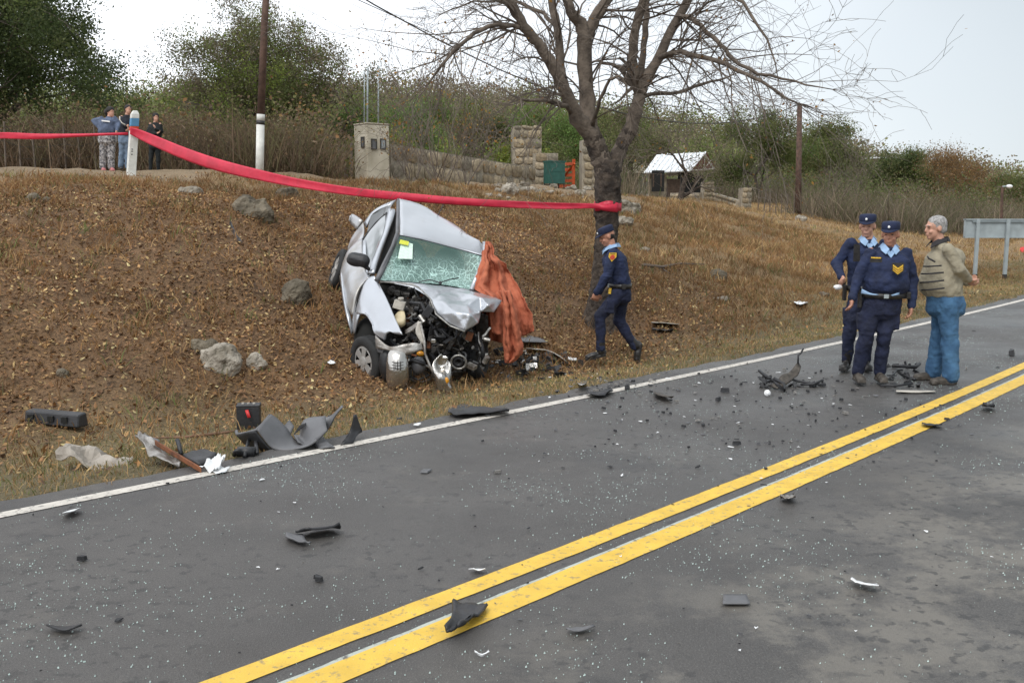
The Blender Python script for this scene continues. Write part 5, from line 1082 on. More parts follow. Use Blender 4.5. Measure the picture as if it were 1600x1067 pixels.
MB().prism([(-.03, .035), (.03, .035), (.03, .04), (-.03, .04)], .01, .014, (pc, (1, 0, 0), (.12, 0, 1), (0, -1, 0))).build('sleeve_crest_bar', M['leather'], t)
MB().tube([c_-I['bs']*-.0+np.array([-.14, -.17, -.02]), c_+np.array([-.15, -.18, -.09])], .018, 8).build('belt_keys', M['gold'], t)

# front policeman
W2 = dict(chest=(.42, .29), waist=(.43, .33), hem=(.385, .29), belly=.05, arm=.060, leg=.088, cuff=.66)
J = dict(head=P6(396, 168), neck=P6(392, 224), shR=P6(285, 262, .0), shL=P6(487, 264, .02), elR=P6(216, 400, -.02), elL=P6(520, 410, .03), wrR=P6(184, 518, -.1), wrL=P6(512, 562, -.04), haR=P6(178, 570, -.14), haL=P6(507, 610, -.06),
         hipR=P6(292, 560), hipL=P6(402, 560), hem=P6(360, 492), knR=P6(262, 720, -.03), knL=P6(362, 710, -.03), anR=P6(214, 925, .05), anL=P6(336, 925, .05), toeR=P6(240, 985, -.18), toeL=P6(362, 980, -.16))
t, G, I = person('stout policeman in cap with gold chevron badge on his chest, standing nearest the camera', 9.85, J, W2, dict(NAVY, face=(-.50, -.87), body=(-.22, -.97), skin='skin2', curl=.55, shoes='dustyleather', nod=.06))
c_, a_, b2 = belt_(t, I, W2); duty(t, I, c_, a_, b2)
def chestplate(px, py, Y_, poly, m, nm, t, I, z=.0):
    p = at(px, py, Y_); MB().prism(poly, 0, .008, (p, -I['bs'], I['up'], I['bf'])).build(nm, M[m], t)
q = P6(437, 358); chestplate(q[0], q[1], 9.60, [(-.055, .06), (.055, .06), (.055, -.02), (0, -.062), (-.055, -.02)], 'leather', 'badge_backing', t, I)
p = at(q[0], q[1], 9.588)
MB().prism([(-.046, .045), (0, .012), (.046, .045), (.046, -.012), (0, -.05), (-.046, -.012)], 0, .006, (p, -I['bs'], I['up'], I['bf'])).build('chevron_badge', M['gold'], t)
for k in (0, 1): MB().prism([(-.044, .026-.022*k), (0, -.008-.022*k), (.044, .026-.022*k), (.044, .020-.022*k), (0, -.014-.022*k), (-.044, .020-.022*k)], .006, .008, (p, -I['bs'], I['up'], I['bf'])).build('chevron_stripe', M['rust'], t)
q = P6(316, 303); chestplate(q[0], q[1], 9.66, [(-.055, .02), (.055, .02), (.055, -.03), (-.055, -.03)], 'leather', 'name_tape', t, I)
p = at(q[0], q[1]-2, 9.65); MB().prism([(-.045, .01), (.045, .006), (.045, -.006), (-.045, -.003)], 0, .004, (p, -I['bs'], I['up'], I['bf'])).build('name_tape_lettering', M['gold'], t)
MB().add(*patch([[at(*P6(240, 468)[:2], 9.66), at(*P6(285, 490)[:2], 9.6), at(*P6(330, 500)[:2], 9.58)], [at(*P6(236, 492)[:2], 9.67), at(*P6(285, 500)[:2], 9.6), at(*P6(320, 504)[:2], 9.58)]], 0, 3, 3)).build('shirt_tail', M['shirt'], t, True, SOL(.012))
MB().add(*patch([[at(*P6(398, 502)[:2], 9.58), at(*P6(440, 488)[:2], 9.64)], [at(*P6(404, 508)[:2], 9.58), at(*P6(440, 500)[:2], 9.64)]], 0, 3, 3)).build('shirt_tail', M['shirt'], t, True, SOL(.012))

# rear policeman
W3 = dict(chest=(.41, .28), waist=(.37, .27), hem=(.34, .25), arm=.061, leg=.082, cuff=.62)
J = dict(head=P6(268, 122), neck=P6(272, 182), shR=P6(178, 208, .0), shL=P6(360, 212, .05), elR=P6(96, 322, .05), elL=P6(395, 340, .12), wrR=P6(122, 400, -.16), wrL=P6(385, 440, .05), haR=P6(148, 432, -.28), haL=P6(380, 490, .02),
         hipR=P6(205, 530), hipL=P6(292, 530, .03), hem=P6(250, 455), knR=P6(172, 690, -.02), knL=P6(270, 690, .03), anR=P6(152, 862, .05), anL=P6(258, 862, .08), toeR=P6(132, 905, -.14), toeL=P6(275, 905, -.12))
t, G, I = person('policeman in cap with hand at his hip, standing behind the stout policeman', 10.65, J, W3, dict(NAVY, face=(-.45, -.89), body=(-.15, -.98), skin='skin', curl=.9, nod=.06))
c_, a_, b2 = belt_(t, I, W3); duty(t, I, c_, a_, b2)
chestplate(*P6(207, 268)[:2], 10.44, [(-.03, .09), (.03, .09), (.04, -.09), (-.03, -.09)], 'leather', 'chest_radio', t, I)
gl = MB().ell(at(*P6(105, 458)[:2], 10.42), (.05, .03, .03), noise=.15, n=9, m=7); remesh(gl, 'crumpled_glove', M['white'], None, .012, 2); bpy.data.objects['crumpled_glove'].location = (0, 0, 0)
tag(bpy.data.objects['crumpled_glove'], 'crumpled white glove held in the hand of the rear policeman', 'glove')

# older civilian (profile, facing left, hands behind back)
W4 = dict(chest=(.40, .36), waist=(.40, .42), hem=(.37, .36), belly=.05, arm=.063, leg=.096, cuff=.88, bag=1.04, foot=.27)
J = dict(head=P6(645, 132), neck=P6(672, 190), shL=P6(718, 240, -.19), shR=P6(700, 240, .19), elL=P6(778, 355, -.22), elR=P6(770, 350, .22), wrL=P6(830, 415, -.05), wrR=P6(818, 430, .1), haL=P6(872, 432, .06), haR=P6(868, 445, .04),
         hipL=P6(715, 550, -.10), hipR=P6(690, 550, .10), hem=P6(700, 505), knL=P6(722, 720, -.10), knR=P6(668, 715, .10), anL=P6(735, 950, -.12), anR=P6(640, 925, .14), toeL=P6(620, 982, -.14), toeR=P6(525, 950, .12))
t, G, I = person('grey haired man in beige jumper and blue jeans with his hands clasped behind him', 9.95, J, W4, dict(hair='short', haircol='greyhair', top='khaki', bottom='jeans', shoes='dustyleather', shoename='shoe', collar='knitline', face=(-1, -.10), skin='skin', curl=.9, brow='greyhair', nod=.05, jacketname='jumper', palm=(0, 0, 1)))
for k, (x0, x1, y_, yy) in enumerate([(598, 645, 288, 318), (575, 680, 342, 338), (563, 692, 384, 376), (558, 694, 432, 420), (566, 696, 474, 463)]):
    p0 = at(*P6(x0+4, y_)[:2], 9.90); p1 = at(*P6((x0+x1)/2, (y_+yy)/2+2)[:2], 9.735); p2 = at(*P6(x1, yy)[:2], 9.715)
    MB().tube([p0, p0*.4+p1*.6+np.array([-.02, -.03, 0]), p1, p2], .0085, 6).build('jumper_stripe', M['knitline'], t, True)

# three onlookers on the bank
def P2(x, y, d=0): return (130+x/8.207, 160+y/8.207, d)
W5 = dict(chest=(.44, .28), waist=(.42, .30), hem=(.42, .30), arm=.06, leg=.095, cuff=.75, foot=.24)
def onground(J, Y):    # let the figure stand on the modelled ground: shift of the whole figure
    return Y
LEG = mat('white and black patterned leggings', (.45, .43, .42), .9, 0, 26, col2=(.05, .05, .06), detail=2)
M['leggings'] = LEG; M['bluegrey'] = mat('grey blue sweatshirt', (.085, .11, .17), .9, .3, 10); M['darktop'] = mat('dark top', (.012, .014, .022), .9, .3, 10); M['faded'] = mat('faded jeans', (.13, .18, .25), .9, .2, 8); M['blacktop'] = mat('black jacket cloth', (.010, .013, .014), .9, .3, 10); M['pinkshoe'] = mat('pink shoe', (.45, .16, .16), .7, .1)
Yw = solveY(165, 270, 24.2)
J = dict(head=P2(352, 128), neck=P2(335, 172), shR=P2(235, 205), shL=P2(405, 205), elR=P2(135, 240, .05), elL=P2(455, 270), wrR=P2(212, 330, -.05), wrL=P2(430, 365, -.15), hipR=P2(275, 470), hipL=P2(350, 470), hem=P2(315, 400), knR=P2(258, 630), knL=P2(362, 630), anR=P2(250, 835), anL=P2(358, 835), toeR=P2(262, 880, -.1), toeL=P2(375, 880, -.1))
t, G, I = person('woman in grey blue sweatshirt and patterned leggings with hand on hip behind the tape', Yw, J, W5, dict(hair='bun', top='bluegrey', bottom='leggings', shoes='pinkshoe', shoename='shoe', face=(.8, -.6), body=(.1, -1), detail=0, jacketname='sweatshirt'))
MB().prism([(-.09, .02), (.09, .0), (.09, -.03), (-.09, -.01)], 0, .01, (at(*P2(290, 240)[:2], Yw-.17), (1, 0, 0), (0, 0, 1), (0, -1, 0))).build('sweatshirt_print', M['white'], t)
J = dict(head=P2(577, 98), neck=P2(562, 152), shR=P2(490, 190), shL=P2(615, 190), elR=P2(478, 290, -.02), elL=P2(625, 300), wrR=P2(560, 300, -.22), wrL=P2(590, 340, -.2), hipR=P2(505, 480), hipL=P2(580, 480), hem=P2(545, 430), knR=P2(497, 630), knL=P2(580, 630), anR=P2(482, 820), anL=P2(572, 830), toeR=P2(490, 868, -.1), toeL=P2(580, 868, -.1))
t, G, I = person('young man in dark top and faded jeans partly hidden by the white post', solveY(192, 270, 24.2)+.4, J, dict(chest=(.40, .26), waist=(.36, .25), hem=(.36, .25), arm=.055, leg=.085, cuff=.8), dict(hair='short', top='darktop', bottom='faded', shoes='leather', shoename='shoe', face=(.6, -.8), body=(.2, -1), detail=0, jacketname='sweatshirt'))
MB().tube([at(*P2(470, 185)[:2], 24.62), at(*P2(468, 225)[:2], 24.58), at(*P2(495, 265)[:2], 24.55), at(*P2(540, 292)[:2], 24.52)], .016, 6).build('sleeve_stripe', M['dirtywhite'], t, True)
J = dict(head=P2(933, 198), neck=P2(925, 250), shR=P2(860, 285), shL=P2(985, 285), elR=P2(835, 380), elL=P2(1010, 380), wrR=P2(940, 400, -.2), wrL=P2(925, 345, -.22), haR=P2(980, 385, -.22), haL=P2(915, 300, -.2), hipR=P2(890, 545), hipL=P2(955, 545), hem=P2(920, 490), knR=P2(868, 700), knL=P2(960, 700), anR=P2(862, 870), anL=P2(965, 870), toeR=P2(858, 915, -.1), toeL=P2(968, 915, -.1))
t, G, I = person('girl in black jacket and black trousers with folded arms standing right of the white post', solveY(241, 273, 24.2), J, dict(chest=(.38, .25), waist=(.34, .24), hem=(.36, .25), arm=.052, leg=.072, cuff=.6, foot=.23), dict(hair='long', top='blacktop', bottom='blacktop', shoes='greybin2' if 0 else 'leather', shoename='shoe', face=(.45, -.9), body=(0, -1), detail=0))

# ------------------------------------------------------------------ post, tape, poles, wires
def hit(px, py, Ya=6, Yb=110):      # where the measured point meets the modelled ground
    Ys = np.linspace(Ya, Yb, 900); r = ray(px, py); k = Ys/r[1]; X = r[0]*k; Zz = CAMH+r[2]*k; g_ = tz(X, Ys); s_, n_ = toSN(X, Ys); q_ = n_-white(s_); g_ = np.where((q_ > -6.2) & (q_ < .28), np.maximum(g_, .001), g_); d = Zz-g_
    i = np.argmax(d < 0) if (d < 0).any() else int(np.argmin(np.abs(d)))
    return np.array([X[i], Ys[i], g_[i]])
def frame(ang): c, s = math.cos(ang), math.sin(ang); return np.array([[c, -s, 0], [s, c, 0], [0, 0, 1.]])
Pp = gpos(205, 278, 20.0); topz = at(211, 174, 20.0)
post = thing('kilometre_post', 'white painted concrete post with a blue and a red band holding the tape', 'post', Pp)
lean = (topz-Pp); lean = lean/lean[2]; Rf = frame(math.radians(32)); Hp = topz[2]-Pp[2]
def seg(z0, z1, w0, w1, m, nm, top=False):
    rs = [(Pp+lean*z0, Rf[:, 0]*w0*1.41, Rf[:, 1]*w0*1.41), (Pp+lean*z1, Rf[:, 0]*w1*1.41, Rf[:, 1]*w1*1.41)]
    if top: rs.append((Pp+lean*(z1+.07), Rf[:, 0]*w1*.8, Rf[:, 1]*w1*.8))
    a = Rf; mb = MB(); V = []
    for c_, x_, y_ in rs:
        for q in range(4): V.append(c_+x_*math.cos(q*1.5708+.785)+y_*math.sin(q*1.5708+.785))
    F = [(0, 1, 2, 3)[::-1]]+[(i*4+k, i*4+(k+1) % 4, (i+1)*4+(k+1) % 4, (i+1)*4+k) for i in range(len(rs)-1) for k in range(4)]+[tuple((len(rs)-1)*4+k for k in range(4))]
    return mb.add(V, F).build(nm, M[m], post, False, [('BEVEL', dict(width=.008))])
seg(-.2, Hp*.70, .080, .077, 'paleconc', 'shaft'); seg(Hp*.70, Hp*.76, .0785, .0785, 'redpaint', 'red_band'); seg(Hp*.76, Hp*.885, .077, .076, 'bluepaint', 'blue_band'); seg(Hp*.885, Hp*.95, .076, .072, 'paleconc', 'cap', True)
mk = MB()
for z_ in (.40, .46, .5): mk.box(Pp+lean*z_+np.array([.035, -.118, 0]), (.03, .004, .022), frame(.5))
mk.build('faded_marks', M['darksteel'], post)
def tape_strip(name, label, pts, tilt, m='tape'):
    """pts: (top px, top py, bottom px, bottom py, Y)"""
    n = 14; A = []; r_ = random.Random(len(pts))
    rows = [[at(p[0], p[1], p[4]), at((p[0]+p[2])/2, (p[1]+p[3])/2, p[4]+tilt*math.sin(i*1.3)), at(p[2], p[3], p[4]+tilt*.6)] for i, p in enumerate(pts)]
    V, Fq = patch(rows, 0, 6, 3); o = MB().add(V, Fq).build(name, M[m], None, True, SOL(.002)); return tag(o, label, 'tape')
tape_strip('barrier_tape', 'narrow red tape stretched from the left picture edge to the white post', [(-220, 214, -220, 222, 21), (-110, 209, -110, 219, 20.7), (0, 207, 0, 217, 20.4), (60, 209, 60, 218, 20.2), (130, 209, 130, 214, 20), (200, 207, 200, 211, 19.9)], .02)
tp_ = [(203, 199, 203, 210, 19.85), (216, 202, 216, 217, 19.85), (240, 211, 238, 228, 19.6), (290, 231, 288, 250, 19.0), (340, 248, 338, 267, 18.4), (400, 264, 399, 281, 17.7), (470, 280, 469, 294, 17.0), (550, 293, 550, 306, 16.2), (640, 302, 640, 315, 15.6), (720, 309, 720, 321, 15.1), (800, 314, 800, 325, 14.8), (870, 317, 870, 327, 14.5), (925, 318, 925, 326, 14.26), (945, 320, 945, 330, 14.22), (966, 318, 965, 332, 14.3)]
tape_strip('barrier_tape', 'broad red tape sagging from the white post to the bare tree above the car', tp_, .02)
V = []; nn = 26; c0 = at(949.5, 322, 14.5)
for i in range(nn+1):
    q = 6.2832*i/nn; rad = .188+.012*math.sin(i*2.3)
    for dz in (-.055, 0, .055): V.append(c0+np.array([math.cos(q)*rad, math.sin(q)*rad, dz+.02*math.sin(q*3)]))
F = [(i*3+k, i*3+k+1, (i+1)*3+k+1, (i+1)*3+k) for i in range(nn) for k in range(2)]
tag(MB().add(V, F).build('barrier_tape', M['tape'], None, True, SOL(.003)), 'turn of red tape wound round the bare tree trunk', 'tape')
# power pole with whitewashed foot
P = hit(405, 272, 20, 60); Yp = P[1]; pole = thing('power_pole', 'tall brown wooden pole with a whitewashed foot behind the bank', 'pole', P)
MB().tube([P-np.array([0, 0, .2]), at(407, 195, Yp)], .10, 10).build('whitewashed_foot', M['paleconc'], pole, True)
MB().tube([at(407, 195, Yp), at(407.3, 189, Yp)], .104, 10).build('dark_band', M['darksteel'], pole, True)
MB().tube([at(407.3, 189, Yp), at(407.6, 179, Yp)], .10, 10).build('white_band', M['paleconc'], pole, True)
pt_ = at(420, -75, Yp); MB().tube([at(407.6, 179, Yp), at(413, 40, Yp), pt_], [.095, .085, .075], 10).build('shaft', M['pole'], pole, True)
MB().box(pt_-np.array([0, 0, .3]), (1.4, .09, .09)).build('crossarm', M['pole'], pole)
for k in (-.6, 0, .6): MB().tube([pt_+np.array([k, 0, -.26]), pt_+np.array([k, 0, -.1])], .035, 8).build('insulator', M['dirtywhite'], pole)
P2_ = hit(1247, 336, 30, 90); Y2 = P2_[1]; pole2 = thing('power_pole', 'thin dark pole standing on the slope among the shrubs', 'pole', P2_)
MB().tube([P2_-np.array([0, 0, .2]), at(1249.5, 163, Y2)], [.19, .14], 8).build('shaft', M['pole'], pole2, True)
MB().tube([at(1240, 166, Y2), at(1252, 163, Y2)], .04, 6).build('insulator', M['darksteel'], pole2, True)
def wire(name, label, A, B, sag, r=.012):
    pts = [A*(1-u)+B*u-np.array([0, 0, sag*4*u*(1-u)]) for u in np.linspace(0, 1, 14)]
    return tag(MB().tube(pts, r, 4).build(name, M['darksteel'], None), label, 'wire')
wire('overhead_wire', 'overhead wire running from the tall brown pole across the sky behind the bare tree', pt_+np.array([.6, 0, -.1]), at(1250, 163, Y2), 2.3, .022)
wire('overhead_wire', 'second thin overhead wire just above the first', pt_+np.array([0, 0, -.1]), at(1247, 158, Y2), 1.7, .012)
wire('overhead_wire', 'overhead wire leaving the thin dark pole towards the far hut', at(1250, 165, Y2), at(1500, 330, 130), 2.0, .02)

# ------------------------------------------------------------------ meter pillar, field-stone wall, gate
def boxthing(mb, P, sx_, sy_, z0, z1, ang, ox=0, oy=0): mb.box(P+frame(ang)@np.array([ox, oy, 0])+np.array([0, 0, (z0+z1)/2]), (sx_, sy_, z1-z0), frame(ang))
MP = hit(580, 276, 20, 60); Ym = MP[1]; sc = Ym/FPX; Aw = math.radians(38)
mp = thing('meter_pillar', 'square cement rendered pillar with three meter windows and thin pipes on top', 'pillar', MP)
Hm = 78*sc; Wm = 40*sc; Rm_ = frame(Aw)
MB().box(MP+np.array([0, Wm*.3, Hm/2-.15]), (Wm, Wm, Hm+.3), Rm_).build('pillar_body', M['render'], mp, False, [('BEVEL', dict(width=.04, segments=2))])
MB().box(MP+np.array([0, Wm*.3, Hm+.02]), (Wm*1.03, Wm*1.03, .06), Rm_).build('pillar_cap', M['mortar'], mp, False, [('BEVEL', dict(width=.02))])
cpl = MP+np.array([0, Wm*.3, 0])
def onface(sgn, u, z, w_, h_, m, nm):
    nrm = Rm_@np.array([-1, 0, 0.]) if sgn < 0 else Rm_@np.array([0, -1, 0.]); tng = Rm_@np.array([0, 1., 0]) if sgn < 0 else Rm_@np.array([1, 0, 0.])
    c = cpl+nrm*Wm/2+tng*u*Wm+np.array([0, 0, z]); fr = np.stack([tng, nrm, np.array([0, 0, 1.])], 1)
    o = MB()
    for a, b, s1, s2 in ((-w_/2, 0, .03, h_), (w_/2, 0, .03, h_), (0, -h_/2, w_+.03, .03), (0, h_/2, w_+.03, .03)): o.box(c+tng*a+np.array([0, 0, b])+nrm*.008, (s1, .05, s2), fr)
    o = o.build(nm, M['darksteel'], mp); MB().box(c+nrm*.004, (w_, .03, h_), fr).build('pane', M[m], o)
onface(-1, -.22, Hm*.66, .17, .30, 'greyplastic', 'meter_window'); onface(1, -.20, Hm*.62, .17, .30, 'greyplastic', 'meter_window'); onface(1, .2, Hm*.63, .17, .30, 'galv', 'meter_window')
for px_, ty, r_ in ((569, 112, .018), (574, 108, .03), (591, 103, .026)):
    MB().tube([at(px_, 205, Ym+.3), at(px_+.5, ty, Ym+.3)], r_, 6).build('mast_pipe', M['galv'], mp, True)
_stm = {}
def stonewall(name, label, A, B, h, th, seed, cat='wall', size=.34, n=None, cols=None):
    """rubble wall from A to B: mortar core plus individually laid stones standing proud"""
    A = np.array(A); B = np.array(B); L = np.linalg.norm((B-A)[:2]); d = unit([B[0]-A[0], B[1]-A[1], 0]); nr = np.array([d[1], -d[0], 0]); r_ = random.Random(seed)
    if nr[1] > 0: nr = -nr
    t = thing(name, label, cat, (A+B)/2); c = (A+B)/2
    core = MB(); zt = h; V = []
    for P_ in (A, B):
        for s_ in (-1, 1):
            for z_ in (-.3, h): V.append(P_+nr*s_*th/2+np.array([0, 0, z_]))
    core.add(V, [(0, 1, 3, 2), (4, 6, 7, 5), (0, 4, 5, 1), (2, 3, 7, 6), (0, 2, 6, 4), (1, 5, 7, 3)]).build('mortar_core', M['mortar'], t)
    k = 0; z = .0
    while z < h-.08:
        u = r_.uniform(0, .1); hh = size*r_.uniform(.7, 1.1)
        hh = min(hh, h-z+.03)
        while u < L-.06:
            w_ = min(size*r_.uniform(.7, 1.6), L-u)
            if k < 290:
                base = A+(B-A)*((u+w_/2)/L); p = base+np.array([0, 0, z+hh/2])+nr*(th/2)
                var = r_.randrange(5); ky = ('st', var)
                if ky not in _stm:
                    m_ = MB().ell((0, 0, 0), (.5, .5, .5), n=8, m=6, noise=.16, seed=var+50); m_.v = [tuple(math.copysign(abs(2*c_)**.55/2, c_) for c_ in v_) for v_ in m_.v]; me = bpy.data.meshes.new('stone'); me.from_pydata(m_.v, [], m_.f)
                    ca = me.color_attributes.new('Col', 'FLOAT_COLOR', 'POINT'); cc = [(1, .95, .85), (1.25, 1.15, .98), (.8, .8, .78), (1.4, 1.3, 1.15), (.95, .85, .7)][var]; ca.data.foreach_set('color', list((*cc, 1))*len(me.vertices))
                    me.materials.append(M['stone']); me.polygons.foreach_set('use_smooth', [True]*len(me.polygons)); _stm[ky] = me
                o = bpy.data.objects.new('stone', _stm[ky]); C.objects.link(o); o.parent = t; o.location = Vector((p-c).tolist())
                o.rotation_euler = (0, r_.uniform(-.2, .2), math.atan2(d[1], d[0])); o.scale = (w_*r_.uniform(.88, .98), .15, hh*r_.uniform(.85, .97)); k += 1
            u += w_
        z += hh
    return t
W0 = MP+np.array([Wm*.5, Wm*.5, 0]); Wend = hit(1000 if 0 else 812, 288, 20, 70)
WA = np.array([W0[0], W0[1], MP[2]]); WB = at(830, 300, 41); WB[2] = tz1(WB[0], 41)
stonewall('stone_wall', 'low field stone wall between the meter pillar and the gate', WA+np.array([0, .2, 0]), WB, 1.05, .35, 1, size=.52)
g1 = at(822, 285, 42.5); g1[2] = tz1(g1[0], g1[1]); pxm = 42.5/FPX
stonewall('gate_pier', 'tall square stone pier with garden shrubs at its foot left of the red gate', g1+np.array([-.6, 0, 0]), g1+np.array([.6, .1, 0]), at(822, 199, 42.5)[2]-g1[2], .9, 2, 'pier', .38)
g2 = at(852, 285, 42.2); g2[2] = tz1(g2[0], g2[1])
stonewall('gate_wall', 'short stone wall stub between the tall pier and the red gate', g2+np.array([-.55, 0, 0]), g2+np.array([.5, .1, 0]), at(852, 240, 42.2)[2]-g2[2], .5, 3, 'wall', .34)
g3 = at(918, 288, 43); g3[2] = tz1(g3[0], g3[1])
stonewall('gate_pier', 'stone pier right of the red gate half hidden by the tree trunk', g3+np.array([-.3, 0, 0]), g3+np.array([.55, .1, 0]), at(918, 220, 43)[2]-g3[2], .7, 4, 'pier', .36)
# red field gate, half open
ga = at(862, 288, 46.5); ga[2] = tz1(ga[0], ga[1])+.05; gb_ = at(897, 290, 43.8); gb_[2] = tz1(gb_[0], gb_[1])+.05
gt = thing('field_gate', 'orange red wooden gate standing half open', 'gate', ga); Hg = 1.42; gd = unit(gb_-ga); Lg = np.linalg.norm(gb_-ga)
frG = np.stack([gd, np.cross((0, 0, 1), gd), np.cross(gd, np.cross((0, 0, 1), gd))], 1)
for k in range(6): MB().box((ga+gb_)/2+np.array([0, 0, .12+k*.24]), (Lg, .04, .13), frG).build('board', M['redwood'], gt)
for u in (0.03, .97): MB().box(ga*(1-u)+gb_*u+np.array([0, -.03, Hg/2+.03]), (.14, .09, Hg+.12), frG).build('gate_stile', M['redwood'], gt)
MB().tube([ga+np.array([0, -.1, .1]), gb_+np.array([0, -.1, Hg-.1])], .05, 4).build('brace', M['redwood'], gt)
MB().box(gb_+np.array([.45, .2, .55]), (.16, .1, 1.1)).build('hanging_post', M['brownwood'], gt)
# green bin on legs
b0 = at(866, 291, 40); b0[2] = tz1(b0[0], b0[1]); scb = 40/FPX; bn = thing('litter_bin', 'green metal litter bin raised on thin legs', 'bin', b0)
Hb0 = at(866, 287, 40)[2]-b0[2]; z0 = max(.35, Hb0); wb = 31*scb; hb = 33*scb; Rb = frame(math.radians(25))
z0 = at(866, 287, 40)[2]-b0[2]; z0 = max(z0, .3)
body_ = MB()
for sx_, sy_, a_, c_ in ((0, -1, 1, .03), (0, 1, 1, .03), (-1, 0, .03, 1), (1, 0, .03, 1)): body_.box(b0+Rb@np.array([sx_*wb*.42, sy_*wb*.3, 0])+np.array([0, 0, z0+hb/2]), (wb*.86 if a_ == 1 else .03, wb*.62 if c_ == 1 else .03, hb), Rb)
body_.box(b0+np.array([0, 0, z0+.02]), (wb*.86, wb*.62, .03), Rb).build('bin_body', M['greybin'], bn)
MB().box(b0+np.array([0, 0, z0+hb+.01]), (wb*.92, wb*.68, .05), Rb).build('rim', M['greybin'], bn)
MB().box(b0+Rb@np.array([0, -wb*.32, 0])+np.array([0, 0, z0+hb*.55]), (wb*.8, .02, .02), Rb).build('crease', M['greybin'], bn)
for sx_ in (-1, 1):
    for sy_ in (-1, 1):
        p = b0+Rb@np.array([sx_*wb*.4, sy_*wb*.28, 0]); MB().tube([p-np.array([0, 0, .3]), p+np.array([0, 0, z0+.05])], .022, 5).build('leg', M['darksteel'], bn)

# ------------------------------------------------------------------ white roofed house, piers, fences
Yh = 72.; k_ = Yh/FPX
def HP(px, py, dy=0): return at(px, py, Yh+dy)
hs = thing('stone_house', 'small stone house with a white metal roof and dark red gable', 'house', HP(1060, 290))
e0, e1 = HP(1006, 270), HP(1078, 267, 1.5); r0, r1 = HP(1026, 242, 3), HP(1102, 238, 4.5); gr = HP(1118, 264, 6.5)
MB().add([e0, e1, r1, r0], [(0, 1, 2, 3)]).build('roof', M['tinroof'], hs, False, SOL(.08))
back0 = r0+(r0-e0)*np.array([1, 1, -1]); MB().add([r0, r1, gr, back0], [(0, 1, 2, 3)]).build('roof', M['tinroof'], hs, False, SOL(.08))
for k in range(1, 9):
    u = k/9; MB().tube([e0*(1-u)+e1*u+np.array([0, -.05, .06]), r0*(1-u)+r1*u+np.array([0, -.05, .06])], .03, 4).build('roof_seam', M['tinroof'], hs)
MB().add([e1+np.array([-.1, .3, 0]), r1+np.array([-.1, .2, -.1]), gr+np.array([-.2, 0, 0])], [(0, 1, 2)]).build('gable', M['redgable'], hs, False, SOL(.06))
MB().tube([e1+np.array([0, 0, -.02]), r1+np.array([0, -.1, 0])], .07, 5).build('barge_board', M['tinroof'], hs)
MB().tube([r1+np.array([0, -.1, 0]), gr], .07, 5).build('barge_board', M['redgable'], hs)
MB().tube([e1, gr], .07, 5).build('tie_beam', M['dirtywhite'], hs); mid = (e1+gr)/2
for q in (r1, (e1+r1)/2, (gr+r1)/2): MB().tube([mid+np.array([0, -.15, 0]), q+np.array([0, -.15, 0])], .04, 4).build('gable_truss', M['dirtywhite'], hs)
wz = tz1(e0[0], e0[1]); 
def wallq(a, b, z1, m, nm): MB().add([[a[0], a[1], wz-2.0], [b[0], b[1], wz-2.0], [b[0], b[1], z1], [a[0], a[1], z1]], [(0, 1, 2, 3)]).build(nm, M[m], hs, False, SOL(.2))
ea, eb, ec = e0+np.array([.5, .6, 0]), e1+np.array([-.6, .5, 0]), gr+np.array([-.9, 0, 0])
wallq(ea, ea*.45+eb*.55, e0[2]-.05, 'stone', 'wall'); wallq(ea*.45+eb*.55, eb, e0[2]-.4, 'brownwood', 'porch_wall'); wallq(eb, ec, e1[2]-.1, 'dark', 'porch_opening')
for me_o in [o for o in bpy.data.objects if o.name.startswith('wall') and o.type == 'MESH' and 'Col' not in o.data.color_attributes]:
    ca = me_o.data.color_attributes.new('Col', 'FLOAT_COLOR', 'POINT'); ca.data.foreach_set('color', [1., .95, .88, 1]*len(me_o.data.vertices))
for px_ in (1008, 1021, 1033): MB().tube([HP(px_, 271, -.8), HP(px_, 292, -.8)], .05, 5).build('veranda_post', M['brownwood'], hs)
MB().box(HP(1028, 283, .2), (.9, .1, 1.5)).build('window', M['dark'], hs)
lowp = []
for px_, py_, top_, Y_, w_, lb, sd in ((1105, 313, 285, 66, .75, 'stone fence pier nearest the white roofed house', 5), (1163.5, 326, 294, 60, .62, 'stone fence pier at the start of the wire fence', 6)):
    p = at(px_, py_, Y_); gz = tz1(p[0], Y_); tpz = at(px_, top_, Y_)[2]; p[2] = min(gz, p[2]); lowp.append(p)
    stonewall('fence_pier', lb, p+np.array([-w_/2, 0, 0]), p+np.array([w_/2, .05, 0]), tpz-p[2], .6, sd, 'pier', .3)
A_ = at(1050, 300, 69); A_[2] = tz1(A_[0], 69)-.1
stonewall('boundary_wall', 'low stone boundary wall in front of the house', A_, lowp[0]+np.array([-.4, 0, 0]), .55, .3, 7, 'wall', .3)
stonewall('boundary_wall', 'low stone boundary wall between the two fence piers', lowp[0]+np.array([.5, 0, 0]), lowp[1]+np.array([-.4, 0, 0]), .5, .3, 8, 'wall', .3)
def fence(label, A, B, n, h, wires=3, pr=.035, m='pole'):
    t = thing('wire_fence', label, 'fence', A); r_ = random.Random(n); tops = []
    for i in range(n):
        u = i/(n-1); p = A*(1-u)+B*u; p[2] = tz1(p[0], p[1]); q = p+np.array([r_.gauss(0, .04), 0, h*r_.uniform(.85, 1.1)]); MB().tube([p-np.array([0, 0, .2]), q], pr, 5).build('fence_post', M[m], t); tops.append((p, q))
    for k in range(wires):
        f_ = .35+k*.28; MB().tube([p*(1-f_)+q*f_ for p, q in tops], .008, 3).build('fence_wire', M['darksteel'], t)
    return t
fence('wire fence of thin pale stakes running down from the stone piers', lowp[1]+np.array([.8, 0, 0]), at(1250, 335, 58), 8, 1.35, m='twig', pr=.03)
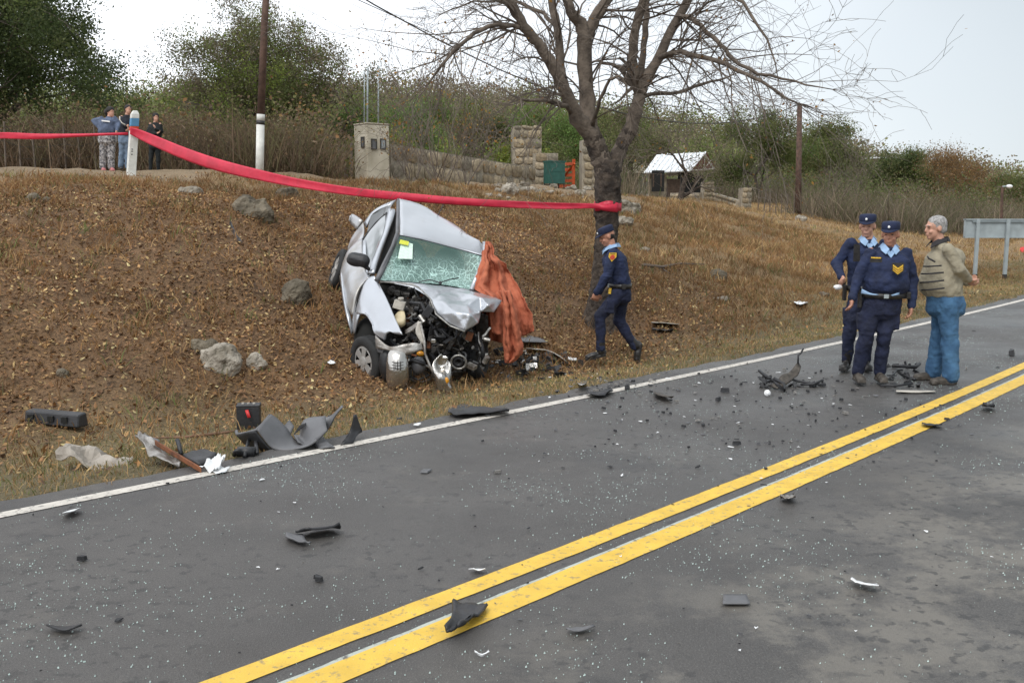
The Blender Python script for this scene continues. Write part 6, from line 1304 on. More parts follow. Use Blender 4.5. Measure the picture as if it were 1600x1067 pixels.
fence('grey stake fence in the thicket left of the meter pillar', at(505, 262, 37), at(548, 262, 36.5), 6, 1.5, m='twig', pr=.05)
fence('stake fence in front of the dry thicket behind the onlookers', at(-40, 262, 27.2), at(150, 262, 27.8), 9, 1.3, m='twig', pr=.028)
# far hut on the skyline
Yq = 105.; hq = at(1378, 262, Yq); hut = thing('hill_hut', 'small hut with a flat white roof on the far skyline', 'hut', hq)
MB().box(at(1378, 248, Yq), (3.9, 3.5, .14), frame(.1)).build('roof', M['tinroof'], hut); MB().box(at(1381, 255, Yq), (2.2, 2.6, 1.1)).box(at(1381, 266, Yq), (2.2, 2.6, 1.6)).build('wall', M['render'], hut)
MB().box(at(1377, 254, Yq-1.35), (.5, .1, .5)).build('window', M['dark'], hut)
hq2 = at(975, 262, 90); h2_ = thing('far_hut', 'pale low hut behind the trunk of the bare tree', 'hut', hq2)
MB().box(at(990, 258, 88), (3.6, 2.5, 1.5)).build('wall', M['render'], h2_); MB().box(at(990, 247, 88), (4.0, 3.0, .12)).build('roof', M['redgable'], h2_); MB().box(at(983, 258, 86.7), (.6, .1, .7)).build('window', M['dark'], h2_)

# ------------------------------------------------------------------ back of the road sign, street lamp, passing car
s0 = at(1528, 440, 26.); s0[2] = tz1(s0[0], 26.); s1 = at(1575, 443, 26.); s1[2] = tz1(s1[0], 26.)
sg = thing('road_sign', 'back of a wide grey metal road sign on two posts', 'sign', s0)
MB().box((at(1506, 357, 26)+at(1625, 357, 26.))/2, (119*26/FPX, .03, 29.5*26/FPX)).build('panel', M['galv'], sg, False, [('BEVEL', dict(width=.01))])
fr_ = MB()
for y_ in (343, 371): fr_.box((at(1506, y_, 25.97)+at(1625, y_, 25.97))/2, (119*26/FPX, .04, .03))
fr_.box(at(1507, 357, 25.97), (.03, .04, .48)); fr_.build('panel_rim', M['galv'], sg)
MB().box(at(1560, 346, 25.96), (1.35, .04, .05)).build('cross_rail', mat('dull zinc', (.2, .23, .24), .6, .1), sg)
for px_, p in ((1528.5, s0), (1575.5, s1)):
    tpp = at(px_, 343, 25.93); MB().box((tpp+np.array([tpp[0], 25.93, p[2]-.2]))/2, (.085, .07, tpp[2]-p[2]+.2)).build('post', M['galv'], sg); MB().box(np.array([tpp[0], 25.93, p[2]+.06]), (.095, .08, .16)).build('post_foot', M['darksteel'], sg)
l0 = at(1566, 345, 52); l0[2] = tz1(l0[0], 52); lp = thing('street_lamp', 'street lamp with a short arm above the road sign', 'lamp', l0)
MB().tube([l0, at(1566, 292, 52)], .075, 8).build('pole', M['pole'], lp); MB().tube([at(1566, 292, 52), at(1573, 291, 52)], .04, 6).build('arm', M['galv'], lp); MB().ell(at(1577, 291.5, 52), (.17, .14, .10)).build('lamp_head', M['white'], lp, True)
pcx = at(1620, 400, 40.); pcz = tz1(pcx[0], 40.); pc_ = thing('parked_car', 'front corner of a red and white car cut by the right picture edge', 'car', (pcx[0], 40, pcz))
def PX(px, py, Y): return at(px, py, Y)
MB().add(*patch([[PX(1592, 396, 40), PX(1620, 395, 40), PX(1660, 395, 40)], [PX(1591, 400, 39.9), PX(1620, 401, 39.7), PX(1660, 401, 39.7)], [PX(1594, 402, 40), PX(1620, 404, 39.8), PX(1660, 404, 39.8)]], 0, 3, 3)).build('body', M['redplastic'], pc_, True, SOL(.3))
MB().add(*patch([[PX(1592, 394, 40.1), PX(1625, 391, 40.1), PX(1660, 390, 40.1)], [PX(1602, 386, 40.8), PX(1625, 380, 40.8), PX(1660, 378, 40.8)]], .05, 3, 3)).build('bonnet', M['white'], pc_, True, SOL(.05))
MB().ell(PX(1597, 398, 39.85), (.12, .08, .07)).build('headlight', M['chrome'], pc_, True)
for px_ in (1625, 1665): MB().rings([(PX(px_, 412, 39.7), (.3, 0, 0), (0, 0, .3)), (PX(px_, 412, 39.9), (.3, 0, 0), (0, 0, .3))], 18).build('wheel', M['rubber'], pc_)

# ------------------------------------------------------------------ rocks
def rock(label, px, py, wpx, hpx, seed, m='rock', Ya=8, Yb=70, dep=.8, name='rock', group=None, sink=.3):
    P = hit(px, py, Ya, Yb); k = P[1]/FPX*1.12; w_ = wpx*k; h_ = hpx*k; r_ = random.Random(seed); mb = MB()
    for i in range(4): mb.ell(np.array([r_.uniform(-.22, .22)*w_, r_.uniform(-.15, .15)*w_*dep, h_*(.42+r_.uniform(-.12, .15))]), (w_*r_.uniform(.22, .36), w_*dep*r_.uniform(.25, .4), h_*r_.uniform(.35, .58)), np.array(Matrix.Rotation(r_.uniform(0, 3), 3, 'Z')), n=9, m=7, noise=.16, seed=seed*7+i)
    mb.v = [tuple(np.array(v)+P-np.array([0, 0, h_*.3])) for v in mb.v]
    o = remesh(mb, name, M[m], None, max(.02, w_/26), 1, [(w_*.35, w_*.2), (w_*.1, w_*.07)], fac=.3)
    o.data.polygons.foreach_set('use_smooth', [False]*len(o.data.polygons))
    return tag(o, label, 'rock', group)
for i, a in enumerate([
 ('large dark boulder at the top of the bank below the pole', 397, 336, 66, 40), ('mossy green topped boulder right of the large dark boulder', 450, 309, 34, 20),
 ('flat pale rock lying at the edge of the dirt path', 297, 303, 42, 13), ('small pale stone near the left end of the bank top', 52, 315, 26, 15), ('small grey stone beside the pale stone on the bank top', 72, 318, 20, 11),
 ('grey rock half buried in the bank left of the car', 456, 470, 66, 42), ('big cracked rock outcrop at the foot of the bank', 360, 574, 92, 52), ('rounded rock at the right end of the cracked outcrop', 408, 578, 42, 30), ('flat left shoulder of the cracked outcrop', 322, 550, 60, 26),
 ('low grey stone in the leaves near the lower left', 98, 590, 22, 16), ('flat stone slab on the path left of the white post', 128, 278, 30, 7)]): rock(*a, seed=i+1, m='palerock' if i in (2, 6, 7) else 'rock')
for i, a in enumerate([
 ('large mossy slab rock leaning right of the bare tree trunk', 984, 334, 44, 26), ('whitish boulder behind the bare tree trunk', 975, 350, 36, 14), ('pale rock above the slab rock by the tree', 1000, 306, 26, 12),
 ('white rock topping the rubble left of the litter bin', 795, 303, 30, 18), ('broad whitish rock under the stone wall', 815, 302, 28, 15), ('flat white rock in front of the litter bin', 905, 304, 28, 9), ('small white rock left of the litter bin legs', 840, 304, 18, 9),
 ('round pale boulder near the thin dark pole', 1250, 346, 22, 12), ('pale stone low on the right slope', 1128, 470, 30, 8), ('tan stone by the verge left of the policemen', 1288, 462, 28, 9), ('dark flat rock in the middle of the right slope', 1125, 438, 34, 20),
 ('small pale rock beside the slab rock', 960, 300, 24, 10), ('pale rubble stone left of the tree foot', 893, 290, 20, 10), ('pale rock behind the walking policeman', 1010, 392, 20, 7)]): rock(*a, seed=i+30, m='rock' if i in (9, 10) else 'palerock')
# stones scattered below the wall
r = random.Random(44)
for i in range(34):
    px_ = r.uniform(760, 1000); py_ = r.uniform(289, 312) if px_ < 940 else r.uniform(290, 335)
    rock('pale rubble stone strewn below the stone wall', px_, py_, r.uniform(7, 16), r.uniform(4, 8), 100+i, 'palerock', name='rubble_stone', group='rubble stones below the stone wall')
# fallen branch on the slope
bq = [hit(1004, 418), hit(1035, 424), hit(1062, 418), hit(1100, 420)]
tag(MB().tube([p+np.array([0, 0, .05+.03*(i % 2)]) for i, p in enumerate(bq)], [.035, .03, .022, .01], 6).tube([bq[1]+np.array([0, 0, .05]), hit(1045, 432)+np.array([0, 0, .06])], .012, 5).build('fallen_branch', M['twig'], None, True), 'dark fallen branch lying on the slope behind the walking policeman', 'branch')
bq = [hit(225, 690), hit(290, 688), hit(340, 684), hit(372, 678)]
tag(MB().tube([p+np.array([0, 0, .03]) for p in bq], [.006, .012, .014, .01], 6).build('fallen_stick', M['copper'], None, True), 'thin brown stick lying in the grass left of the car battery', 'stick')

# ------------------------------------------------------------------ large debris
def D(px, py, h=0., Ya=3.2, Yb=30):        # point h metres above the ground at a measured pixel of the base
    P = hit(px, py, Ya, Yb); return P+np.array([0, 0, h])
def dsheet(name, label, rows, m, th=.006, n=4, bulge=0, noise=0., cat='car part', parent=None, seed=0):
    V, Fq = patch(rows, bulge, n, n, noise, seed); o = MB().add(V, Fq).build(name, M[m], parent, True, SOL(th))
    return tag(o, label, cat) if parent is None else o
# curved grey bumper
def B4(x, y, Y): return at(340+x/6.154, 600+y/6.154, Y)
Yb_ = hit(440, 700)[1]
bp_ = thing('broken_bumper', 'curved grey plastic bumper torn off and lying by the white edge line', 'bumper', hit(440, 700))
def band(nm, prs, m, th, dl, du):
    dsheet(nm, '', [[B4(l[0], l[1], Yb_+dl), B4((l[0]+u[0])/2-6, (l[1]+u[1])/2-4, Yb_+(dl+du)/2-.03), B4(u[0], u[1], Yb_+du)] for l, u in prs], m, th, 4, parent=bp_)
band('bumper_skin', [((375, 442), (505, 300)), ((440, 530), (575, 350)), ((520, 620), (650, 430)), ((640, 648), (705, 515)), ((780, 630), (775, 570)), ((880, 598), (850, 592)), ((965, 545), (925, 530))], 'greyplastic', .014, -.05, .2)
band('inner_panel', [((185, 488), (372, 442)), ((262, 565), (440, 532)), ((360, 640), (520, 622)), ((500, 650), (640, 648))], 'black', .008, .1, -.03)
MB().tube([B4(180, 452, Yb_+.16), B4(188, 484, Yb_+.1), B4(290, 468, Yb_+.02), B4(372, 442, Yb_-.04), B4(440, 380, Yb_+.08), B4(503, 300, Yb_+.2)], .013, 6).build('bumper_rim', M['greyplastic'], bp_, True)
MB().tube([B4(503, 300, Yb_+.2), B4(575, 348, Yb_+.2), B4(650, 428, Yb_+.2), B4(705, 512, Yb_+.2), B4(775, 568, Yb_+.19), B4(850, 590, Yb_+.18), B4(925, 530, Yb_+.2)], .009, 6).build('bumper_rim', M['galv'], bp_, True)
band('bumper_wing', [((770, 560), (730, 500)), ((860, 600), (800, 490)), ((960, 545), (840, 350)), ((1060, 450), (1040, 318))], 'greyplastic', .012, .02, .26)
band('torn_tip', [((1060, 450), (1020, 330)), ((1100, 370), (1085, 315)), ((1150, 290), (1140, 270)), ((1212, 222), (1205, 205))], 'greyplastic', .008, .22, .34)
for k in range(5): MB().tube([B4(740+k*22, 480-k*18, Yb_+.12), B4(790+k*14, 400-k*6, Yb_+.2)], .006, 4).build('grille_bar', M['black'], bp_)
for k in range(4): MB().tube([B4(1020+k*22, 440-k*14, Yb_+.25), B4(1070+k*22, 300-k*4, Yb_+.38)], .006, 4).build('grille_bar', M['black'], bp_)
dsheet('plastic_flap', 'small grey flap standing upright behind the bumper', [[B4(640, 400, Yb_+.25), B4(700, 480, Yb_+.2)], [B4(690, 340, Yb_+.3), B4(735, 400, Yb_+.25)]], 'greyplastic', .012, 3)
dsheet('plastic_scrap', 'flat grey scrap lying on the white line right of the bumper', [[D(487, 697, .01), D(500, 703, .01)], [D(500, 690, .06), D(514, 703, .02)], [D(508, 694, .03), D(524, 701, .01)]], 'greyplastic', .006, 4)
# battery
bb = hit(387, 672); bt_ = thing('car_battery', 'black car battery with a red terminal tag', 'battery', bb); Rq = frame(.15); wbt = 36*bb[1]/FPX; hbt = 36*bb[1]/FPX
MB().box(bb+np.array([0, .06, hbt/2]), (wbt, wbt*.7, hbt), Rq).build('case', M['black'], bt_, False, [('BEVEL', dict(width=.006, segments=2))])
MB().box(bb+np.array([0, .06, hbt+.008]), (wbt*1.03, wbt*.73, .022), Rq).build('lid', M['black'], bt_, False, [('BEVEL', dict(width=.005))])
for dx in (-.05, .0, .05): MB().rings([(bb+np.array([dx, .06, hbt+.018]), (.013, 0, 0), (0, .013, 0)), (bb+np.array([dx, .06, hbt+.03]), (.013, 0, 0), (0, .013, 0))], 10).build('vent_plug', M['dirtywhite'], bt_)
MB().add(*patch([[at(383, 641, bb[1]-.03), at(388, 640, bb[1]-.03)], [at(387, 653, bb[1]-.05), at(392, 652, bb[1]-.05)]], 0, 2, 2)).build('terminal_tag', M['redplastic'], bt_, True, SOL(.006))
# crumpled beige panel far left
def B5(x, y, Y): return at(50+x/5, 640+y/5, Y)
Yc = hit(150, 735)[1]
dsheet('crumpled_sheet_metal', 'large crumpled beige sheet on the grass, leftmost by the road', [[B5(200, 345, Yc+.1), B5(190, 330, Yc+.14), B5(290, 262, Yc+.35)], [B5(330, 395, Yc+.02), B5(300, 330, Yc+.15), B5(400, 262, Yc+.4)], [B5(460, 485, Yc-.05), B5(430, 400, Yc+.1), B5(480, 300, Yc+.36)], [B5(560, 485, Yc-.05), B5(560, 400, Yc+.12), B5(640, 350, Yc+.32)], [B5(700, 470, Yc-.04), B5(680, 430, Yc+.05), B5(740, 400, Yc+.2)], [B5(815, 478, Yc-.05), B5(800, 455, Yc), B5(790, 370, Yc+.15)]], 'beigesheet', .008, 4, noise=.16, seed=2)
bpy.data.objects['crumpled_sheet_metal'].data.polygons.foreach_set('use_smooth', [False]*len(bpy.data.objects['crumpled_sheet_metal'].data.polygons))
# dark foam block at left
fb = D(98, 662); Yf = fb[1]; fo = MB(); c1 = at(57, 648, Yf+.1); c2 = at(140, 655, Yf-.02)
dd = unit(c2-c1); fo.prism([(-.02, -.05), (.0, .075), (.11, .07), (.13, -.04)], 0, np.linalg.norm(c2-c1), (c1+np.array([0, -.05, 0]), np.cross(dd, (0, 0, 1)), (0, 0, 1), dd))
fob = thing('foam_block', 'long dark grey moulded bumper insert lying in the grass at the far left', 'car part', fb); fo.build('block', M['black'], fob, False, [('BEVEL', dict(width=.01))])
for k, u in enumerate((.08, .45, .7)): MB().box(c1*(1-u)+c2*u+np.array([0, -.17, .02]), (.05, .05, .05)).build('recess', M['dark'], fob)
# rusty strut heap
hp_ = thing('bumper_strut', 'rusty steel bumper beam with crumpled metal, lying by the edge line', 'car part', hit(280, 730)); Ys = hit(290, 735)[1]
MB().prism([(-.028, -.02), (.028, -.02), (.028, .02), (-.028, .02)], 0, float(np.linalg.norm(B5(1320, 470, Ys-.1)-B5(960, 255, Ys+.35))), (B5(960, 255, Ys+.35), (.4, -.9, 0), (0, 0, 1), unit(B5(1320, 470, Ys-.1)-B5(960, 255, Ys+.35)))).build('rusty_bar', M['rust'], hp_, False, [('BEVEL', dict(width=.006))])
dsheet('crumpled_sheet', '', [[B5(800, 190, Ys+.45), B5(880, 180, Ys+.5)], [B5(870, 270, Ys+.3), B5(960, 260, Ys+.4)], [B5(930, 360, Ys+.15), B5(1040, 320, Ys+.3)], [B5(1040, 410, Ys+.03), B5(1110, 380, Ys+.2)], [B5(1130, 440, Ys-.02), B5(1180, 420, Ys+.1)]], 'tin', .006, 5, noise=.09, parent=hp_)
dsheet('dark_cover', '', [[B5(880, 190, Ys+.48), B5(875, 210, Ys+.46)], [B5(940, 215, Ys+.45), B5(950, 245, Ys+.4)], [B5(1000, 235, Ys+.43), B5(990, 255, Ys+.4)]], 'greyplastic', .01, 3, parent=hp_)
dsheet('white_crumple', '', [[B5(1310, 450, Ys-.1), B5(1400, 480, Ys-.14), B5(1440, 470, Ys-.14)], [B5(1380, 390, Ys), B5(1430, 420, Ys-.05), B5(1490, 400, Ys-.08)], [B5(1440, 350, Ys+.1), B5(1480, 360, Ys+.05), B5(1510, 370, Ys)]], 'whiteplastic', .004, 5, noise=.1, parent=hp_)
MB().tube([B5(1135, 235, Ys+.3), B5(1150, 280, Ys+.25), B5(1165, 350, Ys+.2)], .016, 6).build('bent_tube', M['black'], hp_, True)
dsheet('louvred_panel', 'black ribbed plastic panel leaning among the rusty strut heap', [[B5(1180, 350, Ys+.15), B5(1300, 420, Ys)], [B5(1260, 320, Ys+.25), B5(1380, 400, Ys+.05)], [B5(1340, 300, Ys+.3), B5(1440, 340, Ys+.15)]], 'black', .02, 3, noise=.03)
dsheet('white_scrap', 'bright white plastic scrap lying on the edge line', [[D(328, 738, .01), D(340, 743, .01), D(352, 741, .01)], [D(336, 734, .05), D(348, 737, .03), D(360, 735, .02)]], 'whiteplastic', .004, 4, noise=.03)
q = [D(372+6*math.cos(a), 716+4*math.sin(a)*.8, .02+.05*max(0, math.sin(a))) for a in np.linspace(.3, 5.2, 12)]
tag(MB().tube(q, .014, 6).tube([D(382, 717, .02), D(390, 704, .09), D(400, 706, .08), D(402, 713, .02)], .014, 6).box(D(385, 712, .03), (.12, .06, .06)).build('black_bracket', M['black'], None, True), 'tangled black bracket at the foot of the curved bumper', 'car part')
dsheet('black_shard', 'tall black jagged shard standing on the edge line right of the bumper', [[D(532, 697, .01), D(552, 694, .01)], [D(545, 690, .06), D(560, 689, .05)], [D(552, 690, .13), D(566, 686, .06)], [D(553, 690, .2), D(557, 690, .2)]], 'black', .01, 3, noise=.03)
# pieces on the road in the foreground
def flat(name, label, base, m, lift=.02, th=.006, noise=.02, cat='car part', curl=.01, seed=1):
    """base: list of rows of road pixels"""
    nr_, nc = len(base), len(base[0]); rows = []
    for i, rw in enumerate(base): rows.append([D(x_, y_, .006+(abs(j/(nc-1)-.5)*2)**2*curl+lift*(i/(max(1, nr_-1)))) for j, (x_, y_) in enumerate(rw)])
    return dsheet(name, label, rows, m, th, 4, 0, noise, cat, None, seed)
flat('black_moulding', 'broken black moulding lying across the second yellow line', [[(706, 952), (728, 951), (752, 952), (763, 957)], [(707, 972), (724, 972), (742, 972), (750, 975)], [(703, 990), (716, 992), (729, 990), (738, 984)], [(694, 1003), (700, 1010), (712, 1007), (722, 1000)]], 'black', .045, .012, .03, curl=.02)
flat('wiper_cowl', 'long dark plastic piece lying alone in the left lane', [[(462, 838), (490, 831), (518, 829), (532, 834)], [(478, 848), (500, 845), (520, 842), (532, 840)]], 'black', .05, .012, .01, curl=.012)
flat('oval_cover', 'oval grey cover beside the long dark plastic piece', [[(446, 838), (460, 838), (474, 843)], [(447, 848), (462, 852), (480, 857)], [(458, 855), (470, 858), (486, 856)]], 'greyplastic', .02, .010, .0)
flat('grey_plate', 'flat square grey plate in the right lane', [[(1130, 933), (1150, 932), (1166, 934)], [(1129, 950), (1150, 951), (1172, 950)]], 'greyplastic', .005, .006, .0, curl=.0)
flat('white_plate', 'bent white plastic piece near the bottom right', [[(1330, 912), (1345, 913), (1370, 922)], [(1328, 922), (1345, 925), (1372, 935)]], 'whiteplastic', .03, .005, .02, curl=.012)
flat('grey_sliver', 'long thin grey sliver in the right lane', [[(884, 991), (905, 985), (928, 984)], [(886, 997), (905, 993), (930, 989)]], 'greyplastic', .01, .006, .01)
flat('white_sliver', 'white curved splinter right of the broken moulding', [[(741, 1024), (752, 1029), (764, 1026)], [(742, 1028), (754, 1032), (765, 1031)]], 'whiteplastic', .01, .004, .01)
flat('white_triangle', 'white triangular shard on the first yellow line', [[(732, 896), (745, 894), (759, 896)], [(740, 899), (748, 900), (758, 898)]], 'whiteplastic', .015, .004, .0)
flat('pale_shard', 'white sharp shard on the road near the left end of the edge line', [[(98, 808), (112, 801), (126, 799)], [(100, 814), (114, 811), (124, 807)]], 'whiteplastic', .03, .004, .0)
flat('dark_strip', 'dark flat strip lying near the bottom left corner', [[(72, 986), (100, 984), (129, 986)], [(74, 992), (100, 993), (128, 991)]], 'black', .012, .008, .0)
flat('silver_shard', 'silver and black shard right of the yellow lines', [[(1218, 782), (1230, 778), (1241, 780)], [(1219, 788), (1232, 790), (1243, 790)]], 'tin', .035, .006, .05)
flat('black_flap', 'black plastic flap lying on the edge line below the orange cloth', [[(702, 642), (720, 634), (745, 636), (793, 645)], [(700, 652), (720, 655), (760, 653), (796, 650)]], 'black', .03, .008, .05)
flat('black_flap', 'black torn flap on the edge line left of the debris line', [[(915, 618), (935, 614), (955, 612)], [(920, 622), (940, 623), (958, 617)]], 'black', .03, .008, .05, seed=4)
flat('olive_plate', 'olive grey bent plate on the road right of the debris line', [[(1021, 615), (1035, 617), (1048, 626)], [(1022, 624), (1036, 628), (1052, 630)]], 'dustyleather', .04, .006, .02)
flat('silver_trim', 'bright strip of trim lying in front of the older man', [[(1400, 613), (1430, 611), (1460, 614)], [(1400, 616), (1430, 616), (1462, 616)]], 'dirtywhite', .004, .004, .0)
flat('black_plate', 'black plate on the far yellow line at the right', [[(1440, 665), (1456, 664), (1470, 667)], [(1441, 669), (1456, 671), (1472, 671)]], 'black', .02, .006, .02)
flat('black_plate', 'black block on the road right of the far yellow line', [[(1534, 638), (1544, 637), (1553, 639)], [(1534, 644), (1544, 646), (1554, 644)]], 'black', .05, .02, .02, seed=3)
flat('metal_trim', 'long pale metal panel edge lying right of the orange cloth', [[(822, 548), (850, 548), (872, 556), (888, 570)], [(822, 554), (850, 555), (868, 562), (884, 574)]], 'dirtywhite', .06, .006, .03)
flat('white_block', 'white bracket at the end of the pale metal panel', [[(887, 562), (895, 562), (901, 564)], [(887, 570), (895, 571), (901, 571)]], 'whiteplastic', .05, .02, .0)
flat('grey_shell', 'grey plastic shell lying beside the lower end of the orange cloth', [[(812, 530), (830, 526), (848, 532)], [(812, 546), (832, 546), (856, 548)]], 'greyplastic', .09, .006, .03)
flat('white_flap', 'white crumpled scrap left of the front wheel', [[(512, 570), (517, 565), (522, 567)], [(512, 577), (518, 578), (525, 577)]], 'whiteplastic', .05, .004, .02)
flat('silver_bulb', 'silver cup shaped lamp part beside the edge line', [[(902, 602), (908, 598), (915, 602)], [(902, 611), (909, 613), (917, 611)]], 'chrome', .06, .006, .02)
flat('beige_rail', 'beige metal rail among the leaves right of the walking policeman', [[(1018, 508), (1035, 506), (1060, 511)], [(1018, 514), (1035, 514), (1060, 517)]], 'dirtywhite', .08, .01, .03)
flat('dark_rail', 'dark crushed bracket under the beige rail', [[(1018, 516), (1035, 517), (1050, 519)], [(1020, 521), (1035, 523), (1052, 523)]], 'engine', .05, .01, .06, seed=5)
flat('white_bag', 'small white scrap by the verge left of the policemen', [[(1240, 474), (1250, 472), (1262, 475)], [(1240, 483), (1250, 486), (1260, 484)]], 'whiteplastic', .1, .01, .04)
flat('black_wiper', 'thin black strip lying on the bank left of the car', [[(357, 352), (366, 370), (375, 384)], [(360, 351), (369, 370), (379, 383)]], 'black', .04, .01, .0)
# tangled wreckage in front of the policemen
tg_ = thing('wreckage_tangle', 'tangle of torn black ducts and olive plastic on the road left of the policemen', 'wreckage', hit(1225, 605))
def B6(x, y, h): return D(1180+x/5.333, 560+y/5.333, h)
dsheet('olive_duct', '', [[B6(120, 250, .02), B6(180, 270, .02)], [B6(200, 245, .10), B6(260, 260, .05)], [B6(290, 215, .14), B6(340, 225, .08)], [B6(350, 200, .22), B6(380, 205, .16)]], 'dustyleather', .01, 4, noise=.05, parent=tg_)
MB().tube([B6(350, 205, .2), B6(352, 200, .28), B6(372, 200, .3), B6(390, 195, .34)], .010, 5).build('cable', M['black'], tg_, True)
MB().tube([B6(30, 200, .12), B6(70, 220, .1), B6(140, 240, .07), B6(245, 285, .02), B6(240, 260, .05), B6(150, 250, .1)], .016, 6).build('bent_rod', M['black'], tg_, True)
MB().tube([B6(220, 250, .02), B6(300, 220, .05), B6(400, 225, .03), B6(580, 240, .02)], .014, 6).tube([B6(380, 235, .02), B6(480, 250, .04), B6(560, 225, .05)], .012, 6).build('bent_rod', M['black'], tg_, True)
tj = MB(); r = random.Random(8)
for i in range(46):
    x_ = r.choice((r.gauss(90, 35), r.uniform(50, 600))); Rr = np.array(Matrix.Rotation(r.uniform(0, 3), 3, 'X')@Matrix.Rotation(r.uniform(0, 3), 3, 'Z')); tj.box(B6(x_, 230+r.gauss(0, 14), r.uniform(.01, .09 if x_ < 160 else .03)), (r.uniform(.02, .10), r.uniform(.01, .035), r.uniform(.005, .02)), Rr)
tag(tj.build('splintered_pieces', M['black'], tg_), kind='stuff')
MB().ell(D(1199, 619, .03), (.03, .03, .03), noise=.1).build('white_fitting', M['white'], tg_)
tg2 = thing('wreckage_tangle', 'black cables and brackets lying between the policemen and the older man', 'wreckage', hit(1405, 590))
MB().tube([D(1390, 596, .03), D(1400, 590, .07), D(1415, 592, .03), D(1430, 596, .02)], .013, 6).tube([D(1375, 606, .02), D(1400, 608, .03), D(1425, 604, .03)], .012, 6).build('cable', M['black'], tg2, True)
MB().tube([D(1395, 575, .02), D(1412, 580, .05), D(1430, 580, .04), D(1436, 577, .06)], .02, 6).build('cable', M['black'], tg2, True)
tj = MB()
for i in range(40):
    Rr = np.array(Matrix.Rotation(r.uniform(0, 3), 3, 'X')@Matrix.Rotation(r.uniform(0, 3), 3, 'Z')); tj.box(D(r.uniform(1380, 1436), r.uniform(568, 608), r.uniform(.006, .035)), (r.uniform(.02, .10), r.uniform(.01, .035), r.uniform(.004, .018)), Rr)
tag(tj.build('splintered_pieces', M['black'], tg2), kind='stuff')
tg3 = thing('wreckage_heap', 'heap of shattered dark parts on the ground between the cloth and the pale panel', 'wreckage', hit(840, 575)); tj = {'black': MB(), 'engine': MB(), 'chrome': MB()}
for i in range(120):
    k = r.choice(['black', 'black', 'engine', 'chrome'] if i % 3 == 0 else ['black', 'engine']); Rr = np.array(Matrix.Rotation(r.uniform(0, 3), 3, 'X')@Matrix.Rotation(r.uniform(0, 3), 3, 'Z')); u_ = r.gauss(0, .5)
    tj[k].box(D(835+u_*70, 572+r.gauss(0, 11), r.uniform(.0, .06)), (r.uniform(.03, .15), r.uniform(.02, .08), r.uniform(.005, .02)), Rr)
for k, nm in (('black', 'plastic_splinters'), ('engine', 'oily_splinters'), ('chrome', 'mirror_splinters')): tag(tj[k].build(nm, M[k], tg3), kind='stuff')

# ------------------------------------------------------------------ small shards on the road, each its own object
_frag = {}
def fragmesh(kind, v):
    if (kind, v) not in _frag:
        r_ = random.Random(hash((len(kind), v)) & 0xffff); n = r_.randint(4, 7); a0 = sorted(r_.uniform(0, 6.28) for _ in range(n)); poly = [(math.cos(a)*r_.uniform(.5, 1), math.sin(a)*r_.uniform(.25, .7)) for a in a0]
        h_ = {'flat': .10, 'chunk': .55, 'bent': .15}[('flat', 'chunk', 'bent')[v % 3]]; ben = r_.uniform(.2, .6)
        V = [(x, y, ben*abs(x)*(v % 3 == 2)) for x, y in poly]+[(x*.85, y*.85, h_+ben*abs(x)*(v % 3 == 2)+r_.uniform(0, .15)) for x, y in poly]
        F = [tuple(range(n))[::-1], tuple(range(n, 2*n))]+[(i, (i+1) % n, n+(i+1) % n, n+i) for i in range(n)]
        me = bpy.data.meshes.new('shard'); me.from_pydata(V, [], F); me.materials.append(M[kind]); _frag[(kind, v)] = me
    return _frag[(kind, v)]
LBL = {'black': ('plastic_shard', 'small black plastic shard lying loose on the asphalt', 'shard', 'black plastic shards scattered on the road'),
       'whiteplastic': ('white_shard', 'small white plastic shard lying loose on the asphalt', 'shard', 'white plastic shards scattered on the road'),
       'greyplastic': ('grey_shard', 'small grey plastic shard lying loose on the asphalt', 'shard', 'grey plastic shards scattered on the road'),
       'tin': ('metal_scrap', 'small torn metal scrap lying loose on the asphalt', 'scrap', 'metal scraps scattered on the road')}
def frag(px, py, size_px, kind, v, rz):
    if kind == 'whiteplastic' and v % 3 == 1: v -= 1
    if kind == 'whiteplastic': size_px *= .85
    P = hit(px, py, 3.2, 30); nm, lb, ct, gp = LBL[kind]; o = bpy.data.objects.new(nm, fragmesh(kind, v)); C.objects.link(o); s_ = size_px/2*P[1]/FPX
    o.location = Vector((P+np.array([0, 0, .006])).tolist()); o.scale = (s_, s_, s_*.8); o.rotation_euler = (0, 0, rz); 
    if toSN(P[0], P[1])[1]-float(white(toSN(P[0], P[1])[0])) > .3: lb = lb.replace('on the asphalt', 'in the verge grass'); gp = gp.replace('on the road', 'in the verge grass'); o.location[2] += .02
    tag(o, lb, ct, gp)
r = random.Random(77)
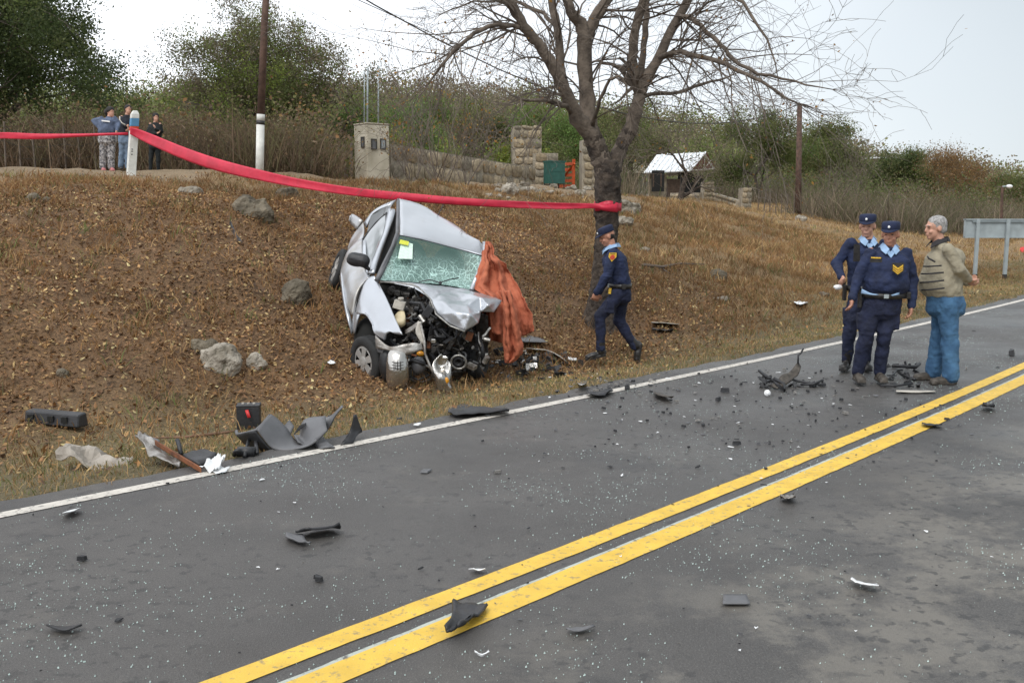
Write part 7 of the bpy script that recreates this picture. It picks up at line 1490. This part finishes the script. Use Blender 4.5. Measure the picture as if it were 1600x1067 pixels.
KN = [(128, 880, 28, 'black'), (187, 970, 28, 'black'), (497, 911, 32, 'black'), (653, 891, 24, 'black'), (741, 744+64, 11, 'black'), (1085, 733, 24, 'black'), (778, 741, 16, 'tin'), (972, 744, 22, 'whiteplastic'), (952, 731, 16, 'black'), (666, 738, 32, 'greyplastic'), (829, 832, 28, 'greyplastic'), (709, 743, 12, 'black'),
      (461, 787, 11, 'whiteplastic'), (410, 752, 20, 'whiteplastic'), (404, 890, 14, 'whiteplastic'), (434, 891, 12, 'whiteplastic'), (970, 873, 10, 'whiteplastic'), (812, 971, 16, 'greyplastic'), (1156, 1018, 14, 'whiteplastic'), (1157, 996, 12, 'greyplastic'), (1181, 985, 14, 'whiteplastic'), (1263, 969, 14, 'greyplastic'), (1337, 988, 10, 'whiteplastic'), (1448, 833, 14, 'whiteplastic'),
      (1549, 873, 9, 'whiteplastic'), (1271, 812, 14, 'black'), (1289, 885, 12, 'tin'), (1122, 762, 6, 'black'), (1051, 790, 10, 'black'), (1170, 792, 8, 'tin'), (1194, 760, 18, 'black'), (1208, 698, 14, 'black'), (1236, 703, 10, 'black'), (1150, 629, 18, 'black'), (1119, 627, 22, 'black'), (1068, 668, 14, 'black'), (1098, 667, 16, 'black'), (1105, 686-20, 12, 'black'), (1131, 613, 26, 'black'), (1153, 662, 14, 'whiteplastic'), (1148, 636, 9, 'whiteplastic'),
      (1017, 636, 8, 'black'), (1027, 645, 14, 'black'), (980, 646, 9, 'black'), (976, 609, 28, 'black'), (950, 598+20, 20, 'black'), (1043, 592, 14, 'whiteplastic'), (1018, 598, 22, 'tin'), (858, 622, 14, 'whiteplastic'), (830, 628, 18, 'tin'), (650, 667, 22, 'whiteplastic'), (622, 660, 26, 'black'), (1290, 592, 12, 'black'), (1216, 583, 14, 'whiteplastic'), (1302, 632, 10, 'whiteplastic'), (1315, 627, 14, 'black'), (1299, 636, 16, 'black'), (1321, 648, 16, 'tin'), (1260, 640, 8, 'black'), (1575, 556, 34, 'black'), (1558, 575, 18, 'black'), (1522, 518, 10, 'black'), (1509, 578, 12, 'tin'), (1479, 657, 14, 'black'), (1497, 667, 8, 'black'), (1340, 662, 14, 'black'), (1400, 640, 10, 'black'), (1300, 658, 14, 'black'), (1142, 700, 18, 'whiteplastic'), (1141, 720, 16, 'whiteplastic'), (1150, 695, 22, 'black'), (1090, 660, 22, 'tin')]
for px_, py_, s_, k in KN: frag(px_, py_, s_, k, r.randrange(9), r.uniform(0, 6.28))
cnt = {k: sum(1 for a in KN if a[3] == k) for k in LBL}
n_ = 0
while n_ < 460:
    if r.random() < .72: px_, py_, s_ = r.gauss(1120, 190), 655+abs(r.gauss(0, 1))*42*r.choice((1, -1)), r.uniform(3, 13)
    else: px_, py_, s_ = r.uniform(5, 1595), r.uniform(700, 1060), r.uniform(3, 9)
    if py_ < 575 or not 0 < px_ < 1600: continue
    X_ = gnd(px_, py_); s1_, n1_ = toSN(X_[0], X_[1])
    if n1_-float(white(s1_)) > .6: continue
    k = r.choice(['black']*7+['whiteplastic']+['greyplastic']*2+['tin'])
    if cnt[k] > 270: continue
    frag(px_, py_, s_, k, r.randrange(9), r.uniform(0, 6.28)); n_ += 1; cnt[k] += 1
for i in range(80): frag(r.gauss(1235, 55), r.gauss(602, 13), r.uniform(4, 14), r.choice(['black', 'black', 'black', 'tin']), r.randrange(9), r.uniform(0, 6))
for i in range(60): frag(r.gauss(960, 60), r.gauss(606, 9), r.uniform(5, 15), r.choice(['black', 'black', 'greyplastic', 'tin']), r.randrange(9), r.uniform(0, 6))
for i in range(90): frag(r.uniform(620, 1050), r.uniform(575, 615), r.uniform(3, 10), r.choice(['black', 'black', 'tin', 'whiteplastic']), r.randrange(9), r.uniform(0, 6))
# the smallest black shards beyond the first 285 become one joined object
_sh = [o for o in bpy.data.objects if o.name.startswith('plastic_shard')]
_sh.sort(key=lambda o: -o.scale[0]/o.location[1])
mbs = MB()
for o in _sh[285:]:
    R_ = np.array(o.rotation_euler.to_matrix()); V = np.array([v.co[:] for v in o.data.vertices])*np.array(o.scale)
    mbs.add(V@R_.T+np.array(o.location), [tuple(p.vertices) for p in o.data.polygons])
for o in _sh[285:]: bpy.data.objects.remove(o)
tag(mbs.build('plastic_grit', M['black'], None), 'fine black plastic crumbs scattered over the road', 'debris', kind='stuff')
